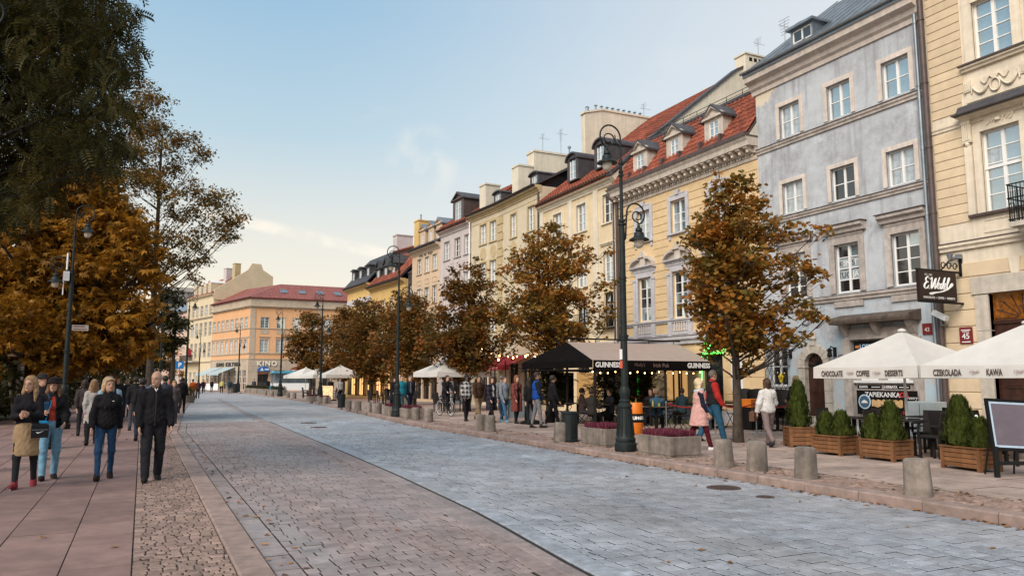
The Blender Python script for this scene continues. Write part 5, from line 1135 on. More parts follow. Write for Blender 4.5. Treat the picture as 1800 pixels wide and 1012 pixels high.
# park side
tree('dark_ash_tree','large dark feathery-leaved tree overhanging the upper left corner',(-5.6,11.2),[(40,30,80),(130,25,70),(195,35,40),(0,120,90),(100,110,80),(175,105,55),(222,130,22),(50,200,80),(140,185,70),(205,180,32),(20,280,80),(110,265,60),(180,245,42),(215,265,22),(0,350,46),(60,335,44),(-80,100,100),(-80,250,100),(150,-45,70),(50,-50,90),(-60,-30,100),(190,292,16),(235,80,18),(-50,360,60),(225,20,20)],14.2,M['ash'],'pinnate',.27,11500,31,tr=.34,flat_=.85,clump=.27,fill=-3,cl=13,sub=2,twig=.5,droop=.5,z0=.03,fork=3.0,bf=.05,bark=mat('dark_bark',(.012,.010,.008),.95,.3,6),bskip=.7)
xc,yc=at_z(84,741,.03)
tree('chestnut_tree','big orange-leaved chestnut with thick dark trunk on the square',(xc,yc),[(112,280,28),(150,298,34),(72,318,38),(190,335,34),(120,358,52),(212,388,38),(60,400,52),(160,418,56),(250,428,32),(20,468,52),(110,478,60),(200,488,56),(262,480,28),(60,548,56),(150,555,60),(228,558,46),(268,545,22),(0,556,44),(100,612,50),(185,612,46),(245,605,32),(40,622,38),(15,400,30)],depth_of(xc,yc),M['chest'],'palm',.24,26000,32,tr=.46,flat_=.85,clump=.30,cl=18,z0=.03,fork=2.6,droop=.45)
xa,ya=at_z(279,718,.0)
tree('open_crowned_tree','tall open-crowned tree with thin brown foliage leaning over the street',(xa-.6,ya),[(262,160,24),(285,182,20),(250,200,27),(275,228,24),(240,258,24),(300,250,20),(330,242,19),(342,270,20),(310,288,24),(280,300,24),(362,272,11),(330,328,22),(368,340,20),(395,350,19),(350,368,30),(310,368,27),(400,380,24),(424,382,12),(380,408,24),(340,418,27),(300,418,27),(408,410,14),(360,448,18),(330,460,22),(300,468,24),(275,480,24),(345,488,11),(262,420,27),(235,310,24)],depth_of(xa-.6,ya),M['airy'],'simple',.18,27000,33,tr=.24,flat_=.8,clump=.36,cl=11,fill=1,z0=.03,fork=5.0,twig=.8,sub=4,bf=.2)
def bg(px,y,blobs,lab,lm,n,seed,kind='simple',size=.3,tr=.2):
    x=at_y(px,690,y)[0]; return tree('park_tree',lab,(x,y),blobs,depth_of(x,y),lm,kind,size,n,seed,tr=tr,flat_=.8,cl=10,fill=1,z0=.03,clump=.36,group='trees on the square')
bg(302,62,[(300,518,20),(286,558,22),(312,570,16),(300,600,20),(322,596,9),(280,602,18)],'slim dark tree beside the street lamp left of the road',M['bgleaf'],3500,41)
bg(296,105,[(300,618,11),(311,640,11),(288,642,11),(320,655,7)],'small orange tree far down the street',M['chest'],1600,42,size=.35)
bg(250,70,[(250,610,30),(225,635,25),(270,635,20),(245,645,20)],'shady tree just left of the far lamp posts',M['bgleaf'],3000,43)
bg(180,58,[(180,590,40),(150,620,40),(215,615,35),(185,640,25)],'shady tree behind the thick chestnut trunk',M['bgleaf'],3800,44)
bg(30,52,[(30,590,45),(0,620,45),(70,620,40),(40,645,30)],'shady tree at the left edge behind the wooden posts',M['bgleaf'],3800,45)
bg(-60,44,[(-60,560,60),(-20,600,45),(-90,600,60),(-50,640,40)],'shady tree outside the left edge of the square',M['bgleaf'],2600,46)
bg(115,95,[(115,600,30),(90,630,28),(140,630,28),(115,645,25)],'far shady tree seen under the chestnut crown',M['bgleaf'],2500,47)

rs0=random.Random(5)
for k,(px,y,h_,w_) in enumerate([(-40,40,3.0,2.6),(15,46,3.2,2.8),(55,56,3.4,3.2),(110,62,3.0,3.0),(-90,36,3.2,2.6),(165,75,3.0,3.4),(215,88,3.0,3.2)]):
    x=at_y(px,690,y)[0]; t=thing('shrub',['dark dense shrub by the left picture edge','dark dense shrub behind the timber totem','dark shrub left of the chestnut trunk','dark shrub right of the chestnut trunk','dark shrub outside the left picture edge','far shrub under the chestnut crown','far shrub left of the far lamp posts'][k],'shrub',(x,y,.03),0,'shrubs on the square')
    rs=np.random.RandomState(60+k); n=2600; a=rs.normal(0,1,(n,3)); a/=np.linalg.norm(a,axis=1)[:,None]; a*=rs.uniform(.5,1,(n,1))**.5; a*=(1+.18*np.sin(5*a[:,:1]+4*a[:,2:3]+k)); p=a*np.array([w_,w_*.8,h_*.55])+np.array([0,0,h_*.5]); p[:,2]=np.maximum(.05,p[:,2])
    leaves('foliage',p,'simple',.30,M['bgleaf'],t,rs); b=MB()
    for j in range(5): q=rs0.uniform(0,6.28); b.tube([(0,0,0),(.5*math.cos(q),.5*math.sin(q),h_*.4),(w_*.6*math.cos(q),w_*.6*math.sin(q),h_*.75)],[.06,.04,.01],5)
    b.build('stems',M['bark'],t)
# ================================================================ lamps and street furniture
M['lampglass']=mat('frosted_lamp_glass',(.50,.44,.36),.25,.15,8,spec=.6)
M['greeniron']=mat('dark_green_cast_iron',(.012,.017,.017),.55,.3,9,bump=.12,bscale=60,spec=.25)
def make_lamp(label,loc,s=1.0,rz=0):
    t=thing('street_lamp',label,'street lamp',loc,rz,'ornamental street lamps'); t.scale=(s,s,s)
    b=MB(); b.lathe([(.24,0),(.25,.05),(.25,.17),(.22,.20),(.23,.23),(.23,.28),(.20,.32),(.185,.40),(.165,.6),(.15,.8),(.14,.96),(.165,.98),(.165,1.03),(.12,1.07),(.13,1.12),(.10,1.16),(.115,1.24),(.125,1.30),(.115,1.38),(.09,1.44)],16); b.build('base',M['greeniron'],t,smooth=35)
    b=MB()
    for k in range(12): a=2*PI*k/12; b.tube([(.2*math.cos(a),.2*math.sin(a),.34),(.143*math.cos(a),.143*math.sin(a),.95)],.012,5)
    b.build('base_fluting',M['greeniron'],t)
    b=MB(); b.tube([(0,0,1.42),(0,0,2.55),(0,0,5.2)],[.082,.078,.066],12); b.tube([(0,0,5.2),(0,0,6.75)],[.045,.036],10); b.build('post',M['greeniron'],t,smooth=40)
    b=MB()
    for z,r in ((2.5,.10),(2.56,.112),(3.9,.088),(5.16,.09),(5.24,.08),(6.32,.062),(6.4,.055),(6.62,.06)): b.tube([(0,0,z),(0,0,z+.05)],r,12)
    b.build('collars',M['greeniron'],t,smooth=40)
    for sx,zc,r,nm in ((-1,7.24,.28,'upper'),(1,5.46,.25,'lower')):
        cx=sx*(r+ (0 if nm=='upper' else .14)); b=MB(); P=[]
        if nm=='upper': P=[(0,0,6.7),(0,0,7.0)]
        else: P=[(0,0,4.72),(sx*.10,0,4.86),(sx*.12,0,5.2)]
        for i in range(21): a=R(-5)+R(250)*i/20; P.append((cx-sx*r*math.cos(a),0,zc+r*math.sin(a)))
        b.tube(P,.021,7)
        # inner curl
        P=[(cx-sx*(r*.98)*math.cos(R(250)),0,zc+r*math.sin(R(250)))]
        for i in range(22): a=R(265)+R(400)*i/21; q=r*(.62-.28*i/21); P.append((cx-sx*q*math.cos(a)+sx*.05,0,zc-.05+q*math.sin(a)*.9))
        b.tube(P,.016,6)
        P=[(sx*.03,0,zc-.22)]+[(sx*(.10+.05*math.sin(q)),0,zc-.22+.12*q) for q in (1,2)]+[(cx-sx*.12,0,zc+.06)]; b.tube(P,.013,6)
        b.tube([(0,0,zc-.12),(cx-sx*.2,0,zc-.02)],.012,5)
        b.build('scroll_arm',M['greeniron'],t,smooth=60)
        lx,lz=cx+sx*r*.34,zc-r*.94
        b=MB(); b.lathe([(.015,.0),(.035,-.04),(.03,-.07),(.075,-.10),(.085,-.16),(.06,-.18),(.11,-.20),(.125,-.29),(.13,-.30),(.23,-.36),(.24,-.385),(.225,-.39),(.12,-.36)],18,(lx,0,lz)); b.build('lantern_hood',M['greeniron'],t,smooth=35)
        b=MB(); b.lathe([(.115,-.36),(.118,-.42),(.105,-.50),(.07,-.555),(.02,-.575)],16,(lx,0,lz)); b.build('lantern_globe',M['lampglass'],t,smooth=50)
    return t
lamp=make_lamp('tall double-arm scroll lamp post between two heather planters at the right kerb',(9.89,14.76,PAVE_Z))
st=MB(); st.box(-.088,-.05,2.05,-.078,.05,2.28); st.box(-.088,-.05,1.85,-.078,.05,2.02,1); st.build('sticker',[M['paper'],flat((.6,.1,.06))],lamp)
for (x,y,z,s,l) in [(10.1,32.8,PAVE_Z,1.0,'second scroll lamp post on the right kerb, among brown maples'),(11.65,56.5,PAVE_Z,1.05,'third scroll lamp post along the right kerb, in front of the gold houses'),(12.35,79,PAVE_Z,1.15,'fourth scroll lamp post in front of the orange corner building'),(11.9,112,PAVE_Z,1.25,'scroll lamp post at the corner of the orange building beside a bin'),(7.6,124.5,PAVE_Z,1.2,'farthest scroll lamp post in front of the light cream house'),(-2.45,31.3,.01,1.06,'scroll lamp post before the orange chestnut with a small street plate'),(-2.75,13.4,.01,1.0,'scroll lamp post half hidden in dark foliage at the left edge'),(3.7,79,.01,1.3,'scroll lamp post on the left kerb beside the blue parking sign'),(1.0,54,.01,1.0,'scroll lamp post under the slim dark tree on the square')]:
    r=dup(lamp,(x,y,z),PI if x<6 and y<100 else 0,l,sc=(s,s,s))
    for c in list(r.children):
        if c.name.startswith('sticker'): bpy.data.objects.remove(c)
plt=thing('street_plate','small white street name plate on the lamp before the chestnut','sign',(-2.45,31.3,3.55)); b=MB(); b.box(.1,-.02,-.10,.62,.02,.10); b.build('plate',flat((.30,.28,.26)),plt); b=MB(); b.box(.15,-.026,-.06,.57,-.021,-.03); b.box(.15,-.026,.03,.5,-.021,.07); b.build('lettering',flat((.15,.03,.03)),plt); b=MB(); b.box(.0,-.012,-.05,.1,.012,.05); b.build('bracket',M['iron'],plt)
bx=thing('junction_box','small white box with rod antennas strapped to the lamp before the chestnut','box',(-2.62,31.25,5.2)); b=MB(); b.cbox(-.10,-.08,0,.10,.08,.34,.02); b.build('case',flat((.42,.42,.42)),bx); b=MB(); b.tube([(0,0,.4),(0,0,1.0)],.03,8); b.tube([(-.08,0,0),(-.08,0,-.5)],.02,8); b.build('antenna',M['paper'],bx)
# ---- concrete bollards
b=MB(); b.lathe([(.185,0),(.185,.03),(.172,.30),(.168,.465),(.155,.49),(.13,.5)],20); bme=b.mesh('bollard_body',M['concrete'],40)
cap=MB(); cap.lathe([(.02,.498),(.03,.512),(.01,.515)],8); 
bl=[(1273,820,'squat concrete bollard nearest the maple trunk'),(1331,826,'squat concrete bollard just behind the white-jacketed woman, second by the maple'),(1417,840,'squat concrete bollard in front of the middle wooden planters'),(1615,870,'nearest squat concrete bollard at the right, before the blackboard'),(845,756,'left one of the bollard pair before the people in long coats'),(861,758,'right one of the bollard pair before the people in long coats'),(985,776,'concrete bollard half hidden behind the dark litter bin'),(731,737.6,'bollard just right of the second lamp and its planter'),(753,741,'bollard standing left of the cyclist'),(664,727,'fourth bollard of the far line of four'),(647,725,'third bollard of the far line of four'),(629,721.5,'second bollard of the far line of four'),(612,719,'first bollard of the far line of four, by the far bin'),(697,732,'bollard between the planters of the second lamp'),(506,699,'far bollard by the lit sign, left of two'),(517,700,'far bollard by the lit sign, right of two'),(561,708,'far bollard under the third lamp, left of two'),(571.5,709,'far bollard under the third lamp, right of two'),(478,696,'very far bollard near the hedge boxes'),(466,695,'very far bollard beyond the hedge boxes')]
for px,py,l in bl:
    x,y=at_z(px,py,PAVE_Z); t=thing('bollard',l,'bollard',(x,y,PAVE_Z),rng.uniform(0,6),'concrete bollards along the kerb'); o=link('body',bme,t); t.rotation_euler=(rng.uniform(-.03,.03),rng.uniform(-.03,.03),rng.uniform(0,6))
# ---- concrete planters with heather
M['heather']=leafmat('heather_purple',[(.05,.012,.018),(.10,.016,.03),(.15,.03,.055),(.06,.04,.025)],transl=.1)
def heather(parent,x0,x1,y0,y1,z,n,m,h=.16,seed=1):
    rs=np.random.RandomState(seed); P=np.zeros((n,4,3)); x=rs.uniform(x0,x1,n); y=rs.uniform(y0,y1,n); a=rs.uniform(0,PI,n); hh=h*rs.uniform(.55,1.2,n); w=rs.uniform(.008,.018,n); lx=rs.normal(0,.035,n); ly=rs.normal(0,.035,n)
    for i,(sx,q) in enumerate(((-1,0),(1,0),(.6,1),(-.6,1))): P[:,i,0]=x+sx*w*np.cos(a)+lx*q; P[:,i,1]=y+sx*w*np.sin(a)+ly*q; P[:,i,2]=z+hh*q
    return stuff(link('heather',np_mesh('heather',P,4,m),parent))
def conc_planter(label,c,L=1.05,Wd=.75,h=.42,rz=0,n=1500,seed=1):
    t=thing('concrete_planter',label,'planter',(c[0],c[1],PAVE_Z),rz,'concrete planters with heather'); b=MB(); a,d=L/2,Wd/2; i=.07
    def ring(s,z): return [(-a*s,-d*s,z),(a*s,-d*s,z),(a*s,d*s,z),(-a*s,d*s,z)]
    vs=ring(.96,.0)+ring(.96,.04)+ring(.985,.05)+ring(1,h-.01)+ring(.985,h)+[(-a+i,-d+i,h),(a-i,-d+i,h),(a-i,d-i,h),(-a+i,d-i,h)]+[(-a+i,-d+i,h-.06),(a-i,-d+i,h-.06),(a-i,d-i,h-.06),(-a+i,d-i,h-.06)]
    fs=[(k*4+j,k*4+(j+1)%4,k*4+4+(j+1)%4,k*4+4+j) for k in range(6) for j in range(4)]
    b.add(vs,fs); b.build('trough',M['concrete'],t); b=MB(); b.box(-a+i,-d+i,h-.08,a-i,d-i,h-.05); b.build('soil',M['soil'],t)
    heather(t,-a+i,a-i,-d+i,d-i,h-.06,n,M['heather'],seed=seed); return t
conc_planter('concrete planter with purple heather to the right of the near lamp',(10.22,13.6),rz=PI/2,L=1.15,Wd=.8,n=2200); conc_planter('concrete planter with purple heather left of the near lamp, beside the bin',(10.4,16.35),rz=PI/2,L=1.15,Wd=.8,n=2000,seed=2)
conc_planter('far planter with heather left of the second lamp',(10.35,34.0),rz=PI/2,seed=3,n=900); conc_planter('far planter with red heather right of the second lamp',(10.3,31.3),rz=PI/2,seed=4,n=900); conc_planter('far planter left of the third lamp post',(11.55,58.6),rz=PI/2,seed=5,n=500); conc_planter('far planter right of the third lamp post',(11.5,54.4),rz=PI/2,seed=6,n=500)
# ---- litter bins
def bin_(label,x,y,z=PAVE_Z,s=1):
    t=thing('litter_bin',label,'bin',(x,y,z),0,'dark street bins'); t.scale=(s,s,s); b=MB(); b.lathe([(.225,0),(.235,.02),(.235,.05),(.21,.07),(.21,.70),(.225,.72),(.225,.76),(.2,.775),(.17,.775),(.15,.6)],20); b.build('drum',M['greeniron'],t,smooth=35)
    for k in range(6): a=2*PI*k/6+.3; q=MB(); q.tube([(.212*math.cos(a),.212*math.sin(a),.08),(.212*math.cos(a),.212*math.sin(a),.7)],.006,4); q.build('seam',M['black'],t)
    return t
bin_('dark round litter bin beside the heather planter at the kerb',10.1,17.65); bin_('far dark litter bin left of the line of bollards',*at_z(600,716,PAVE_Z)); bin_('distant dark bin beside the corner lamp',*at_z(413,690,PAVE_Z),s=1.5)
bin_('dark bin near the bench behind the women on the left',-2.1,22.5,.02,1.15); bin_('dark bin by the left kerb near the parking sign',3.0,70,.02,1.2)
# ---- parasols
M['canvas']=mat('cream_canvas',(.67,.65,.615),.85,.05,3,bump=.05,transl=.25); M['taupe']=mat('taupe_awning_fabric',(.37,.29,.25),.85,.06,3,transl=.1); M['blackcloth']=mat('black_awning_fabric',(.006,.005,.005),.9,.2,3,spec=.05); M['brownink']=mat('brown_print',(.06,.035,.03),.7,.1,9); M['redcloth']=mat('red_awning_fabric',(.26,.012,.02),.8,.1,3,transl=.15)
SCRIPT=[[(.95,1.65),(.55,1.98),(.15,1.6),(.45,1.15),(.72,1.1),(.3,1.0),(0,.5),(.3,.05),(.8,.2),(1.05,.6)],[(1.15,.08),(1.2,.12)],[(1.3,1.5),(1.55,1.9),(1.65,1.2),(1.75,.1),(2.2,1.0),(2.5,1.75),(2.45,.9),(2.6,.1),(3.1,1.1),(3.4,2.0)],
 [(3.1,.45),(3.5,.65),(3.55,.95),(3.3,1.0),(3.12,.55),(3.35,.1),(3.75,.4)],[(4.35,.85),(4.05,.97),(3.8,.5),(4.0,.1),(4.35,.6),(4.65,1.95),(4.42,.6),(4.55,.1),(4.85,.4)],[(4.75,.45),(5.1,.65),(5.15,.95),(4.92,1.0),(4.75,.55),(4.95,.1),(5.3,.4)],[(5.25,.4),(5.7,1.4),(5.78,1.98),(5.55,1.9),(5.42,1.0),(5.55,.1),(6.0,.35),(6.6,.75),(6.7,1.05),(6.4,1.0),(5.9,.3),(4.6,-.25),(2.6,-.62),(2.0,-.85),(1.6,-.7),(2.6,-.5),(3.6,-.4)]]
def script(parent,k,o,ax,m,r=.05,slant=.28,name='script_lettering'):
    b=MB()
    for st in SCRIPT:
        P=[]; n=len(st)
        for i in range(n-1):
            p0,p1,p2,p3=st[max(0,i-1)],st[i],st[i+1],st[min(n-1,i+2)]
            for q in range(4):
                t=q/4; f=lambda a,b_,c,d:.5*(2*b_+(c-a)*t+(2*a-5*b_+4*c-d)*t*t+(3*b_-a-3*c+d)*t**3); P.append((f(p0[0],p1[0],p2[0],p3[0]),f(p0[1],p1[1],p2[1],p3[1])))
        P.append(st[-1]); W=[((u+slant*v)*k,v*k) for u,v in P]; nn=len(W)
        b.tube([(o[0]+ax[0]*u,o[1]+ax[1]*u,o[2]+v) for u,v in W],[k*r*2*(.55+.5*math.sin(PI*i/max(1,nn-1)))  for i in range(nn)],6)
    return b.build(name,m,parent,smooth=60)
def parasol(label,loc,s=2.85,eave=1.9,val=.27,apex=.8,rz=0,words=None,pole=True,m=None,group='market parasols'):
    t=thing('parasol',label,'parasol',loc,rz,group); m=m or M['canvas']; h=s/2; n=6; b=MB(); C=[(-h,-h),(h,-h),(h,h),(-h,h)]
    for k in range(4):
        (x0,y0),(x1,y1)=C[k],C[(k+1)%4]; R_=8
        base=len(b.v)
        for i in range(n+1):
            q=i/n; hw=1-q
            for j in range(R_+1):
                u=j/R_; x=(x0+(x1-x0)*u)*hw; y=(y0+(y1-y0)*u)*hw; sag=-.09*math.sin(PI*u)*math.sin(PI*min(1,q+.1))*hw; b.v.append((x*.985+ .015*x,y,eave+apex*(q**1.05)+sag-(.03*math.sin(PI*u)*hw)))
        for i in range(n):
            for j in range(R_): a=base+i*(R_+1)+j; b.f.append([a,a+1,a+R_+2,a+R_+1]); b.m.append(0)
    cn=b.build('canopy',m,t,smooth=35)
    for k in range(4):
        (x0,y0),(x1,y1)=C[k],C[(k+1)%4]; v=MB(); R_=10; nx,ny=(y1-y0)/s,-(x1-x0)/s
        for j in range(R_+1):
            u=j/R_; w=.012*math.sin(u*17+k); x=x0+(x1-x0)*u; y=y0+(y1-y0)*u; sg=-.03*math.sin(PI*u)
            v.v+= [(x+nx*.004,y+ny*.004,eave+sg+.004),(x+nx*(w+.012),y+ny*(w+.012),eave-val+sg*.3)]
        for j in range(R_): v.f.append([2*j,2*j+1,2*j+3,2*j+2]); v.m.append(0)
        vl=v.build('valance',m,t,smooth=60)
        if words and k in words:
            for (wd,u,sz,mm,sh) in words[k]:
                if wd=='logo': u_=u; ax=((x1-x0)/s,(y1-y0)/s); script(vl,sz,(x0+(x1-x0)*u_+nx*.036,y0+(y1-y0)*u_+ny*.036,eave-val*.58-.02),ax,mm,.045); continue
                x=x0+(x1-x0)*u; y=y0+(y1-y0)*u; ang=math.atan2(y1-y0,x1-x0)
                text(vl,wd,sz,mm,(x+nx*.035,y+ny*.035,eave-val*.58-.012),rz=ang,ext=.001,shear=sh,bold=.005,sx=.58)
    b=MB(); b.lathe([(.05,0),(.10,.02),(.09,.06),(.01,.09)],10,(0,0,eave+apex-.02)); b.build('finial',m,t,smooth=40)
    b=MB(); b.tube([(0,0,0),(0,0,eave+apex)],.03,8); b.build('pole',M['paper'] if pole==1 else M['wood'],t)
    for k in range(4): q=MB(); q.tube([(0,0,eave+apex-.08),(C[k][0]*.97,C[k][1]*.97,eave-.02)],.014,5); q.tube([(0,0,eave-.25),(C[k][0]*.5,C[k][1]*.5,eave+apex*.47)],.011,5); q.build('rib',M['paper'],t)
    b=MB(); b.cbox(-.35,-.35,0,.35,.35,.09,.02); b.build('base_plate',M['concrete'],t)
    return t
rzp=-PI/2
BI=M['brownink']; PR=mat('rose_print',(.34,.22,.20),.7,.1,9)
# local -y edge (k=0) is turned towards the street
pxa,pxs=15.0,2.85
parasol('cream parasol lettered CHOCOLATE COFFEE DESSERTS before the grey house',(pxa+pxs/2,12.62,PAVE_Z),pxs,1.9,.27,.85,rzp,{0:[('CHOCOLATE',.205,.18,BI,0),('logo',.355,.030,PR,.4),('COFFEE',.515,.18,BI,0),('logo',.61,.030,PR,.4),('DESSERTS',.80,.18,BI,0)]},1,group='lettered cream parasols')
parasol('cream parasol lettered CZEKOLADA KAWA at the right edge of the picture',(pxa+pxs/2,9.70,PAVE_Z),pxs,1.9,.27,.85,rzp,{0:[('CZEKOLADA',.215,.18,BI,0),('logo',.385,.030,PR,.4),('KAWA',.56,.18,BI,0),('logo',.69,.030,PR,.4)]},1,group='lettered cream parasols')
parasol('plain cream parasol under the third maple',(14.7,38.2,PAVE_Z),3.0,2.0,.25,.8,.1)
for i,(x,y,l) in enumerate([(15.3,66,'far cream parasol nearest the red neon lettering'),(15.0,72,'far cream parasol, middle of the far three'),(14.8,79,'farthest cream parasol near the third lamp')]): parasol(l,(x,y,PAVE_Z),3.1,2.05,.28,.8,.2*i)
# ---- wooden planters with thujas
def thuja(parent,x,y,z,h,r,n,seed):
    rs=np.random.RandomState(seed); u=rs.uniform(0,1,n)**.8; a=rs.uniform(0,2*PI,n); lump=1+.20*np.sin(4*a+7*u+seed)+.16*np.sin(7*a-15*u+2*seed)+.10*np.sin(11*a+23*u); rad=r*np.minimum(1,(1-u)**.62*1.1)*np.minimum(1,(u+.06)*5)*lump*rs.uniform(.5,1.12,n)**.5
    pos=np.stack([x+rad*np.cos(a),y+rad*np.sin(a),z+u*h],1); Fm=np.zeros((n,3,3)); up=rs.uniform(.7,1.2,n)
    X=np.stack([np.cos(a)*.45+rs.normal(0,.15,n),np.sin(a)*.45+rs.normal(0,.15,n),up],1); X/=np.linalg.norm(X,axis=1)[:,None]; S=np.stack([-np.sin(a),np.cos(a),rs.normal(0,.4,n)],1); S/=np.linalg.norm(S,axis=1)[:,None]; Fm[:,0]=X; Fm[:,1]=S; Fm[:,2]=np.cross(X,S)
    sh=diamond(.135,.40,.02); V=pos[:,None,:]+np.einsum('kc,ncd->nkd',sh,Fm)*rs.uniform(.7,1.3,n)[:,None,None]; p=link('foliage',np_mesh('foliage',V,4,M['thuja']),parent)
    b=MB(); b.tube([(x,y,z-.05),(x,y,z+h*.8)],[r*.12,.01],6); b.build('stem',M['bark'],parent); return p
def wood_planter(label,c,L,Wd,h,rz,plants):
    t=thing('wooden_planter',label,'planter',(c[0],c[1],PAVE_Z),rz,'slatted wooden planters'); k=4; s=(h-.06)/k; a,d=L/2,Wd/2
    for i in range(k):
        for sx in (-1,1):
            b=MB(); b.box(-a+.03,sx*d-.012,.05+s*i+.006,a-.03,sx*d+.012,.05+s*(i+1)-.006); b.build('slat',M['wood'],t); b=MB(); b.box(sx*a-.012,-d+.03,.05+s*i+.006,sx*a+.012,d-.03,.05+s*(i+1)-.006); b.build('slat',M['wood'],t)
    for sx in (-1,1):
        for sy in (-1,1): b=MB(); b.box(sx*(a-.02)-.035,sy*(d-.02)-.035,0,sx*(a-.02)+.035,sy*(d-.02)+.035,h); b.build('corner_post',M['wood'],t)
    b=MB()
    for q in ((-a-.03,-d-.03,a+.03,-d+.04),(-a-.03,d-.04,a+.03,d+.03),(-a-.03,-d+.04,-a+.04,d-.04),(a-.04,-d+.04,a+.03,d-.04)): b.box(q[0],q[1],h,q[2],q[3],h+.025)
    b.build('rim',M['wood'],t); b=MB(); b.box(-a+.03,-d+.03,.05,a-.03,d-.03,h-.06); b.build('soil',M['soil'],t)
    for i,(x,y,hh,r,n) in enumerate(plants):
        p=thing('thuja',label_th(label,i,hh,len(plants)),'shrub',(0,0,0)); M4=Matrix.Rotation(rz,3,'Z')@Vector((x,y,0)); p.location=(c[0]+M4.x,c[1]+M4.y,PAVE_Z+h-.06); thuja(p,0,0,0,hh,r,n,int(c[0]*100+i*7+c[1]*10))
    return t
def label_th(lab,i,h,n):
    w=lab.split(' planter ')[1] if ' planter ' in lab else lab
    k=['left-hand','right-hand','rear'][i] if n>1 else 'only'
    return ('tall conical' if h>.85 else 'small rounded')+' thuja, %s one in the planter %s'%(k,w)
wood_planter('narrow slatted wooden planter holding the tallest thuja',(14.35,13.95),.62,.5,.45,-.5,[(0,0,1.08,.22,2600)])
wood_planter('slatted wooden planter behind the third bollard with two small thujas',(13.55,12.2),.76,.52,.39,-PI/2,[(-.2,0,.46,.18,1300),(.2,0,.5,.19,1400)])
wood_planter('slatted wooden planter in the middle of the café front',(13.52,10.9),.76,.55,.39,-PI/2,[(-.22,-.08,.46,.18,1300),(.2,-.08,.48,.2,1400),(-.02,.2,.72,.2,1600)])
wood_planter('slatted wooden planter next to the blackboard',(13.42,9.08),.80,.48,.39,-PI/2-.15,[(-.18,0,.88,.23,2600),(.24,0,.50,.17,1300)])
# ---- café chairs and tables
M['rattan']=mat('black_brown_rattan',(.011,.008,.007),.7,.3,30,bump=.3,bscale=160)
def wicker_chair():
    t=thing('wicker_chair','x','chair'); b=MB(); b.cbox(-.23,-.23,.42,.23,.23,.47,.012); b.build('seat',M['rattan'],t)
    b=MB(); b.prism([(.2,.47),(.24,.47),(.31,.92),(.27,.93)],-.23,.23,'yz'); b.build('backrest',M['rattan'],t)
    for sx in (-1,1):
        for y,yt in ((-.2,-.2),(.2,.22)): b=MB(); b.box(sx*.2-.022,y-.022,0,sx*.2+.022,y+.022,.43); b.build('leg',M['rattan'],t)
        b=MB(); b.box(sx*.235-.02,-.22,.64,sx*.235+.02,.26,.67); b.box(sx*.235-.018,-.22,.47,sx*.235+.018,-.18,.64); b.build('armrest',M['rattan'],t)
    return t
def folding_chair():
    t=thing('folding_chair','x','chair')
    for k in range(5): b=MB(); b.box(-.2,-.2+.085*k,.44,.2,-.135+.085*k,.46); b.build('slat',M['black'],t)
    for z in (.66,.78): b=MB(); b.box(-.2,.22,z,.2,.24,z+.07); b.build('back_slat',M['black'],t)
    b=MB()
    for sx in (-1,1): b.tube([(sx*.21,-.24,0),(sx*.21,.22,.6),(sx*.21,.24,.88)],.012,6); b.tube([(sx*.19,.28,0),(sx*.19,-.2,.45)],.012,6)
    b.tube([(-.21,.24,.88),(.21,.24,.88)],.012,6); b.build('frame',M['iron'],t); return t
def cafe_table(top,sz=.7):
    t=thing('cafe_table','x','table'); b=MB(); b.cbox(-sz/2,-sz/2,.72,sz/2,sz/2,.75,.008); b.build('tabletop',top,t); b=MB(); b.box(-.035,-.035,.03,.035,.035,.72); b.box(-.25,-.03,0,.25,.03,.03); b.box(-.03,-.25,0,.03,.25,.03); b.build('pedestal',M['black'],t); return t
wc,fc,tb=wicker_chair(),folding_chair(),cafe_table(M['rattan'])
used=set()
def put(proto,x,y,rz,label,group,z=PAVE_Z):
    if proto.name not in used: used.add(proto.name); proto.location=(x,y,z); proto.rotation_euler=(0,0,rz); proto['label']=label; proto['group']=group; return proto
    return dup(proto,(x,y,z),rz,label,group)
G1='dark wicker chairs under the cream parasols'; G2='black folding chairs around the pub pavilion'; G3='tables under the cream parasols'; G4='tables of the pub'
spots=[(14.75,12.7,'behind the two small thujas'),(14.7,11.3,'behind the middle wooden planter'),(14.9,9.9,'beside the blackboard planter'),(16.6,12.2,'below the printed snack banner'),(16.6,10.2,'deep under the right-hand parasol')]
for x,y,w in spots:
    put(tb,x,y,.1,'dark square café table '+w,G3)
    put(wc,x-.0,y+.62,.1,'dark wicker armchair, far side of the table '+w,G1); put(wc,x,y-.62,PI+.1,'dark wicker armchair, near side of the table '+w,G1)
    put(wc,x+.66,y,-PI/2+.15,'dark wicker armchair, house side of the table '+w,G1)
for k,(x,y) in enumerate([(13.9,7.7),(13.8,6.9)]): put(wc,x,y,.4+k,['dark wicker armchair behind the blackboard','dark wicker armchair at the right picture edge'][k],G1)
# small things on a table
cp=thing('table_set','white cup and sugar pot on the table behind the blackboard planter','tableware',(14.9,9.95,PAVE_Z+.75)); b=MB(); b.lathe([(.03,0),(.045,.01),(.04,.08),(.045,.085)],12); b.lathe([(.03,0),(.035,.01),(.03,.13),(.012,.15)],10,(.14,.05,0)); b.build('cup',M['paper'],cp,smooth=40); b=MB(); b.box(-.2,-.12,0,-.06,.02,.05); b.build('menu_box',M['paper'],cp)
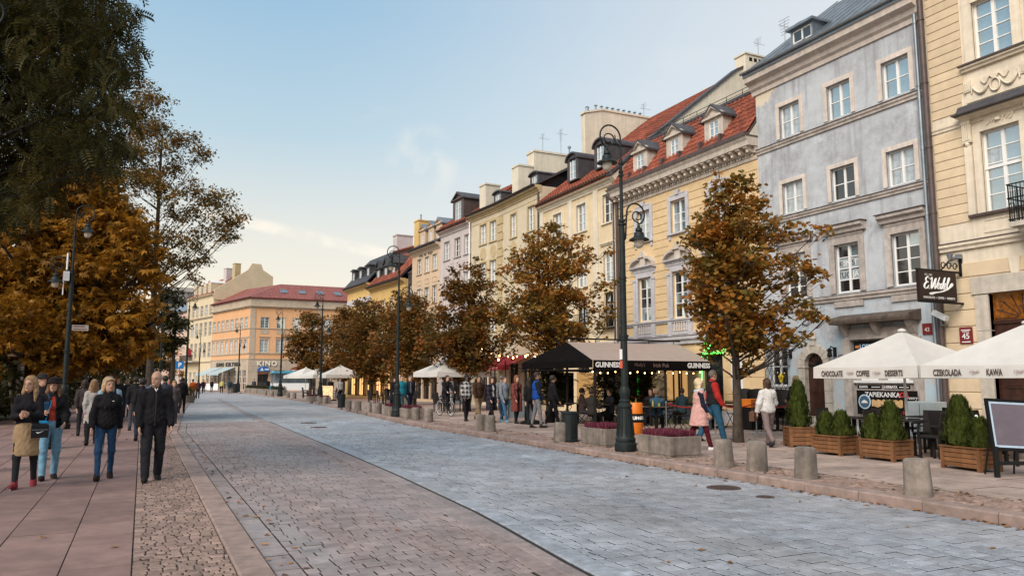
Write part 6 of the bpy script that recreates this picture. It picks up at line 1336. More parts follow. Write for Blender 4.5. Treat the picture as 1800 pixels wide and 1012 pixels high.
# stack of covered dark chairs by the grille
for k in range(4):
    x,y=18.7+.12*(k%2),20.6-.55*k; t=thing('stacked_chairs',['leftmost','second','third','rightmost'][k]+' stack of dark wicker tub chairs leaning below the window grille','chairs',(x,y,PAVE_Z),.2*k-.9,'stacks of dark tub chairs')
    for j in range(3):
        b=MB(); z=.18*j; n=12; P=[(.36*math.cos(a),.36*math.sin(a)) for a in [PI*.05+PI*.9*i/n for i in range(n+1)]]
        vs=[(p[0],p[1]-.1-.05*j,z+.42) for p in P]+[(p[0]*1.06,p[1]*1.06-.08-.05*j,z+.82+.12*math.sin(PI*i/n)) for i,p in enumerate(P)]
        b.add(vs,[(i,i+1,n+2+i,n+1+i) for i in range(n)]); b.lathe([(.3,.38),(.34,.42),(.34,.46)],14,(0,-.1-.05*j,z)); b.build('chair_shell',M['rattan'],t,smooth=40)
    b=MB()
    for a in range(4): b.tube([(.24*math.cos(a*PI/2+.8),.24*math.sin(a*PI/2+.8)-.1,.4),(.3*math.cos(a*PI/2+.8),.3*math.sin(a*PI/2+.8)-.1,0)],.02,6)
    b.build('legs',M['rattan'],t)
# ---- snack banner, hanging sign, plates, blackboard
bn=thing('snack_banner','black printed snack banner with ZAPIEKANKA and GOFRY below the shop hatch','banner',(19.78,15.85,0),-PI/2); b=MB(); n=8
b.cbox(-1.03,0,.68,1.03,.015,1.4,.003); b.build('sheet',M['black'],bn)
W_=M['paper']; RD=flat((.5,.03,.03)); text(bn,'ZAPIEKANKA',.2,W_,(-.12,-.008,1.27),ext=.001,bold=.004); text(bn,'XXL',.2,RD,(.6,-.008,1.27),ext=.001,bold=.006); text(bn,'GOFRY',.17,W_,(.12,-.008,.78),ext=.001,bold=.004); text(bn,'NAPOJE',.15,RD,(.8,-.008,.76),ext=.001,bold=.003); text(bn,'Desery',.13,W_,(.84,-.008,1.2),ext=.001,shear=.3)
b=MB(); b.lathe([(.22,0),(.22,.006),(.02,.008)],24); b.xf(Matrix.Translation((-.74,-.012,1.06))@Matrix.Rotation(PI/2,4,'X')); b.build('badge',flat((.45,.6,.72)),bn); b=MB(); b.lathe([(.18,0),(.18,.004),(.02,.005)],24); b.xf(Matrix.Translation((-.74,-.022,1.06))@Matrix.Rotation(PI/2,4,'X')); b.build('badge_centre',flat((.05,.10,.16)),bn); b=MB(); b.prism([(-.86,1.02),(-.62,1.02),(-.66,1.08),(-.74,1.12),(-.82,1.08)],-.03,-.024); b.build('badge_mark',W_,bn)
M['snack']=mat('printed_snack',(.45,.24,.08),.6,.6,14,col2=(.62,.45,.25))
b=MB(); b.prism([(-.5+.07*i,.92+.02*math.sin(i*1.7)) for i in range(16)]+[(-.5+.07*i,1.12+.025*math.sin(i*2.3)) for i in range(15,-1,-1)],-.006,-.002); b.build('snack_print',M['snack'],bn)
b=MB(); b.prism([(.68,.9),(.86,.9),(.9,1.1),(.64,1.1)],-.006,-.002); b.build('waffle_print',M['snack'],bn); b=MB(); b.prism([(.88,.88),(.98,.88),(.99,1.08),(.87,1.08)],-.008,-.003); b.build('juice_print',flat((.65,.35,.03)),bn)
fr=thing('menu_strip','two small price strips above the snack banner','sign',(19.80,15.85,0),-PI/2)
for x,wd in ((-.7,'KAWA'),(.25,'HERBATA')): b=MB(); b.box(x-.3,0,1.44,x+.55,.012,1.56); st_=b.build('strip',M['black'],fr); text(st_,wd,.1,W_,(x-.08,-.004,1.5),ext=.001,bold=.003); b=MB(); b.box(x+.2,-.003,1.49,x+.5,0,1.51); b.build('small_print',W_,st_)
ws=thing('hanging_sign','dark brown hanging shop sign with white script, on an iron bracket','sign',(18.2,13.42,0)); b=MB(); b.cbox(0,-.05,3.79,1.47,.05,4.57,.01); b.build('board',mat('chocolate_board',(.022,.011,.009),.45,.15,5),ws)
script(ws,.165,(.14,-.06,4.08),(1,0),W_,.075)
text(ws,'EST. 1851',.075,W_,(.36,-.055,4.46),ext=.001); text(ws,'CHOCOLATE  •  COFFEE  •  DESSERTS',.075,W_,(.735,-.055,3.86),ext=.001,bold=.002)
b=MB(); b.box(-.05,-.03,4.57,1.8,.03,4.62); b.box(-.02,-.03,3.73,1.8,.03,3.78)
for k in range(3): P=[(1.05+.24*k+.11*math.cos(q*.7)*(1-.06*q),0,4.75+.11*math.sin(q*.7)*(1-.06*q)) for q in range(11)]; b.tube(P,.016,5)
b.tube([(.95,0,4.62),(1.3,0,4.9),(1.78,0,5.02)],.018,6); b.box(1.75,-.04,4.5,1.8,.04,5.1); b.build('bracket',M['iron'],ws)
np_=thing('number_plate','red house number plate reading 45 on the cream house','sign',(19.94,13.55,0),-PI/2); b=MB(); b.cbox(0,-.02,2.68,.36,0,3.12,.006); b.build('plate',flat((.16,.012,.015)),np_); text(np_,'45',.22,W_,(.18,-.026,2.87),ext=.002,bold=.002); b=MB(); b.box(.05,-.024,3.03,.31,-.02,3.05); b.box(.08,-.024,2.99,.28,-.02,3.01); b.box(.06,-.024,2.71,.3,-.02,2.735); b.build('small_print',W_,np_)
cctv=thing('security_camera','white security camera on the corner downpipe','camera',(19.6,13.85,3.45)); b=MB(); b.box(-.07,-.22,-.06,.07,.22,.07); b.xf(Matrix.Rotation(.5,4,'X')); b.build('housing',M['paper'],cctv); b=MB(); b.tube([(0,.0,-.05),(.1,.05,-.25),(.38,.05,-.25)],.025,6); b.build('arm',M['zinc'],cctv)
bb=thing('blackboard','empty framed blackboard leaning on its stand among the planters','board',(13.05,8.05,PAVE_Z),R(-24)); b=MB(); bw,bh=.39,.86
for q in ((-bw,-.02,0,-bw+.05,.02,bh),(bw-.05,-.02,0,bw,.02,bh),(-bw+.05,-.02,0,bw-.05,.02,.05),(-bw+.05,-.02,bh-.05,bw-.05,.02,bh)): b.box(*q)
T4=Matrix.Translation((0,0,.42))@Matrix.Rotation(R(-12),4,'X')@Matrix.Rotation(R(3),4,'Y'); b.xf(T4); b.build('frame',M['black'],bb)
b=MB(); 
for q in ((-bw+.05,-.014,.05,-bw+.085,.012,bh-.05),(bw-.085,-.014,.05,bw-.05,.012,bh-.05),(-bw+.085,-.014,.05,bw-.085,.012,.085),(-bw+.085,-.014,bh-.085,bw-.085,.012,bh-.05)): b.box(*q)
b.xf(T4); b.build('pale_border',flat((.35,.45,.55)),bb); b=MB(); b.box(-bw+.085,-.01,.085,bw-.085,.01,bh-.085); b.xf(T4); b.build('slate',mat('dusty_blackboard',(.12,.10,.12),.9,.1,3,stain=.15),bb)
b=MB(); b.box(-.39,-.06,0,-.32,.0,.5); b.box(.32,-.06,0,.39,.0,.46); b.box(-.32,-.05,.2,.32,-.01,.26); b.tube([(-.25,.45,0),(-.2,.24,1.0)],.015,6); b.tube([(.25,.45,0),(.2,.24,1.0)],.015,6); b.build('stand',M['iron'],bb)
ub=thing('utility_box','pale grey utility cabinet beside the stone steps','cabinet',(19.45,14.35,PAVE_Z),-PI/2); b=MB(); b.cbox(-.45,-.25,.05,.45,.25,1.0,.02); b.build('cabinet',flat((.33,.38,.40)),ub); b=MB(); b.box(-.005,-.256,.1,.005,-.25,.95); b.build('door_seam',M['black'],ub)
# ================================================================ pub pavilion and other café fronts
M['bulb']=mat('warm_bulb',(1,.8,.5),.4,0,emit=(1,.52,.18),es=14); M['bulb_s']=mat('warm_bulb_soft',(1,.8,.5),.4,0,emit=(1,.55,.2),es=7)
M['orange']=mat('orange_barrel_paint',(.62,.16,.012),.4,.1,5); M['whitepaint']=mat('white_letter_paint',(.8,.8,.78),.5,.03,5)
pv=thing('pub_pavilion','black pub pavilion with taupe awning and white lettering on its black valance','pavilion',(0,0,0))
xL,xR,yF,yB=13.5,18.45,22.0,25.0; zE,zT=2.36,3.12
def sheet(b,P,Q,n=10,sag=.05,th=.01):     # sagging cloth between two edges
    o=len(b.v)
    for i in range(n+1):
        t=i/n
        for e in (0,1,2,3):
            s=e/3; p=Vector(P[0]).lerp(Vector(P[1]),t); q=Vector(Q[0]).lerp(Vector(Q[1]),t); r=p.lerp(q,s); b.v.append((r.x,r.y,r.z-sag*math.sin(PI*t*4)**2*math.sin(PI*s)*.5))
    for i in range(n):
        for e in range(3): a=o+i*4+e; b.f.append([a,a+4,a+5,a+1]); b.m.append(0)
b=MB(); sheet(b,[(xL,yF,zE),(xR,yF,zE)],[(xL+.7,yB,zT),(xR+.95,yB,zT)]); b.build('awning_cloth',M['taupe'],pv,smooth=50)
b=MB(); sheet(b,[(xL-.35,yB+1.6,zE),(xL,yF,zE)],[(xL+.72,yB,zT),(xL+.7,yB-.02,zT)],8,.03); b.add([(xL-.35,yB+1.6,zE),(xL+.72,yB,zT),(xR+.95,yB,zT),(xR+.95,yB+1.6,zE+.3)],[(0,1,2,3)]); b.build('side_cloth',M['blackcloth'],pv)
b=MB(); b.box(xL,yF-.03,zE-.30,xR,yF-.015,zE+.01); vf=b.build('front_valance',M['blackcloth'],pv)
for x in (xL+.58,xR-.56): text(vf,'GUINNESS',.235,M['whitepaint'],(x,yF-.034,zE-.15),ext=.002,bold=.007,sx=.92)
text(vf,'Irish Pub',.19,flat((.20,.12,.10)),(xL+2.75,yF-.034,zE-.15),ext=.001); text(vf,'Molly\'s',.16,flat((.12,.07,.06)),(xL+1.85,yF-.034,zE-.14),ext=.001,shear=.2)
b=MB(); b.add([(xL-.02,yF-.02,zE),(xL-.37,yB+1.6,zE),(xL-.37,yB+1.6,zE-.24),(xL-.02,yF-.02,zE-.24)],[(0,1,2,3)]); b.build('side_valance',M['blackcloth'],pv)
def beam(p,q,w,name='beam',m=None): b=MB(); b.tube([p,q],w,4); return b.build(name,m or M['black'],pv)
for x,y,z in ((xL+.1,yF+.05,zE),(xR-.1,yF+.05,zE),(xL-.25,yB+1.5,zE),((xL+xR)/2+.5,yF+.05,zE),(xL+.72,yB,zT),(xR+.9,yB,zT),((xL+xR)/2+1,yB,zT)): beam((x,y,PAVE_Z),(x,y,z),.055,'post')
beam((xL+.6,yB,zT+.13),(xR+1.0,yB,zT+.13),.03,'rail'); beam((xL,yF,zE-.3),(xR,yF,zE-.3),.03,'rail'); beam((xL,yF,zE-.32),(xL-.35,yB+1.6,zE-.3),.03,'rail'); beam((xL-.35,yB+1.6,zE-.3),(xR+.9,yB+1.6,zE-.3),.03,'rail')
for k in range(5): x=xL+.75+1.22*k; beam((x,yB,zT),(x,yB,zT+.13),.02,'rail_stub')
# low rear glazing and side screens
for k in range(4): x=xL+.8+1.25*k; b=MB(); b.box(x,yB+1.55,.75,x+1.1,yB+1.58,2.0); b.build('screen',M['glass_w'] if k==1 else M['glass_d'],pv)
for k in range(16):
    t=k/15; b=MB(); b.lathe([(.012,0),(.022,.02),(.02,.045),(.005,.055)],8,(xL+.2+(xR-xL-.4)*t,yF+.35,zE-.40-.05*math.sin(PI*t*5)**2)); b.build('bulb',M['bulb_s'],pv)
b=MB(); b.tube([(xL+.2+(xR-xL-.4)*t/20,yF+.35,zE-.36-.05*math.sin(PI*t/20*5)**2) for t in range(21)],.006,4); b.build('bulb_wire',M['black'],pv)
# potted palms inside
for x,y,l in ((xL+2.0,24.2,'leafy potted palm under the awning left of the middle post'),(xL+3.4,23.9,'leafy potted palm under the awning right of the middle post'),(xL+.5,25.9,'dry potted grass palm at the road side of the pavilion')):
    t=thing('potted_palm',l,'plant',(x,y,PAVE_Z),0,'potted palms in the pavilion'); b=MB(); b.lathe([(.16,0),(.22,.4),(.24,.42),(.2,.42)],12); b.build('pot',M['black'],t,smooth=40); rs=np.random.RandomState(int(x*10)); leaves('fronds',np.stack([rs.normal(0,.30,420),rs.normal(0,.30,420),rs.uniform(.7,2.0,420)],1),'pinnate',.34,M['bgleaf'],t,rs,droop=-.3); b=MB(); b.tube([(0,0,.4),(.02,0,1.4)],[.03,.015],6); b.build('stem',M['bark'],t)
# pub tables and chairs
pubt=cafe_table(mat('dark_bench_wood',(.06,.035,.022),.5,.3,5,streak=.3),.75)
pt=[(14.3,23.2),(15.7,22.9),(17.1,23.2),(14.6,24.9),(16.6,24.8),(15.0,20.6),(16.4,20.3),(17.8,20.8),(18.2,18.6)]
pn=['in the front left of the pavilion','in the front middle of the pavilion','in the front right of the pavilion','at the rear left of the pavilion','at the rear right of the pavilion','outside before the left valance lettering','outside below the middle of the valance','outside before the right valance lettering','outside by the notice board wall']
for k,(x,y) in enumerate(pt):
    put(pubt,x,y,.2*k,'dark wooden pub table '+pn[k],G4)
    for j,(a,w) in enumerate(((.3,'left-hand'),(PI-.2,'right-hand'))): put(fc,x+.62*math.sin(a+PI/2),y+.55*math.cos(a+PI/2)*.3,a+PI/2 if j==0 else a+PI*.5,'black folding chair, '+w+' one at the table '+pn[k],G2)
M['green_g']=mat('glass_green_yellow',(.30,.28,.06),.2,.2,9,spec=.6)
for k,(x,y) in enumerate(pt[:8]):
    t=thing('drinks','small candle glass and bottle on the pub table '+pn[k],'tableware',(x,y,PAVE_Z+.75),.5*k,'glasses on the pub tables'); b=MB(); b.lathe([(.035,0),(.04,.1),(.035,.1)],10,(-.1,.05,0)); b.lathe([(.03,0),(.03,.12),(.012,.17),(.012,.21)],10,(.1,-.05,0)); b.build('glasses',M['green_g'],t,smooth=40)
# orange barrel, rope barrier, orange counters
br=thing('barrel','orange and black lettered barrel beside the near lamp post','barrel',(13.3,19.3,PAVE_Z)); b=MB(); b.lathe([(.20,0),(.215,.02),(.22,.30),(.225,.30),(.225,.34)],22); b.lathe([(.225,.60),(.225,.64),(.22,.64),(.215,.90),(.2,.92),(.02,.92)],22); b.build('drum',M['orange'],br,smooth=40); b=MB(); b.lathe([(.216,.33),(.226,.45),(.226,.5),(.216,.61)],22); b.build('black_band',M['black'],br,smooth=40)
for k,(ch,a) in enumerate(zip('GUINNESS',[R(-150+14*i) for i in range(8)])): text(br,ch,.13,M['whitepaint'],(.228*math.cos(a),.228*math.sin(a),.47),rz=a+PI/2,ext=.002,bold=.004)
rp_=[(13.9,18.6),(15.2,18.0),(16.4,17.6),(17.6,17.3)]
M['rope']=mat('red_rope',(.28,.015,.02),.8,.1,9)
for k,(x,y) in enumerate(rp_): t=thing('barrier_post',['leftmost','second','third','rightmost'][k]+' thin metal post of the red rope barrier','post',(x,y,PAVE_Z),0,'rope barrier posts'); b=MB(); b.lathe([(.13,0),(.13,.015),(.02,.03),(.018,.9),(.03,.92),(.03,.95),(.01,.97)],12); b.build('pole',M['zinc'],t,smooth=40)
for k in range(3): (x0,y0),(x1,y1)=rp_[k],rp_[k+1]; tag(MB().tube([(x0+(x1-x0)*q/8,y0+(y1-y0)*q/8,PAVE_Z+.9-.12*math.sin(PI*q/8)) for q in range(9)],.018,6).build('rope',M['rope']),['left-hand','middle','right-hand'][k]+' span of red rope between the metal posts','rope','rope barrier spans')
for k,(x,y,w) in enumerate(((17.9,19.4,'beside the maple trunk'),(17.9,25.9,'behind the pavilion post'),(18.9,22.9,'left of the neon door'))): t=thing('orange_stand','orange crate-like drinks stand '+w,'stand',(x,y,PAVE_Z),.2); b=MB(); b.cbox(-.3,-.2,.72,.3,.2,.98,.01); b.build('crate',M['orange'],t); b=MB(); b.box(-.28,-.18,0,.28,.18,.7); b.build('pedestal',M['black'],t)
wl=thing('pub_hatch','wide unlit lettered board above the pub arches','sign',(19.9,28.2,0),-PI/2); b=MB(); b.box(-.6,-.03,3.02,1.2,0,3.2); b.build('board',M['black'],wl); text(wl,'Klub',.17,M['whitepaint'],(.3,-.035,3.11),ext=.002,bold=.003)
# ---- red awning with string lights
ra=thing('red_awning','red awning with lettered valance on the beige house below string lights','awning',(20.0,43.4,0),-PI/2); b=MB(); b.add([(0,0,3.15),(4.3,0,3.15),(4.3,-1.5,2.55),(0,-1.5,2.55)],[(0,1,2,3)]); b.build('cloth',M['redcloth'],ra); b=MB(); b.box(0,-1.52,2.28,4.3,-1.5,2.56); v=b.build('valance',M['redcloth'],ra); text(v,'restauracja  •  bar',.2,flat((.7,.45,.42)),(2.1,-1.525,2.42),ext=.001,shear=.2); b=MB(); b.tube([(.1,0,2.2),(.1,-1.45,2.5)],.02,5); b.tube([(4.2,0,2.2),(4.2,-1.45,2.5)],.02,5); b.build('arms',M['iron'],ra)
rm=thing('red_awning','lower red awning strip nearer the street, under the third maple','awning',(17.6,40.2,0),-PI/2); b=MB(); b.add([(0,0,2.75),(2.6,0,2.75),(2.6,-1.2,2.45),(0,-1.2,2.45)],[(0,1,2,3)]); b.build('cloth',M['redcloth'],rm); b=MB(); b.box(0,-1.22,2.12,2.6,-1.2,2.46); b.build('valance',M['redcloth'],rm); b=MB()
for x in (.05,2.55): b.tube([(x,-1.1,PAVE_Z),(x,-1.1,2.46)],.03,6); b.tube([(x,0,PAVE_Z),(x,0,2.75)],.03,6)
b.build('posts',M['black'],rm)
sg=thing('string_lights','strings of warm bulbs hung between the maple and the beige house','lights',(0,0,0))
A=[((15.4,37.5,3.9),(18.9,38.4,3.1)),((18.9,38.4,3.1),(19.9,33.5,3.8)),((16.0,42,3.2),(19.9,38.6,3.3))]
for p,q in A:
    P=[Vector(p).lerp(Vector(q),i/12)-Vector((0,0,.35*math.sin(PI*i/12))) for i in range(13)]; b=MB(); b.tube(P,.008,4); b.build('wire',M['black'],sg)
    for v in P[1::2]: b=MB(); b.lathe([(.015,.0),(.05,-.05),(.05,-.09),(.01,-.12)],8,tuple(v)); b.build('bulb',M['bulb'],sg)
# warm lit heater-like lamp by the awning
hl=thing('wall_light','glowing gilded wall light at the right end of the red awning','lamp',(19.6,38.35,2.75)); b=MB(); b.lathe([(.05,-.1),(.22,-.02),(.25,.06),(.1,.12)],12); b.build('bowl',M['bulb_s'],hl,smooth=40); b=MB(); b.tube([(.3,0,-.2),(.1,0,0)],.02,6); b.build('bracket',M['iron'],hl)
# signs and boards on the pavement
def aboard(label,x,y,rz,w=.6,h=1.05,m=None,base=True):
    t=thing('pavement_board',label,'board',(x,y,PAVE_Z),rz); b=MB(); b.box(-w/2,-.02,.14,w/2,.02,.14+h); b.build('panel',m or flat((.45,.55,.62)),t); b=MB(); b.box(-w/2-.02,-.03,.12,-w/2,.03,.16+h); b.box(w/2,-.03,.12,w/2+.02,.03,.16+h); b.box(-w/2,-.03,.14+h,w/2,.03,.17+h); b.build('frame',M['zinc'],t)
    if base: b=MB(); b.lathe([(.45,0),(.45,.05),(.3,.12),(.05,.16)],16); b.build('foot',M['black'],t,smooth=40)
    return t
aboard('narrow pale pavement board on a dark foot beside the blue-jacketed man',12.9,25.3,.6,.32,1.0); aboard('low wide pale board behind the dark foot of the narrow one',13.2,27.0,.2,1.0,.7,flat((.40,.47,.52)),False)
lb=thing('lit_sign_box','glowing menu box standing on the far pavement','sign',(12.95,60.6,PAVE_Z),-.3); b=MB(); b.cbox(-.5,-.1,.1,.5,.1,1.15,.01); b.build('box',mat('lit_menu',(.8,.6,.35),.5,.5,7,emit=(1,.62,.28),es=.35),lb); b=MB(); b.box(-.8,-.12,0,.8,.12,.1); b.build('foot',M['black'],lb)
nn=thing('neon_sign','red neon script above the far terrace','sign',at5(22)+(0,),-PI/2-A5); text(nn,'Restaurant',.75,mat('red_neon',(.8,.05,.05),.4,0,emit=(1,.02,.02),es=5),(0,-.5,3.2),ext=.02,shear=.3)
for k in range(6):
    q=at5(17+2.3*k); w=thing('lit_shop_window',['first','second','third','fourth','fifth','sixth'][k]+' warmly lit shop window of the gold houses, counted from the near end','window',q+(0,),-PI/2-A5,'warmly lit windows'); b=MB(); b.box(-.5,-.06,.4,.5,-.03,2.5); b.build('lit_pane',mat('lit_window',(.6,.35,.12),.5,.4,2,emit=(1,.55,.2),es=.8),w); b=MB(); b.box(-.56,-.08,.34,-.5,-.02,2.56); b.box(.5,-.08,.34,.56,-.02,2.56); b.box(-.5,-.08,2.5,.5,-.02,2.56); b.box(-.03,-.08,.4,.03,-.05,2.5); b.build('frame',M['darkdoor'],w)
# far terrace tables
for k,(x,y) in enumerate([(14.0,63),(14.4,67.5),(13.9,70),(14.6,74),(14.2,36.5),(15.6,40),(14.5,46),(14.8,49),(15.0,52)]):
    w='of the far terrace, number %s from the pub'%['eight','nine','ten','eleven','one','two','three','four','five'][k]
    w=['before the lit windows','under the nearest far parasol','right of the glowing menu box','under the farthest parasol','below the plain cream parasol','behind the plain cream parasol','below the fourth maple','beyond the fourth maple','between the fourth and fifth maple'][k]
    put(tb,x,y,.3*k,'small dark terrace table '+w,'far terrace tables')
    for j in (0,1): put(wc,x+(.7 if j else -.7),y+.2,(-PI/2 if j else PI/2),'dark armchair %s of the terrace table '%('right','left')[j==0]+w,'far terrace chairs')
# ---- orange building: awnings, signs
for k,(u0,l) in enumerate(((.8,'pale blue awning on the side front, left one'),(6.2,'pale blue awning on the side front, right one'))):
    t=thing('blue_awning',l+' of the orange building','awning',(K1[0],K1[1],0),rot); b=MB(); b.add([(u0,-.1,3.7),(u0+4.8,-.1,3.7),(u0+4.8,-2.6,2.7),(u0,-2.6,2.7)],[(0,1,2,3)]); b.box(u0,-2.62,2.45,u0+4.8,-2.6,2.7); b.build('cloth',mat('pale_blue_canvas',(.45,.55,.58),.85,.05,1,transl=.2),t); b=MB()
    for x in (u0+.1,u0+4.7): b.tube([(x,-2.5,PAVE_Z),(x,-2.5,2.6)],.04,6)
    b.build('posts',M['black'],t)
t=thing('arched_awning','blue arched door awning with white emblem under the KINO letters','awning',(16.2,119.9,0)); n=12; b=MB(); P=[(.9*math.cos(PI*i/n),3.0+.75*math.sin(PI*i/n)) for i in range(n+1)]; b.prism(P,-.9,0); b.build('cloth',flat((.02,.09,.30)),t); b=MB(); b.prism([(-.55,3.1),(-.05,3.1),(-.3,3.6)],-.93,-.91); b.build('emblem',flat((.5,.65,.8)),t); b=MB(); b.box(.1,-.93,3.2,.7,-.91,3.4); b.build('emblem_bar',flat((.5,.65,.8)),t)
t=thing('arched_awning','dark red arched awning right of the KINO letters','awning',(21.0,119.9,0)); b=MB(); b.prism(P,-.7,0); b.build('cloth',flat((.20,.03,.03)),t); b=MB(); b.box(-.8,-.73,3.05,.8,-.71,3.25); b.build('stripe',flat((.6,.5,.45)),t)
t=thing('arched_awning','bright blue arched awning farther right on the orange building','awning',(25.6,119.9,0)); b=MB(); b.prism(P,-.7,0); b.build('cloth',flat((.03,.22,.45)),t); b=MB(); b.box(-.5,-.73,3.2,.6,-.71,3.45); b.build('stripe',flat((.5,.7,.85)),t)
t=thing('market_stall','white stall with turquoise roof in front of the orange building','stall',(17.6,104,PAVE_Z)); b=MB(); b.prism([(-2.6,2.5),(2.8,2.5),(2.6,2.9),(-2.2,2.75)],-1.2,1.2); b.build('roof',flat((.05,.30,.42)),t); b=MB(); b.cbox(-2.4,-1,.3,2.4,1,1.2,.02); b.build('counter',M['paper'],t); b=MB(); b.box(-2.4,.9,1.2,2.4,1,2.5); b.build('back_panel',M['zinc'],t); b=MB()
for x in (-2.3,2.3): b.tube([(x,-.95,0),(x,-.95,2.5)],.04,6)
b.build('posts',M['zinc'],t)
for k in range(5):
    x,y=11.9+.0*k+.15*k,104-5.0*k; t=thing('hedge_box',['farthest','second farthest','middle','second nearest','nearest'][k]+' long grey hedge box at the bend of the kerb','planter',(x+.6,y,PAVE_Z),PI/2+.05,'hedge boxes at the bend'); b=MB(); b.cbox(-2.0,-.35,0,2.0,.35,.6,.02); b.build('trough',M['concrete'],t); heather(t,-1.9,1.9,-.3,.3,.58,500,M['bgleaf'],.35,k)
for k,(x,y) in enumerate(((9.3,121),(8.3,128))): t=thing('windbreak',['nearer','farther'][k]+' white café windbreak before the side front','barrier',(x,y,PAVE_Z),1.9); b=MB(); b.box(-2,-.03,.15,2,.03,1.1); b.build('panel',M['paper'],t); b=MB(); b.box(-2.05,-.04,0,-1.98,.04,1.15); b.box(1.98,-.04,0,2.05,.04,1.15); b.build('posts',M['zinc'],t)
# ---- parking sign and square furniture on the left
ps=thing('parking_sign','blue parking sign with white P on a thin post by the left kerb','sign',(3.35,85,.0)); b=MB(); b.tube([(0,0,0),(0,0,3.6)],.04,8); b.build('post',M['zinc'],ps); b=MB(); b.cbox(-.38,-.06,2.85,.38,-.03,3.6,.01); pp=b.build('panel',flat((.01,.16,.42)),ps); text(pp,'P',.6,M['whitepaint'],(0,-.066,3.22),ext=.004,bold=.02)
M['oldwood']=mat('weathered_post_wood',(.17,.13,.10),.9,.25,5,bump=.3,streak=.3)
x0,y0=at_z(30,745); tw=thing('info_post','weathered timber totem with flat cap and pasted stickers on the square','post',(x0,y0,0)); b=MB(); b.box(-.12,-.12,0,.12,.12,2.62); b.build('shaft',M['oldwood'],tw); b=MB(); b.box(-.45,-.3,2.62,.45,.3,2.70); b.build('cap',M['oldwood'],tw); b=MB()
for k in range(9): z=.7+.2*k; b.box(.0+.01*(k%3),-.126,z,.1,-.121,z+.12+.02*(k%2))
b.build('stickers',mat('torn_stickers',(.5,.48,.45),.7,.5,9),tw)
x1,y1=at_z(12,745); ld=thing('leaning_stake','grey timber stake leaning beside the totem','post',(x1,y1,0)); b=MB(); b.tube([(.25,0,0),(-.35,0,4.0)],[.07,.06],8); b.build('stake',M['oldwood'],ld)
bh=thing('bench','dark slatted bench by the lamp before the chestnut','bench',(-2.9,29.2,.01),PI/2)
for k in range(4): b=MB(); b.box(-.9,-.25+.13*k,.42,.9,-.15+.13*k,.46); b.build('seat_slat',M['wood'],bh)
for k in range(3): b=MB(); b.box(-.9,.26+.02*k,.55+.13*k,.9,.29+.02*k,.65+.13*k); b.build('back_slat',M['wood'],bh)
for x in (-.75,.75): b=MB(); b.box(x-.03,-.25,0,x+.03,-.19,.42); b.box(x-.03,.2,0,x+.03,.28,.9); b.box(x-.03,-.25,.38,x+.03,.25,.42); b.build('leg',M['iron'],bh)
# low walls / round planter near the left far kerb
rd=thing('flower_tub','dark round flower tub with pale blooms by the left kerb','planter',(3.2,64,.01)); b=MB(); b.lathe([(.45,0),(.6,.5),(.62,.55),(.5,.55)],16); b.build('tub',M['concrete'],rd,smooth=40); rs=np.random.RandomState(4); leaves('plants',np.stack([rs.normal(0,.28,350),rs.normal(0,.28,350),rs.uniform(.55,1.25,350)],1),'simple',.2,M['airy'],rd,rs)
# ================================================================ people: bodies and clothes as blended implicit surfaces
def surfnets(f,org,h):
    s=f<0; nx,ny,nz=f.shape; acc=np.zeros((nx-1,ny-1,nz-1,3),np.float32); cnt=np.zeros((nx-1,ny-1,nz-1),np.float32)
    C=[(i,j,k) for i in (0,1) for j in (0,1) for k in (0,1)]; sl=lambda c,a:a[c[0]:nx-1+c[0],c[1]:ny-1+c[1],c[2]:nz-1+c[2]]
    for a in range(8):
        for b in range(a+1,8):
            ca,cb=C[a],C[b]
            if sum(abs(x-y) for x,y in zip(ca,cb))!=1: continue
            m=sl(ca,s)!=sl(cb,s); fa,fb=sl(ca,f),sl(cb,f); t=np.where(m,fa/np.where(fa==fb,1,fa-fb),0)
            for d in range(3): acc[...,d]+=np.where(m,ca[d]+(cb[d]-ca[d])*t,0)
            cnt+=m
    act=cnt>0; idx=-np.ones(act.shape,np.int64); idx[act]=np.arange(act.sum()); ijk=np.argwhere(act)
    V=(ijk+acc[act]/cnt[act][:,None])*h+np.array(org); Q=[]
    for ax in range(3):
        c0=[slice(None)]*3; c1=[slice(None)]*3; c0[ax]=slice(0,-1); c1[ax]=slice(1,None); cr=s[tuple(c0)]!=s[tuple(c1)]; P=np.argwhere(cr)
        u,v=[(1,2),(2,0),(0,1)][ax]; ok=(P[:,u]>0)&(P[:,v]>0)&(P[:,u]<f.shape[u]-1)&(P[:,v]<f.shape[v]-1); P=P[ok]
        if not len(P): continue
        def g(du,dv): q=P.copy(); q[:,u]-=du; q[:,v]-=dv; return idx[q[:,0],q[:,1],q[:,2]]
        q=np.stack([g(1,1),g(0,1),g(0,0),g(1,0)],1); fl=s[P[:,0],P[:,1],P[:,2]]; q[~fl]=q[~fl][:,::-1]; Q.append(q)
    return V,np.concatenate(Q,0)
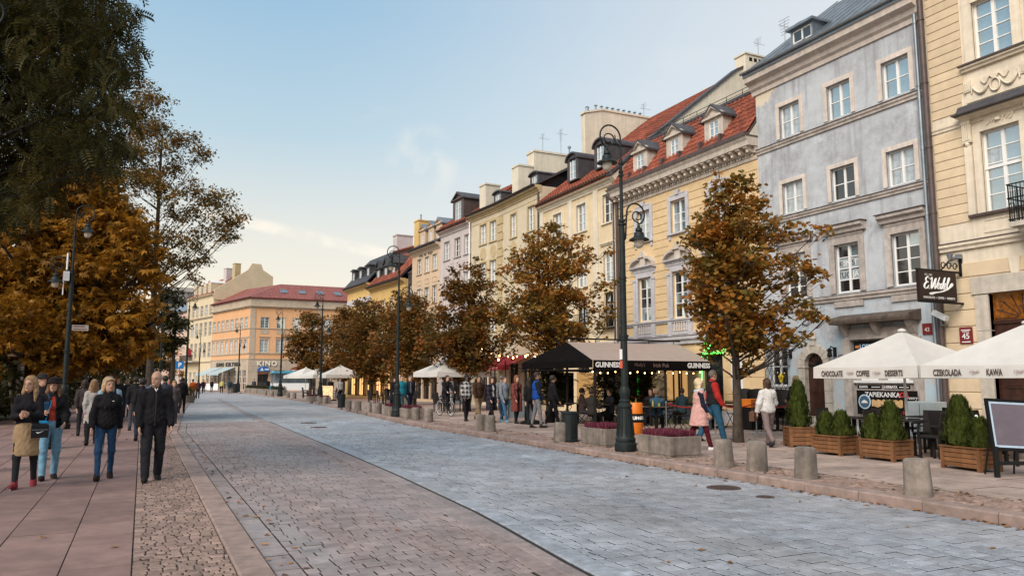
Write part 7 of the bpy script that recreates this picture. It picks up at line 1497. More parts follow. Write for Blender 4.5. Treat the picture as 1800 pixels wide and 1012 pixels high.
class SDF:
    def __init__(s): s.p=[]; s.cuts=[]
    def cone(s,a,b,ra,rb,k=.03,sq=(1,1,1)): s.p.append(('c',np.array(a,float),np.array(b,float),ra,rb,k)); return s
    def ell(s,c,r,k=.03,rot=None): s.p.append(('e',np.array(c,float),np.array(r,float),rot,None,k)); return s
    def cut(s,fn): s.cuts.append(fn); return s
    def mesh(s,h,fold=0.0):
        lo=np.full(3,9.);hi=np.full(3,-9.)
        for p in s.p:
            if p[0]=='c': r=max(p[3],p[4]); lo=np.minimum(lo,np.minimum(p[1],p[2])-r); hi=np.maximum(hi,np.maximum(p[1],p[2])+r)
            else: r=p[2].max() if p[3] is not None else p[2]; lo=np.minimum(lo,p[1]-r); hi=np.maximum(hi,p[1]+r)
        lo-=3*h; hi+=3*h; n=np.ceil((hi-lo)/h).astype(int)+1; f=np.full(n,.4,np.float32); ax=[lo[d]+h*np.arange(n[d]) for d in range(3)]
        for p in s.p:
            k=p[5]
            if p[0]=='c': r=max(p[3],p[4])+k+2*h; a=np.minimum(p[1],p[2])-r; b=np.maximum(p[1],p[2])+r
            else: r=(p[2].max() if p[3] is not None else p[2])+k+2*h; a=p[1]-r; b=p[1]+r
            i0=np.maximum(0,np.floor((a-lo)/h).astype(int)); i1=np.minimum(n,np.ceil((b-lo)/h).astype(int)+1); S=tuple(slice(i0[d],i1[d]) for d in range(3))
            X=ax[0][S[0]][:,None,None]-p[1][0]; Y=ax[1][S[1]][None,:,None]-p[1][1]; Z=ax[2][S[2]][None,None,:]-p[1][2]
            if p[0]=='c':
                d=p[2]-p[1]; l2=max(1e-9,d@d); t=np.clip((X*d[0]+Y*d[1]+Z*d[2])/l2,0,1); q=np.sqrt((X-t*d[0])**2+(Y-t*d[1])**2+(Z-t*d[2])**2)-(p[3]+(p[4]-p[3])*t)
            else:
                if p[3] is not None: m=np.array(p[3]); X,Y,Z=m[0,0]*X+m[1,0]*Y+m[2,0]*Z,m[0,1]*X+m[1,1]*Y+m[2,1]*Z,m[0,2]*X+m[1,2]*Y+m[2,2]*Z
                r=p[2]; k0=np.sqrt((X/r[0])**2+(Y/r[1])**2+(Z/r[2])**2); k1=np.sqrt((X/r[0]**2)**2+(Y/r[1]**2)**2+(Z/r[2]**2)**2)+1e-9; q=k0*(k0-1)/k1
            g=f[S]; hh=np.maximum(k-np.abs(g-q),0)/k; f[S]=np.minimum(g,q)-hh*hh*k*.25
        if fold or s.cuts:
            X,Y,Z=np.meshgrid(*ax,indexing='ij',sparse=True)
            if fold: f+=fold*(np.sin(23*Z+9*np.sin(11*X+3)+7*Y)*np.sin(17*X-13*Y+8*np.sin(6*Z)))
            for c in s.cuts: f=np.maximum(f,c(X,Y,Z))
        return surfnets(f.astype(np.float32),lo,h)
def rotz3(a): c,s=math.cos(a),math.sin(a); return np.array([[c,-s,0],[s,c,0],[0,0,1]])
SKIN={'light':(.46,.27,.19),'mid':(.36,.20,.13),'brown':(.10,.05,.03)}
_cm={}
def cloth(col,kind='plain'):
    k=(tuple(round(c,3) for c in col),kind)
    if k in _cm: return _cm[k]
    m=mat('cloth_%d'%len(_cm),col,.85,.16,14,bump=.25,bscale=220,spec=.15,sheen=.0,stain=.12)
    if kind=='plaid':
        t=m.node_tree; p=t.nodes['Principled BSDF']; L=t.links.new; tcn=N(t,'ShaderNodeTexCoord'); sp=N(t,'ShaderNodeSeparateXYZ'); L(tcn.outputs['Object'],sp.inputs[0]); fac=None
        for ax,sc in ((0,38),(2,38)):
            q=N(t,'ShaderNodeMath',operation='MULTIPLY'); L(sp.outputs[ax],q.inputs[0]); q.inputs[1].default_value=sc; w=N(t,'ShaderNodeMath',operation='SINE'); L(q.outputs[0],w.inputs[0]); g=N(t,'ShaderNodeMath',operation='GREATER_THAN'); L(w.outputs[0],g.inputs[0]); g.inputs[1].default_value=.0
            if fac is None: fac=g.outputs[0]
            else: a=N(t,'ShaderNodeMath',operation='ADD'); L(fac,a.inputs[0]); L(g.outputs[0],a.inputs[1]); d=N(t,'ShaderNodeMath',operation='MULTIPLY'); L(a.outputs[0],d.inputs[0]); d.inputs[1].default_value=.5; fac=d.outputs[0]
        mx=N(t,'ShaderNodeMix',data_type='RGBA'); L(fac,mx.inputs[0]); mx.inputs[6].default_value=col+(1,); mx.inputs[7].default_value=((.5,.48,.47,1) if col[0]<.02 else (col[0]*.25,col[1]*.25,col[2]*.25,1)); L(mx.outputs[2],p.inputs['Base Color'])
    _cm[k]=m; return m
def obj_from(name,V,Q,m,parent,extra=None,smooth=True):
    me=bpy.data.meshes.new(name); vs=V.tolist(); fs=Q.tolist()
    if extra and extra.v: b=len(vs); vs=vs+extra.v; fs=fs+[[b+i for i in f] for f in extra.f]
    me.from_pydata(vs,[],fs); me.materials.append(m); me.polygons.foreach_set('use_smooth',[True]*len(me.polygons)); me.update(); return link(name,me,parent)
PN=[0]
def person(label,loc,head_dir,H=1.75,top=None,bottom=None,shoe=(.02,.018,.018),hair=None,skin='light',legs=((22,8),(-18,14)),arms=((12,8,18,.05),(-14,8,14,.05)),look=0.0,nod=0.0,vox=.015,sex='m',build=1.0,sit=False,lean=0.0,fingers=True,group=None,extra=None,vest=None,scarf=None,hat=None,face=True,cat='person'):
    PN[0]+=1; s=H/1.75; rz=math.atan2(head_dir[0],-head_dir[1]); t=thing('person',label,cat,(0,0,0),rz,group); fem=sex=='f'
    sh=(.145 if fem else .168)*build; hipw=.09*build
    hip=np.array([0,0,.0]); J={}
    # legs (forward angle, knee bend)
    for i,sd in ((0,-1),(1,1)):
        a,b=R(legs[i][0]),R(legs[i][1]); p0=np.array([sd*hipw,0,-.02]); k=p0+.43*np.array([sd*.03,-math.sin(a),-math.cos(a)]); an=k+.42*np.array([sd*-.015,-math.sin(a-b),-math.cos(a-b)]); J['h%d'%i],J['k%d'%i],J['a%d'%i]=p0,k,an
    low=min(J['a0'][2],J['a1'][2])-.075; pz=-low if not sit else sit/s
    off=np.array([0,0,pz]); J={k:v+off for k,v in J.items()}
    le=math.tan(R(lean)); up=lambda z,y=0:np.array([0,-le*z+y,pz+z])
    waist,chest,neck,headc=up(.14),up(.36,.01),up(.535,.015),up(.695,-.012)
    shp=[up(.452,.01)+np.array([sd*sh,0,0]) for sd in (-1,1)]
    for i,sd in ((0,-1),(1,1)):
        f,o,e,inn=arms[i]; f,o,e=R(f),R(o),R(e); d1=np.array([sd*math.sin(o),-math.sin(f)*math.cos(o),-math.cos(f)*math.cos(o)]); el=shp[i]+.285*d1; d2=np.array([sd*(math.sin(o)*.35-inn*2),-math.sin(f+e),-math.cos(f+e)]); d2/=np.linalg.norm(d2); wr=el+.25*d2; J['e%d'%i],J['w%d'%i],J['d%d'%i]=el,wr,d2
    S=lambda v:np.array(v)*s
    hr=rotz3(look)
    HC=headc
    def hp(x,y,z): return HC+hr@np.array([x,y,z])
    near=vox<.018; skinm=mat_skin(skin)
    B=SDF(); q=build
    def E(c,r,k=.03,rot=None): return B.ell(S(c),np.array(r)*s,k,rot)
    def Cn(a,b,ra,rb,k=.03): return B.cone(S(a),S(b),ra*s,rb*s,k)
    E(hp(0,.012,.03),(.076,.096,.105),.02,hr); E(hp(0,-.03,-.055),(.054,.062,.068),.03,hr)
    if near or face:
        E(hp(0,-.098,-.012),(.014,.018,.024),.015,hr); E(hp(0,-.086,-.052),(.022,.012,.012),.012,hr); E(hp(0,-.082,-.098),(.022,.016,.014),.015,hr); E(hp(0,-.082,.03),(.05,.014,.014),.02,hr)
        for sd in (-1,1): E(hp(sd*.079,.012,-.005),(.010,.020,.032),.01,hr)
    Cn(neck+np.array([0,0,-.03]),HC+np.array([0,.015,-.07]),.056*q if not fem else .046,.052 if not fem else .044,.03)
    E(chest,(sh*.84,.10*q,.19),.06); E(waist,(.125*q,.09*q,.13),.06); E(up(.03),(.145*q,.10*q,.12),.06)
    X=MB()
    for i,sd in ((0,-1),(1,1)):
        Cn(neck+np.array([0,0,-.05]),shp[i],.05,.055,.04); Cn(shp[i],J['e%d'%i],.048*q,.038*q); Cn(J['e%d'%i],J['w%d'%i],.038*q,.026); d2=J['d%d'%i]; wr=J['w%d'%i]
        n=np.array([-sd*1.0,0,0]); n=n-d2*(n@d2); n/=np.linalg.norm(n); tt=np.cross(d2,n)*sd
        m3=np.stack([d2,tt,n],1); B.ell(S(wr+d2*.055),np.array((.055,.040,.018))*s,.02,m3)
        if fingers and near:
            for kf,(o,l) in enumerate(((-.030,.068),(-.010,.080),(.010,.084),(.030,.074))):
                r0=wr+d2*.085+tt*o; p1=r0+(d2*.85+n*.25)*l*.5; p2=p1+(d2*.55+n*.75)*l*.45; X.tube([S(r0-d2*.02),S(r0),S(p1),S(p2)],[.0105*s,.0100*s,.0092*s,.0065*s],7)
            r0=wr+d2*.03+tt*.030; p1=r0+(d2*.6+tt*.7+n*.2)*.035; p2=p1+(d2*.95+n*.35)*.032; X.tube([S(r0-tt*.01),S(r0),S(p1),S(p2)],[.013*s,.0125*s,.011*s,.008*s],7)
        else: B.ell(S(wr+d2*.11+n*.01),np.array((.05,.034,.016))*s,.02,m3)
        Cn(J['h%d'%i],J['k%d'%i],.075*q,.052*q,.05); Cn(J['k%d'%i],J['a%d'%i],.05*q,.034*q,.03); a=J['a%d'%i]; b_=R(legs[i][0]-legs[i][1]); pit=max(-.6,min(.35,b_ if b_<0 else b_*.5)) if not sit else 0; fd=np.array([sd*.10,-math.cos(pit),math.sin(pit)]); fd/=np.linalg.norm(fd); hl=a+np.array([0,.03,-.04]); Cn(hl,hl+fd*.17,.028,.020,.02)
    V,Q=B.mesh(vox); body=obj_from('body',V,Q,skinm,t,X)
    # ---- trousers / skirt / tights
    bt=bottom or {'col':(.02,.022,.03)}; T_=SDF(); g=bt.get('loose',.014)
    T_.ell(S(up(.04)),np.array((.15*q+g,.108*q+g,.135))*s,.05)
    if bt.get('kind')=='skirt':
        hz=bt.get('hem',.48); mid=(J['k0']+J['k1'])/2; T_.cone(S(up(-.02)),S(np.array([0,mid[1]*.8,hz+.04])),.155*s,bt.get('flare',.20)*s,.05); T_.ell(S(up(-.1)),np.array((.19,.14,.2))*s,.06); T_.cut(lambda x,y,z:hz*s-z); 
    else:
        for i in (0,1): T_.cone(S(J['h%d'%i]),S(J['k%d'%i]),(.078*q+g)*s,(.053*q+g)*s,.06*s); an=J['a%d'%i]; T_.cone(S(J['k%d'%i]),S(an+np.array([0,0,.02])),(.051*q+g)*s,(.036*q+g*1.25)*s,.03)
    wz=(pz+.16)*s; T_.cut(lambda x,y,z:z-wz)
    V,Q=T_.mesh(vox,.004); obj_from(bt.get('name','trousers' if bt.get('kind')!='skirt' else 'skirt'),V,Q,cloth(bt['col'],bt.get('pat','plain')),t)
    if bt.get('kind')=='skirt' and bt.get('tights'):
        T_=SDF()
        for i in (0,1): T_.cone(S(J['h%d'%i]),S(J['k%d'%i]),.085*s,.06*s,.04); T_.cone(S(J['k%d'%i]),S(J['a%d'%i]),.058*s,.042*s,.03)
        V,Q=T_.mesh(vox); obj_from('tights',V,Q,cloth(bt['tights']),t)
    # ---- top
    tp=top or {'col':(.012,.012,.014)}; g=tp.get('loose',.028); K=SDF(); hem=tp.get('hem',-.06)
    def torso(K,g):
        K.ell(S(chest),np.array((sh*.84+g*.7,.110*q+g*.8,.205))*s,.06); K.ell(S(waist),np.array((.14*q+g,.102*q+g,.16))*s,.06); K.ell(S(up(.03)),np.array((.155*q+g,.112*q+g,.14))*s,.05)
        if fem: K.ell(S(up(.34,-.075)),np.array((.13,.06,.075))*s,.05)
        for i in (0,1): K.cone(S(neck+np.array([0,0,-.03])),S(shp[i]+np.array([0,0,.0])),(.048+g*.4)*s,(.052+g*.4)*s,.05)
    torso(K,g)
    if hem<-.2:
        mid=(J['k0']+J['k1'])/2; K.cone(S(up(.0)),S(np.array([0,mid[1]*.55,pz+hem])),(.165+g)*s,(tp.get('flare',.21))*s,.06); 
    if tp.get('sleeves',True):
        for i in (0,1): K.cone(S(shp[i]),S(J['e%d'%i]),(.056*q+g*.7)*s,(.045*q+g*.7)*s,.04); d=J['d%d'%i]; K.cone(S(J['e%d'%i]),S(J['w%d'%i]-d*.02),(.045*q+g*.7)*s,(.034*q+g*.55)*s,.03)
    K.cone(S(neck+np.array([0,.0,-.03])),S(neck+np.array([0,.005,.035 if tp.get('collar',1) else -.01])),.072*s,.070*s,.02)
    hz2=(pz+hem)*s; K.cut(lambda x,y,z:hz2-z)
    if tp.get('open'): w0=tp['open']*s; K.cut(lambda x,y,z:np.where((y<-.02*s)&(z<(pz+.50)*s),w0*(.5+.5*np.clip(((pz+.5)*s-z)/(.5*s),0,1))-np.abs(x),-1.0)); 
    V,Q=K.mesh(vox,tp.get('fold',.006)); obj_from(tp.get('name','jacket'),V,Q,cloth(tp['col'],tp.get('pat','plain')),t)
    if tp.get('under') is not None:
        K=SDF(); torso(K,.006); K.cut(lambda x,y,z:(pz-.02)*s-z); V,Q=K.mesh(vox); obj_from('shirt',V,Q,cloth(tp['under']),t)
    if vest is not None:
        K=SDF(); torso(K,g+.016); hv=(pz-.05)*s; K.cut(lambda x,y,z:hv-z)
        for i,sd in ((0,-1),(1,1)): pass
        V,Q=K.mesh(vox,.006); obj_from('vest',V,Q,cloth(vest),t)
    if scarf is not None:
        K=SDF(); n=10
        for i in range(n): a0,a1=2*PI*i/n,2*PI*(i+1)/n; K.cone(S(neck+np.array([.085*math.cos(a0),.075*math.sin(a0),.0-.02*math.sin(a0)])),S(neck+np.array([.085*math.cos(a1),.075*math.sin(a1),-.02*math.sin(a1)])),.035*s,.035*s,.02)
        K.cone(S(neck+np.array([.03,-.09,-.02])),S(neck+np.array([.05,-.135,-.42])),.045*s,.05*s,.03); K.cone(S(neck+np.array([-.02,-.09,-.02])),S(neck+np.array([-.03,-.13,-.30])),.04*s,.045*s,.03); V,Q=K.mesh(vox,.005); obj_from('scarf',V,Q,cloth(scarf),t)
    # ---- shoes
    for i,sd in ((0,-1),(1,1)):
        K=SDF(); a=J['a%d'%i]; b_=R(legs[i][0]-legs[i][1]); pit=max(-.6,min(.35,b_ if b_<0 else b_*.5)) if not sit else 0
        fd=np.array([sd*.10,-math.cos(pit),math.sin(pit)]); fd/=np.linalg.norm(fd); heel=a+np.array([0,.035,-.045]); toe=heel+fd*.20
        K.cone(S(heel),S(heel+fd*.09),.040*s,.043*s,.03); K.cone(S(heel+fd*.08),S(toe),.043*s,.033*s,.03); K.cone(S(a+np.array([0,.008,.045])),S(heel+fd*.03),.045*s,.047*s,.03); V,Q=K.mesh(max(.012,vox*.8)); so_=obj_from('shoe',V,Q,cloth(shoe),t)
        if near: b=MB(); p=[S(heel-fd*.03+np.array([0,0,-.032])),S(heel+fd*.09+np.array([0,0,-.032])),S(toe+fd*.025+np.array([0,0,-.026]))]; b.tube(p,[.033*s,.036*s,.026*s],8,flat=.35); b.build('sole',cloth((.30,.28,.27) if sum(shoe)>.2 else (.02,.02,.02)),so_)
    # ---- hair / hat / face
    if hair:
        K=SDF(); hc,kind=hair['col'],hair.get('kind','short'); th=.014 if kind not in('crop','ring') else .005
        K.ell(S(hp(0,.02,.04)),np.array((.080+th,.100+th,.100+th))*s,.02,hr)
        fy=-.050; cut_c=S(hp(0,-.12,-.045)); rr=.115*s
        K.cut(lambda x,y,z:rr-np.sqrt((x-cut_c[0])**2+(y-cut_c[1])**2+((z-cut_c[2])*.82)**2))
        if kind=='ring': zr=S(hp(0,0,.045))[2]; zb=S(hp(0,0,-.05))[2]; K.cut(lambda x,y,z:z-zr); K.cut(lambda x,y,z:zb-z)
        if kind in('short','crop'): zc=S(hp(0,0,-.02))[2]; K.cut(lambda x,y,z:zc-.03*s-z)
        if kind=='bob':
            for sd in (-1,1): K.cone(S(hp(sd*.075,.02,.0)),S(hp(sd*.078,.03,-.10)),.036*s,.032*s,.03)
            K.cone(S(hp(0,.07,.0)),S(hp(0,.075,-.11)),.06*s,.05*s,.04); K.ell(S(hp(.01,-.075,.085)),np.array((.065,.035,.028))*s,.03,hr)
        if kind=='long':
            L_=hair.get('len',.30)
            for sd in (-1,1): K.cone(S(hp(sd*.07,.01,.02)),S(hp(sd*.09,.015,-.12)),.034*s,.036*s,.03); K.cone(S(hp(sd*.09,.015,-.12)),S(hp(sd*.10,-.02 if sd>0 else .03,-.10-L_)),.038*s,.022*s,.03)
            K.cone(S(hp(0,.06,.02)),S(hp(0,.09,-.12-L_)),.068*s,.045*s,.04); K.cone(S(hp(.04,.075,-.02)),S(hp(.06,.085,-.14-L_)),.05*s,.03*s,.03); K.cone(S(hp(-.04,.075,-.02)),S(hp(-.06,.085,-.14-L_)),.05*s,.03*s,.03)
        if kind=='bald': pass
        V,Q=K.mesh(vox*.8,.004); hm_=mat('hair_%d'%PN[0],hc,.55,.35,10,bump=.5,bscale=90,streak=.5,spec=.3); obj_from('hair',V,Q,hm_,t)
    if hat:
        K=SDF(); K.ell(S(hp(0,.012,.075)),np.array((.098,.112,.075))*s,.02,hr); 
        if hat.get('brim'): K.ell(S(hp(0,.0,.045)),np.array((.14,.155,.018))*s,.02,hr)
        V,Q=K.mesh(vox*.8); obj_from('hat',V,Q,cloth(hat['col']),t)
    if face and vox<.02:
        for sd in (-1,1):
            b=MB(); b.lathe([(.002,-.011),(.009,-.006),(.011,0),(.009,.006),(.002,.011)],8); b.xf(Matrix.Translation(S(hp(sd*.031,-.074,.008)))@Matrix.Scale(s,4)); b.build('eye',flat((.05,.04,.035),.25),t)
            b=MB(); b.tube([S(hp(sd*.016,-.088,.026)),S(hp(sd*.032,-.087,.031)),S(hp(sd*.048,-.078,.026))],[.004*s,.005*s,.003*s],5); b.build('eyebrow',flat(tuple(c*.5 for c in (hair or {'col':(.2,.17,.15)})['col'])),t)
        b=MB(); b.tube([S(hp(-.022,-.090,-.056)),S(hp(0,-.100,-.054)),S(hp(.022,-.090,-.056))],[.004*s,.007*s,.004*s],6); b.build('mouth',flat((.26,.09,.075)),t)
        if hair and hair.get('beard'): K=SDF(); K.ell(S(hp(0,-.05,-.075)),np.array((.058,.055,.05))*s,.02,hr); cz=S(hp(0,-.09,-.045)); K.cut(lambda x,y,z:z-cz[2]); V,Q=K.mesh(vox*.8); obj_from('beard',V,Q,cloth(hair['col']),t)
    z0=PAVE_Z if loc[0]>kr(loc[1]) else .014
    t.location=(loc[0],loc[1],z0 if not sit else z0)
    return t,{k:Matrix.Rotation(rz,3,'Z')@Vector(S(v))+Vector((loc[0],loc[1],z0)) for k,v in J.items()},rz,pz*s+z0
_sk={}
def mat_skin(k):
    if k not in _sk: _sk[k]=mat('skin_'+k,SKIN[k],.55,.10,18,bump=.05,bscale=150,spec=.35); _sk[k].node_tree.nodes['Principled BSDF'].inputs['Subsurface Weight'].default_value=.08
    return _sk[k]
BLK=(.011,.010,.012); NAVY=(.012,.016,.035); JEAN=(.04,.10,.20); LJEAN=(.17,.33,.46); DJEAN=(.018,.028,.05); WHITE=(.45,.43,.41); GREYC=(.16,.16,.17); BEIGE=(.34,.25,.16)
BLOND={'col':(.50,.36,.18)}
CR=(_cy,-_sy)                    # camera right, in plan
GW='people walking on the pavements'
# ---- four people in front on the left
person('bald older man in black zip jacket and dark trousers walking nearest the road',(.22,14.65),(.05,-1),1.83,{'col':BLK,'hem':-.10,'loose':.034,'fold':.008},{'col':(.018,.018,.022),'loose':.022},skin='light',legs=((11,4),(-9,9)),arms=((6,9,16,.03),(0,11,26,.0)),look=-.55,hair={'col':(.30,.25,.22),'kind':'ring'},build=1.06,vox=.0135)
w2=person('short-haired blond woman in black fleece and blue jeans beside the bald man',(-.52,15.2),(.03,-1),1.73,{'col':BLK,'hem':-.07,'loose':.028,'fold':.007,'under':(.03,.05,.09)},{'col':(.022,.06,.13),'loose':.006},shoe=(.025,.014,.012),hair={'col':(.44,.30,.17),'kind':'bob'},legs=((14,5),(-12,8)),arms=((10,14,22,.02),(-12,12,12,.02)),look=.45,sex='f',vox=.0135)
w3=person('woman in black hat and open black jacket over red top, looking at her phone',(-1.38,15.6),(.15,-1),1.72,{'col':BLK,'hem':-.12,'loose':.036,'open':.06,'under':(.36,.045,.03),'fold':.008},{'col':LJEAN,'loose':.016},shoe=(.02,.014,.014),hair={'col':(.17,.09,.04),'kind':'long','len':.18},hat={'col':(.014,.010,.012),'brim':1},legs=((10,3),(-9,6)),arms=((12,10,90,.16),(8,14,50,.10)),look=-.3,sex='f',vox=.0135)
w4=person('smiling woman with long blond hair, black top, beige skirt and red trainers',(-1.62,14.6),(-.05,-1),1.74,{'col':(.012,.011,.014),'hem':.0,'loose':.016,'fold':.006,'name':'sweater'},{'kind':'skirt','col':(.33,.225,.13),'hem':.50,'flare':.19,'tights':(.022,.022,.026)},shoe=(.22,.03,.04),hair={'col':(.34,.21,.10),'kind':'long','len':.17},legs=((12,4),(-12,10)),arms=((20,6,78,.28),(22,6,80,.28)),look=-.35,nod=.1,sex='f',vox=.0135)
def bag(label,loc,col,size,rz,strap=None,logo=None):
    t=thing('bag',label,'bag',loc,rz); w,d,h=size; b=MB(); b.cbox(-w/2,-d/2,0,w/2,d/2,h,min(d*.35,.03)); b.build('pouch',cloth(col),t); b=MB(); b.box(-w/2+.01,-d/2-.004,h*.55,w/2-.01,-d/2-.0005,h*.58); b.build('zip',M['zinc'],t)
    if strap: b=MB(); b.tube(strap,.008,5); b.build('strap',cloth(col),t)
    if logo: b=MB(); b.prism([(-.055,h*.42),(-.03,h*.30),(.06,h*.50),(-.02,h*.38)],-d/2-.006,-d/2-.003); b.build('mark',M['whitepaint'],t)
    return t
bag('black shoulder bag with white swoosh mark at the beige skirt',(-1.42,14.36,.80),(.014,.013,.016),(.24,.09,.22),.1,[(-.10,.0,.2),(-.22,.14,.45),(-.16,.22,.62)],True)
bag('bright blue clutch bag at the hip of the woman in the hat',(-1.50,15.36,.88),(.015,.20,.42),(.20,.08,.14),.1,[(.05,0,.13),(.12,.1,.45),(.06,.18,.58)])
ph=thing('phone','blue mobile phone in the hand of the woman in the hat','phone',tuple(w3[1]['w0']+Vector((.02,-.10,.05))),.3); b=MB(); b.cbox(-.035,-.008,0,.035,.008,.14,.004); b.xf(Matrix.Rotation(.5,4,'X')); b.build('case',flat((.03,.15,.32)),ph)
def front_detail(word,pts,r,m,name):
    o=[q for q in bpy.data.objects if q.get('label','').startswith(word)][0]; b=MB(); b.tube(pts,r,5); b.build(name,m,o)
front_detail('bald older man',[(0,-.155,1.50),(0,-.172,1.30),(0,-.170,1.10),(0,-.165,.92)],.0028,M['darkmetal'],'zip'); front_detail('bald older man',[(-.02,-.115,1.545),(0,-.150,1.50),(.02,-.115,1.545)],.010,M['paper'],'shirt_collar')
front_detail('short-haired blond',[(.07,-.158,1.33),(.10,-.150,1.33)],.007,M['paper'],'chest_mark')
# ---- people behind them
person('dark-clothed person at the left picture edge beside the smiling woman',(-2.75,17.2),(.1,-1),1.62,{'col':BLK,'hem':-.3},{'col':BLK},hair={'col':(.05,.03,.02),'kind':'long'},sex='f',vox=.02)
person('man in dark peaked cap standing behind the woman in the hat',(-1.95,19.5),(.6,-.8),1.8,{'col':(.016,.014,.018)},{'col':BLK},hat={'col':(.02,.018,.02),'brim':1},vox=.02,legs=((2,2),(-2,2)))
person('woman in long white coat with loose hair walking away',(-1.15,23.5),(-.05,1),1.72,{'col':(.30,.28,.27),'hem':-.35,'loose':.03},{'col':BLK},hair={'col':(.25,.14,.07),'kind':'long','len':.22},sex='f',vox=.02)
person('man in navy padded vest with pale blue sleeves walking away',(-.68,20.9),(0,1),1.8,{'col':(.22,.33,.42),'hem':-.05},{'col':(.11,.075,.06)},shoe=(.3,.3,.3),vest=NAVY,hair={'col':(.05,.035,.03),'kind':'short'},vox=.02)
person('dark-haired woman in long black coat walking away, left one of three',(.02,24.6),(0,1),1.76,{'col':BLK,'hem':-.42},{'col':DJEAN},hair={'col':(.02,.015,.012),'kind':'short'},sex='f',vox=.022)
person('blond woman in black jacket walking away, middle one of three',(.42,25.8),(.02,1),1.68,{'col':BLK,'hem':-.12},{'col':BLK},shoe=(.4,.4,.4),hair={'col':(.40,.28,.15),'kind':'long','len':.16},sex='f',vox=.022)
person('woman with long brown hair and dark coat walking away, right one of three',(.36,21.5),(.03,1),1.66,{'col':(.022,.016,.015),'hem':-.30},{'col':DJEAN},hair={'col':(.06,.035,.022),'kind':'long','len':.3},sex='f',vox=.02)
person('person in bright blue jacket sitting by the lamp on the square',(-3.1,33.5),(.5,-1),1.7,{'col':(.01,.15,.36)},{'col':BLK},sit=.45,legs=((85,85),(85,85)),hair={'col':(.1,.06,.04)},vox=.026)
person('person in orange jacket walking on the left pavement far away',(4.0,73),(.05,1),1.8,{'col':(.55,.10,.012),'loose':.05},{'col':(.04,.04,.045)},hair={'col':(.05,.035,.03)},vox=.028,face=False)
person('dark-clothed person walking ahead of the orange jacket',(4.75,78),(.05,1),1.75,{'col':(.05,.02,.03)},{'col':BLK},hair={'col':(.05,.035,.03)},vox=.03,face=False)
# ---- right pavement, near
p1=person('blond woman in long pink sleeveless coat with pale scarf and burgundy trousers',(11.55,14.2),(.93,-.37),1.63,{'col':(.012,.014,.03),'hem':0,'loose':.012,'name':'sweater'},{'col':(.07,.008,.014),'loose':.014},shoe=(.6,.58,.56),hair={'col':(.58,.46,.28),'kind':'bob'},legs=((17,3),(-19,16)),arms=((10,8,20,.05),(-10,8,24,.05)),sex='f',vox=.0145,scarf=(.42,.50,.56),look=.1)
K=SDF(); s_=1.63/1.75; zz=p1[3]-PAVE_Z
K.ell((0,.0,zz+.33),(.175,.14,.20),.06); K.ell((0,0,zz+.12),(.17,.135,.17),.06); K.cone((0,.0,zz+.02),(0,.03,zz-.40),.185,.235,.06)
for sd in (-1,1): K.cone((sd*.05,0,zz+.47),(sd*.14,0,zz+.44),.06,.06,.04)
K.cut(lambda x,y,z:(zz-.30)-z); K.cut(lambda x,y,z:np.where(y<-.01,.055+.05*np.clip((zz+.4-z),0,1)-np.abs(x),-1.0)); V,Q=K.mesh(.0145,.006)
pp=[o for o in bpy.data.objects if o.get('label','').startswith('blond woman in long pink')][0]; obj_from('sleeveless_coat',V,Q,cloth((.52,.29,.26)),pp)
x,y=at_z(1252,777,PAVE_Z); person('grey-haired man in black vest over red sleeves and blue jeans',(x+.25,y+.2),(.93,-.37),1.84,{'col':(.33,.022,.018),'hem':-.04,'loose':.035},{'col':(.02,.075,.13),'loose':.026},vest=(.013,.012,.014),hair={'col':(.16,.13,.11),'kind':'crop'},legs=((15,3),(-18,12)),arms=((10,10,20,.02),(-9,10,18,.02)),look=.25,build=1.1,vox=.0145)
w5=person('woman in short white jacket and grey trousers seen from behind with brown bag',(13.75,14.35),(.35,.95),1.64,{'col':(.52,.50,.48),'hem':-.06,'loose':.045},{'col':(.17,.125,.12),'loose':.024},shoe=(.03,.03,.035),hair={'col':(.07,.035,.02),'kind':'bob'},legs=((20,4),(-22,20)),arms=((16,16,58,.05),(-8,22,24,.0)),sex='f',vox=.0145)
bag('brown leather handbag carried by the woman in white',(13.42,14.5,.72),(.10,.05,.03),(.26,.12,.24),.5,[(-.08,0,.23),(-.06,0,.42),(.06,0,.42),(.08,0,.23)])
person('blond long-haired woman in black leather jacket standing behind the tallest thuja',(17.0,16.6),(-.9,-.2),1.68,{'col':BLK,'loose':.03},{'kind':'skirt','col':(.16,.15,.19),'hem':.3,'flare':.17},hair={'col':(.62,.45,.20),'kind':'long','len':.2},sex='f',legs=((3,2),(-3,3)),arms=((14,8,62,.1),(14,8,66,.1)),vox=.017)
# ---- right pavement, middle distance
person('bearded man in bright blue padded vest and grey trousers',(12.0,23.15),(.95,-.3),1.84,{'col':(.012,.014,.02),'hem':-.05},{'col':(.16,.16,.17),'loose':.008},vest=(.008,.055,.26),hair={'col':(.035,.022,.016),'kind':'crop','beard':1},skin='mid',legs=((10,4),(-8,6)),vox=.018)
person('man in black tracksuit with colourful shoulder print, next to blue vest',(12.85,23.6),(.95,-.3),1.74,{'col':(.012,.011,.013),'loose':.04},{'col':(.012,.011,.013)},shoe=(.3,.26,.25),hair={'col':(.03,.02,.015),'kind':'short','beard':1},skin='mid',legs=((14,5),(-12,10)),vox=.018)
person('woman with backpack straps hidden behind the blue-vested man',(12.75,25.2),(.3,1),1.7,{'col':BLK},{'col':BLK},hair={'col':(.03,.02,.015),'kind':'long'},sex='f',vox=.022)
person('woman in black and white checked shirt jacket and black trousers facing us',(11.5,28.2),(.05,-1),1.78,{'col':(.014,.013,.015),'pat':'plaid','hem':-.14,'loose':.045},{'col':BLK,'loose':.01},hair={'col':(.012,.01,.01),'kind':'bob'},skin='brown',sex='f',vox=.019,legs=((12,4),(-10,8)))
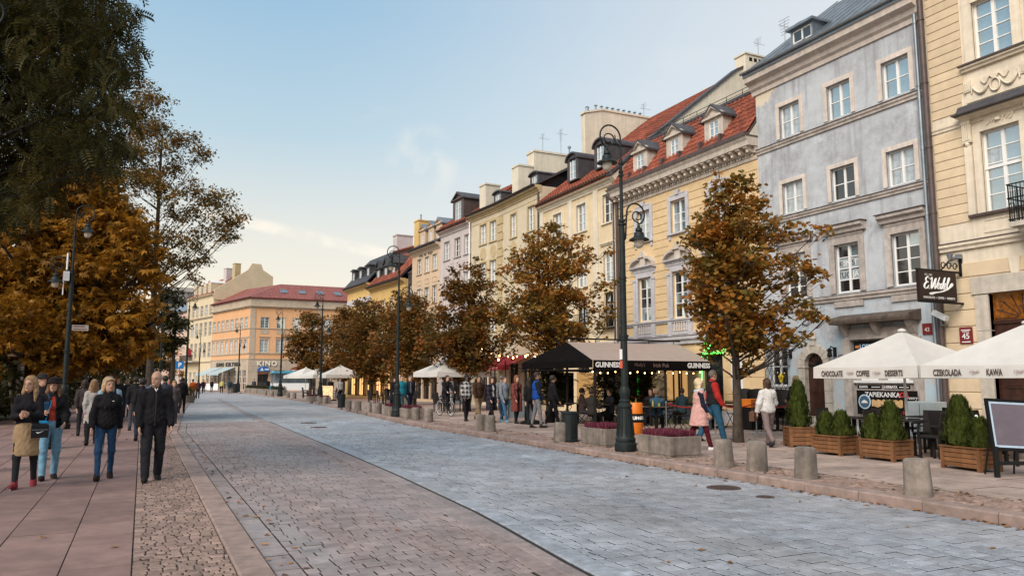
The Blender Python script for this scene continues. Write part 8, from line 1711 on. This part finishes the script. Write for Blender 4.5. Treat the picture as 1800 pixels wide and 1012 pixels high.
person('stocky man in dark brown sweater and beige trousers',(12.35,29.0),(.2,-1),1.78,{'col':(.05,.026,.016),'loose':.04},{'col':(.27,.19,.12),'loose':.024},hair={'col':(.03,.02,.016),'kind':'crop','beard':1},skin='mid',build=1.12,vox=.02)
person('person in long dark tartan coat looking down',(12.0,26.9),(.2,-1),1.74,{'col':(.03,.026,.04),'pat':'plaid','hem':-.45,'under':(.5,.48,.46),'open':.05},{'col':BLK},hair={'col':(.06,.035,.02),'kind':'bob'},sex='f',vox=.02)
person('man in grey hoodie and blue jeans between two long coats',(12.45,26.7),(.2,-1),1.74,{'col':(.17,.19,.22)},{'col':(.04,.11,.20)},shoe=(.15,.3,.42),hair={'col':(.10,.06,.04),'kind':'crop'},vox=.02)
person('woman in long rust-red coat walking towards us',(12.55,25.85),(.15,-1),1.74,{'col':(.15,.042,.036),'hem':-.50,'open':.07,'under':BLK,'loose':.035},{'col':BLK},hair={'col':(.22,.08,.04),'kind':'bob'},sex='f',vox=.02,legs=((8,3),(-10,6)))
person('older man in grey jacket behind the rust-red coat',(13.2,28.6),(.1,1),1.8,{'col':GREYC},{'col':DJEAN},hair={'col':(.16,.13,.12),'kind':'crop'},vox=.024)
person('bearded man in teal and navy jacket by the second lamp',(10.95,34.9),(.1,-1),1.82,{'col':(.012,.14,.19),'loose':.05},{'col':(.10,.22,.28)},vest=None,hair={'col':(.10,.06,.04),'kind':'crop'},vox=.022)
person('man in dark open jacket beside the teal jacket',(11.55,35.5),(.1,-1),1.82,{'col':(.012,.016,.03),'open':.05,'under':GREYC},{'col':DJEAN},hair={'col':(.08,.06,.05),'kind':'crop'},vox=.022)
person('woman in long black coat standing beyond the second lamp',(13.5,44.5),(.3,-1),1.75,{'col':BLK,'hem':-.5},{'col':BLK},hair={'col':(.02,.015,.012),'kind':'long'},sex='f',vox=.026)
# ---- cyclist
cyx,cyy=12.35,32.8
person('black-clad cyclist riding towards us',(cyx,cyy),(.15,-1),1.72,{'col':BLK,'loose':.04},{'col':BLK},hair={'col':(.03,.022,.018),'kind':'short'},sit=.98,legs=((58,52),(28,42)),arms=((38,6,22,.02),(38,6,22,.02)),lean=14,vox=.019)
bk=thing('bicycle','dark bicycle with pale wheel rims under the cyclist','bicycle',(cyx,cyy,PAVE_Z),math.atan2(.15,1)); n=28
for yy in (-.55,.50):
    b=MB(); b.tube([(0,yy+.33*math.cos(2*PI*i/n),.35+.33*math.sin(2*PI*i/n)) for i in range(n+1)],.018,6,cap=False); wh=b.build('wheel',M['black'],bk); b=MB(); b.tube([(0,yy+.305*math.cos(2*PI*i/n),.35+.305*math.sin(2*PI*i/n)) for i in range(n+1)],.012,5,cap=False); b.build('rim',M['paper'],wh); b=MB()
    for i in range(14): a=2*PI*i/14; b.tube([(0,yy,.35),(0,yy+.3*math.cos(a),.35+.3*math.sin(a))],.003,3)
    b.build('spokes',M['zinc'],wh)
b=MB(); b.tube([(0,-.55,.35),(0,-.42,.72),(0,-.38,.92)],.018,6); b.tube([(0,-.40,.80),(0,.12,.34)],.018,6); b.tube([(0,-.39,.86),(0,.22,.78)],.016,6); b.tube([(0,.12,.34),(0,.24,.86)],.017,6); b.tube([(0,.12,.34),(0,.50,.35),(0,.22,.76)],.012,6); b.build('frame',M['iron'],bk); b=MB(); b.tube([(-.28,-.28,1.02),(-.12,-.40,1.0),(.12,-.40,1.0),(.28,-.28,1.02)],.014,6); b.tube([(0,-.38,.9),(0,-.40,1.0)],.014,6); b.build('handlebar',M['iron'],bk); b=MB(); b.cbox(-.07,.12,.85,.07,.38,.91,.02); b.build('saddle',M['black'],bk)
# ---- seated guests at the pub
SIT=.47
gs=[((14.95,23.25),(-1,.1),(.02,.022,.03),'bespectacled guest in dark jacket seated left in the pavilion',(.03,.02,.015)),((13.8,22.6),(.9,.5),(.03,.025,.022),'guest seated at the road-side end of the pavilion',(.05,.03,.02)),((15.15,20.75),(.7,.7),(.03,.07,.11),'guest in steel-blue sweater seated with his back to us before the barrel',(.20,.12,.08)),((16.3,22.7),(-.7,-.6),(.03,.02,.025),'guest seated behind the near lamp post',(.05,.03,.02)),((16.9,20.0),(-1,-.2),(.10,.06,.05),'red-haired guest in brown top outside the pavilion',(.22,.10,.05)),((17.3,20.9),(-.5,-.9),(.035,.028,.03),'guest facing us outside below the right lettering',(.04,.03,.02)),((17.6,22.6),(.2,1),(.025,.05,.06),'guest in dark teal seated with back to us at the right post',(.06,.04,.03)),((14.5,24.4),(.9,-.4),(.05,.03,.03),'guest at the rear left table of the pavilion',(.03,.02,.02))]
for (p,d,c,l,hc) in gs: person(l,p,d,1.74,{'col':c},{'col':BLK if c[0]<.05 else (.05,.05,.06)},hair={'col':hc,'kind':'short'},sit=SIT,legs=((82,80),(80,84)),arms=((28,8,60,.08),(26,8,62,.08)),vox=.02,group='guests seated at the pub')
# ---- far people
far=[((14.9,64.5),(1,0),(.4,.38,.36),1,'guest in white shirt seated at the far terrace'),((15.3,66.3),(-1,0),(.3,.26,.24),0,'waiter in pale top standing at the far terrace'),((13.6,62),(0,-1),BLK,0,'dark figure standing before the lit windows'),((13.3,57.5),(.2,-1),(.42,.40,.38),0,'woman in pale coat beside the glowing menu box'),((12.9,88),(0,-1),(.05,.2,.3),1,'person in turquoise jacket seated near the hedge boxes'),((13.6,96),(.3,-1),BLK,0,'dark walker behind the hedge boxes, right one'),((12.6,101),(-.2,-1),(.05,.05,.06),0,'dark walker behind the hedge boxes, left one'),((10.6,108),(.1,1),(.10,.06,.07),0,'walker with backpack at the bend of the kerb'),((10.0,104),(.1,1),(.012,.04,.06),0,'walker in long dark skirt at the bend'),((8.9,117),(0,-1),BLK,0,'person in black before the pale blue awnings'),((9.8,112),(-.3,-1),(.5,.42,.12),0,'person in yellow top near the side front'),((8.0,119),(.3,1),(.42,.06,.06),0,'person in red top before the windbreak'),((7.4,112),(.2,-1),BLK,0,'person in dark coat crossing near the far lamp'),((2.4,58),(0,1),(.03,.03,.035),0,'dark walker on the left pavement beyond the tub'),((1.6,48),(0,1),(.06,.04,.04),0,'walker in brown on the left pavement'),((.6,44),(.1,1),(.3,.36,.42),0,'walker in pale blue on the left pavement'),((-.6,40),(.1,-1),(.02,.02,.025),0,'dark walker coming along the left pavement'),((1.9,66),(0,-1),(.4,.1,.08),0,'far walker in red on the left pavement'),((15.0,51),(.5,-1),BLK,1,'guest in black seated below the fourth maple'),((14.3,47),(-.5,-1),(.05,.03,.03),1,'guest in brown seated below the fourth maple')]
for (p,d,c,st,l) in far: person(l,p,d,1.74,{'col':c,'hem':-.1},{'col':brng.choice([BLK,DJEAN,(.05,.05,.06)])},hair={'col':brng.choice([(.03,.02,.015),(.1,.06,.04),(.3,.2,.1)]),'kind':'short'},sit=(SIT if st else False),legs=((82,80),(80,84)) if st else ((14,5),(-12,10)),vox=.032,face=False,fingers=False,group='people in the distance')

crowd=[((-.2,29.5),1,BLK,'walker in black behind the three, left side'),((.75,30.5),1,(.03,.035,.05),'walker in dark blue seen past the bald man'),((1.15,33),-1,(.06,.05,.05),'walker in brown-grey coming towards us in the crowd'),((.1,34.5),1,(.10,.13,.18),'walker in steel blue deep in the left crowd'),((-.9,36),-1,(.02,.02,.022),'walker in black coming out of the shade'),((1.3,38.5),1,(.18,.05,.05),'walker in dull red in the left crowd'),((.55,41),-1,(.30,.28,.26),'walker in pale beige in the left crowd'),((1.9,43.5),1,BLK,'tall walker in black near the left kerb'),((-1.6,27.5),1,(.04,.03,.03),'walker in brown beside the bench'),((2.3,52),-1,(.2,.2,.22),'walker in grey far along the left kerb'),((-2.0,38),1,(.03,.05,.04),'walker in dark green under the trees')]
for (p,d,c,l) in crowd: person(l,p,(brng.uniform(-.15,.15),d),brng.uniform(1.64,1.85),{'col':c,'hem':brng.choice([-.08,-.15,-.3])},{'col':brng.choice([BLK,DJEAN,(.05,.05,.06)])},hair={'col':brng.choice([(.03,.02,.015),(.1,.06,.04),(.3,.2,.1)]),'kind':brng.choice(['short','bob'])},legs=((brng.uniform(8,18),5),(-brng.uniform(8,18),10)),vox=.024,face=False,fingers=False,group='people in the distance')
bpy.data.scenes.remove(TMP)
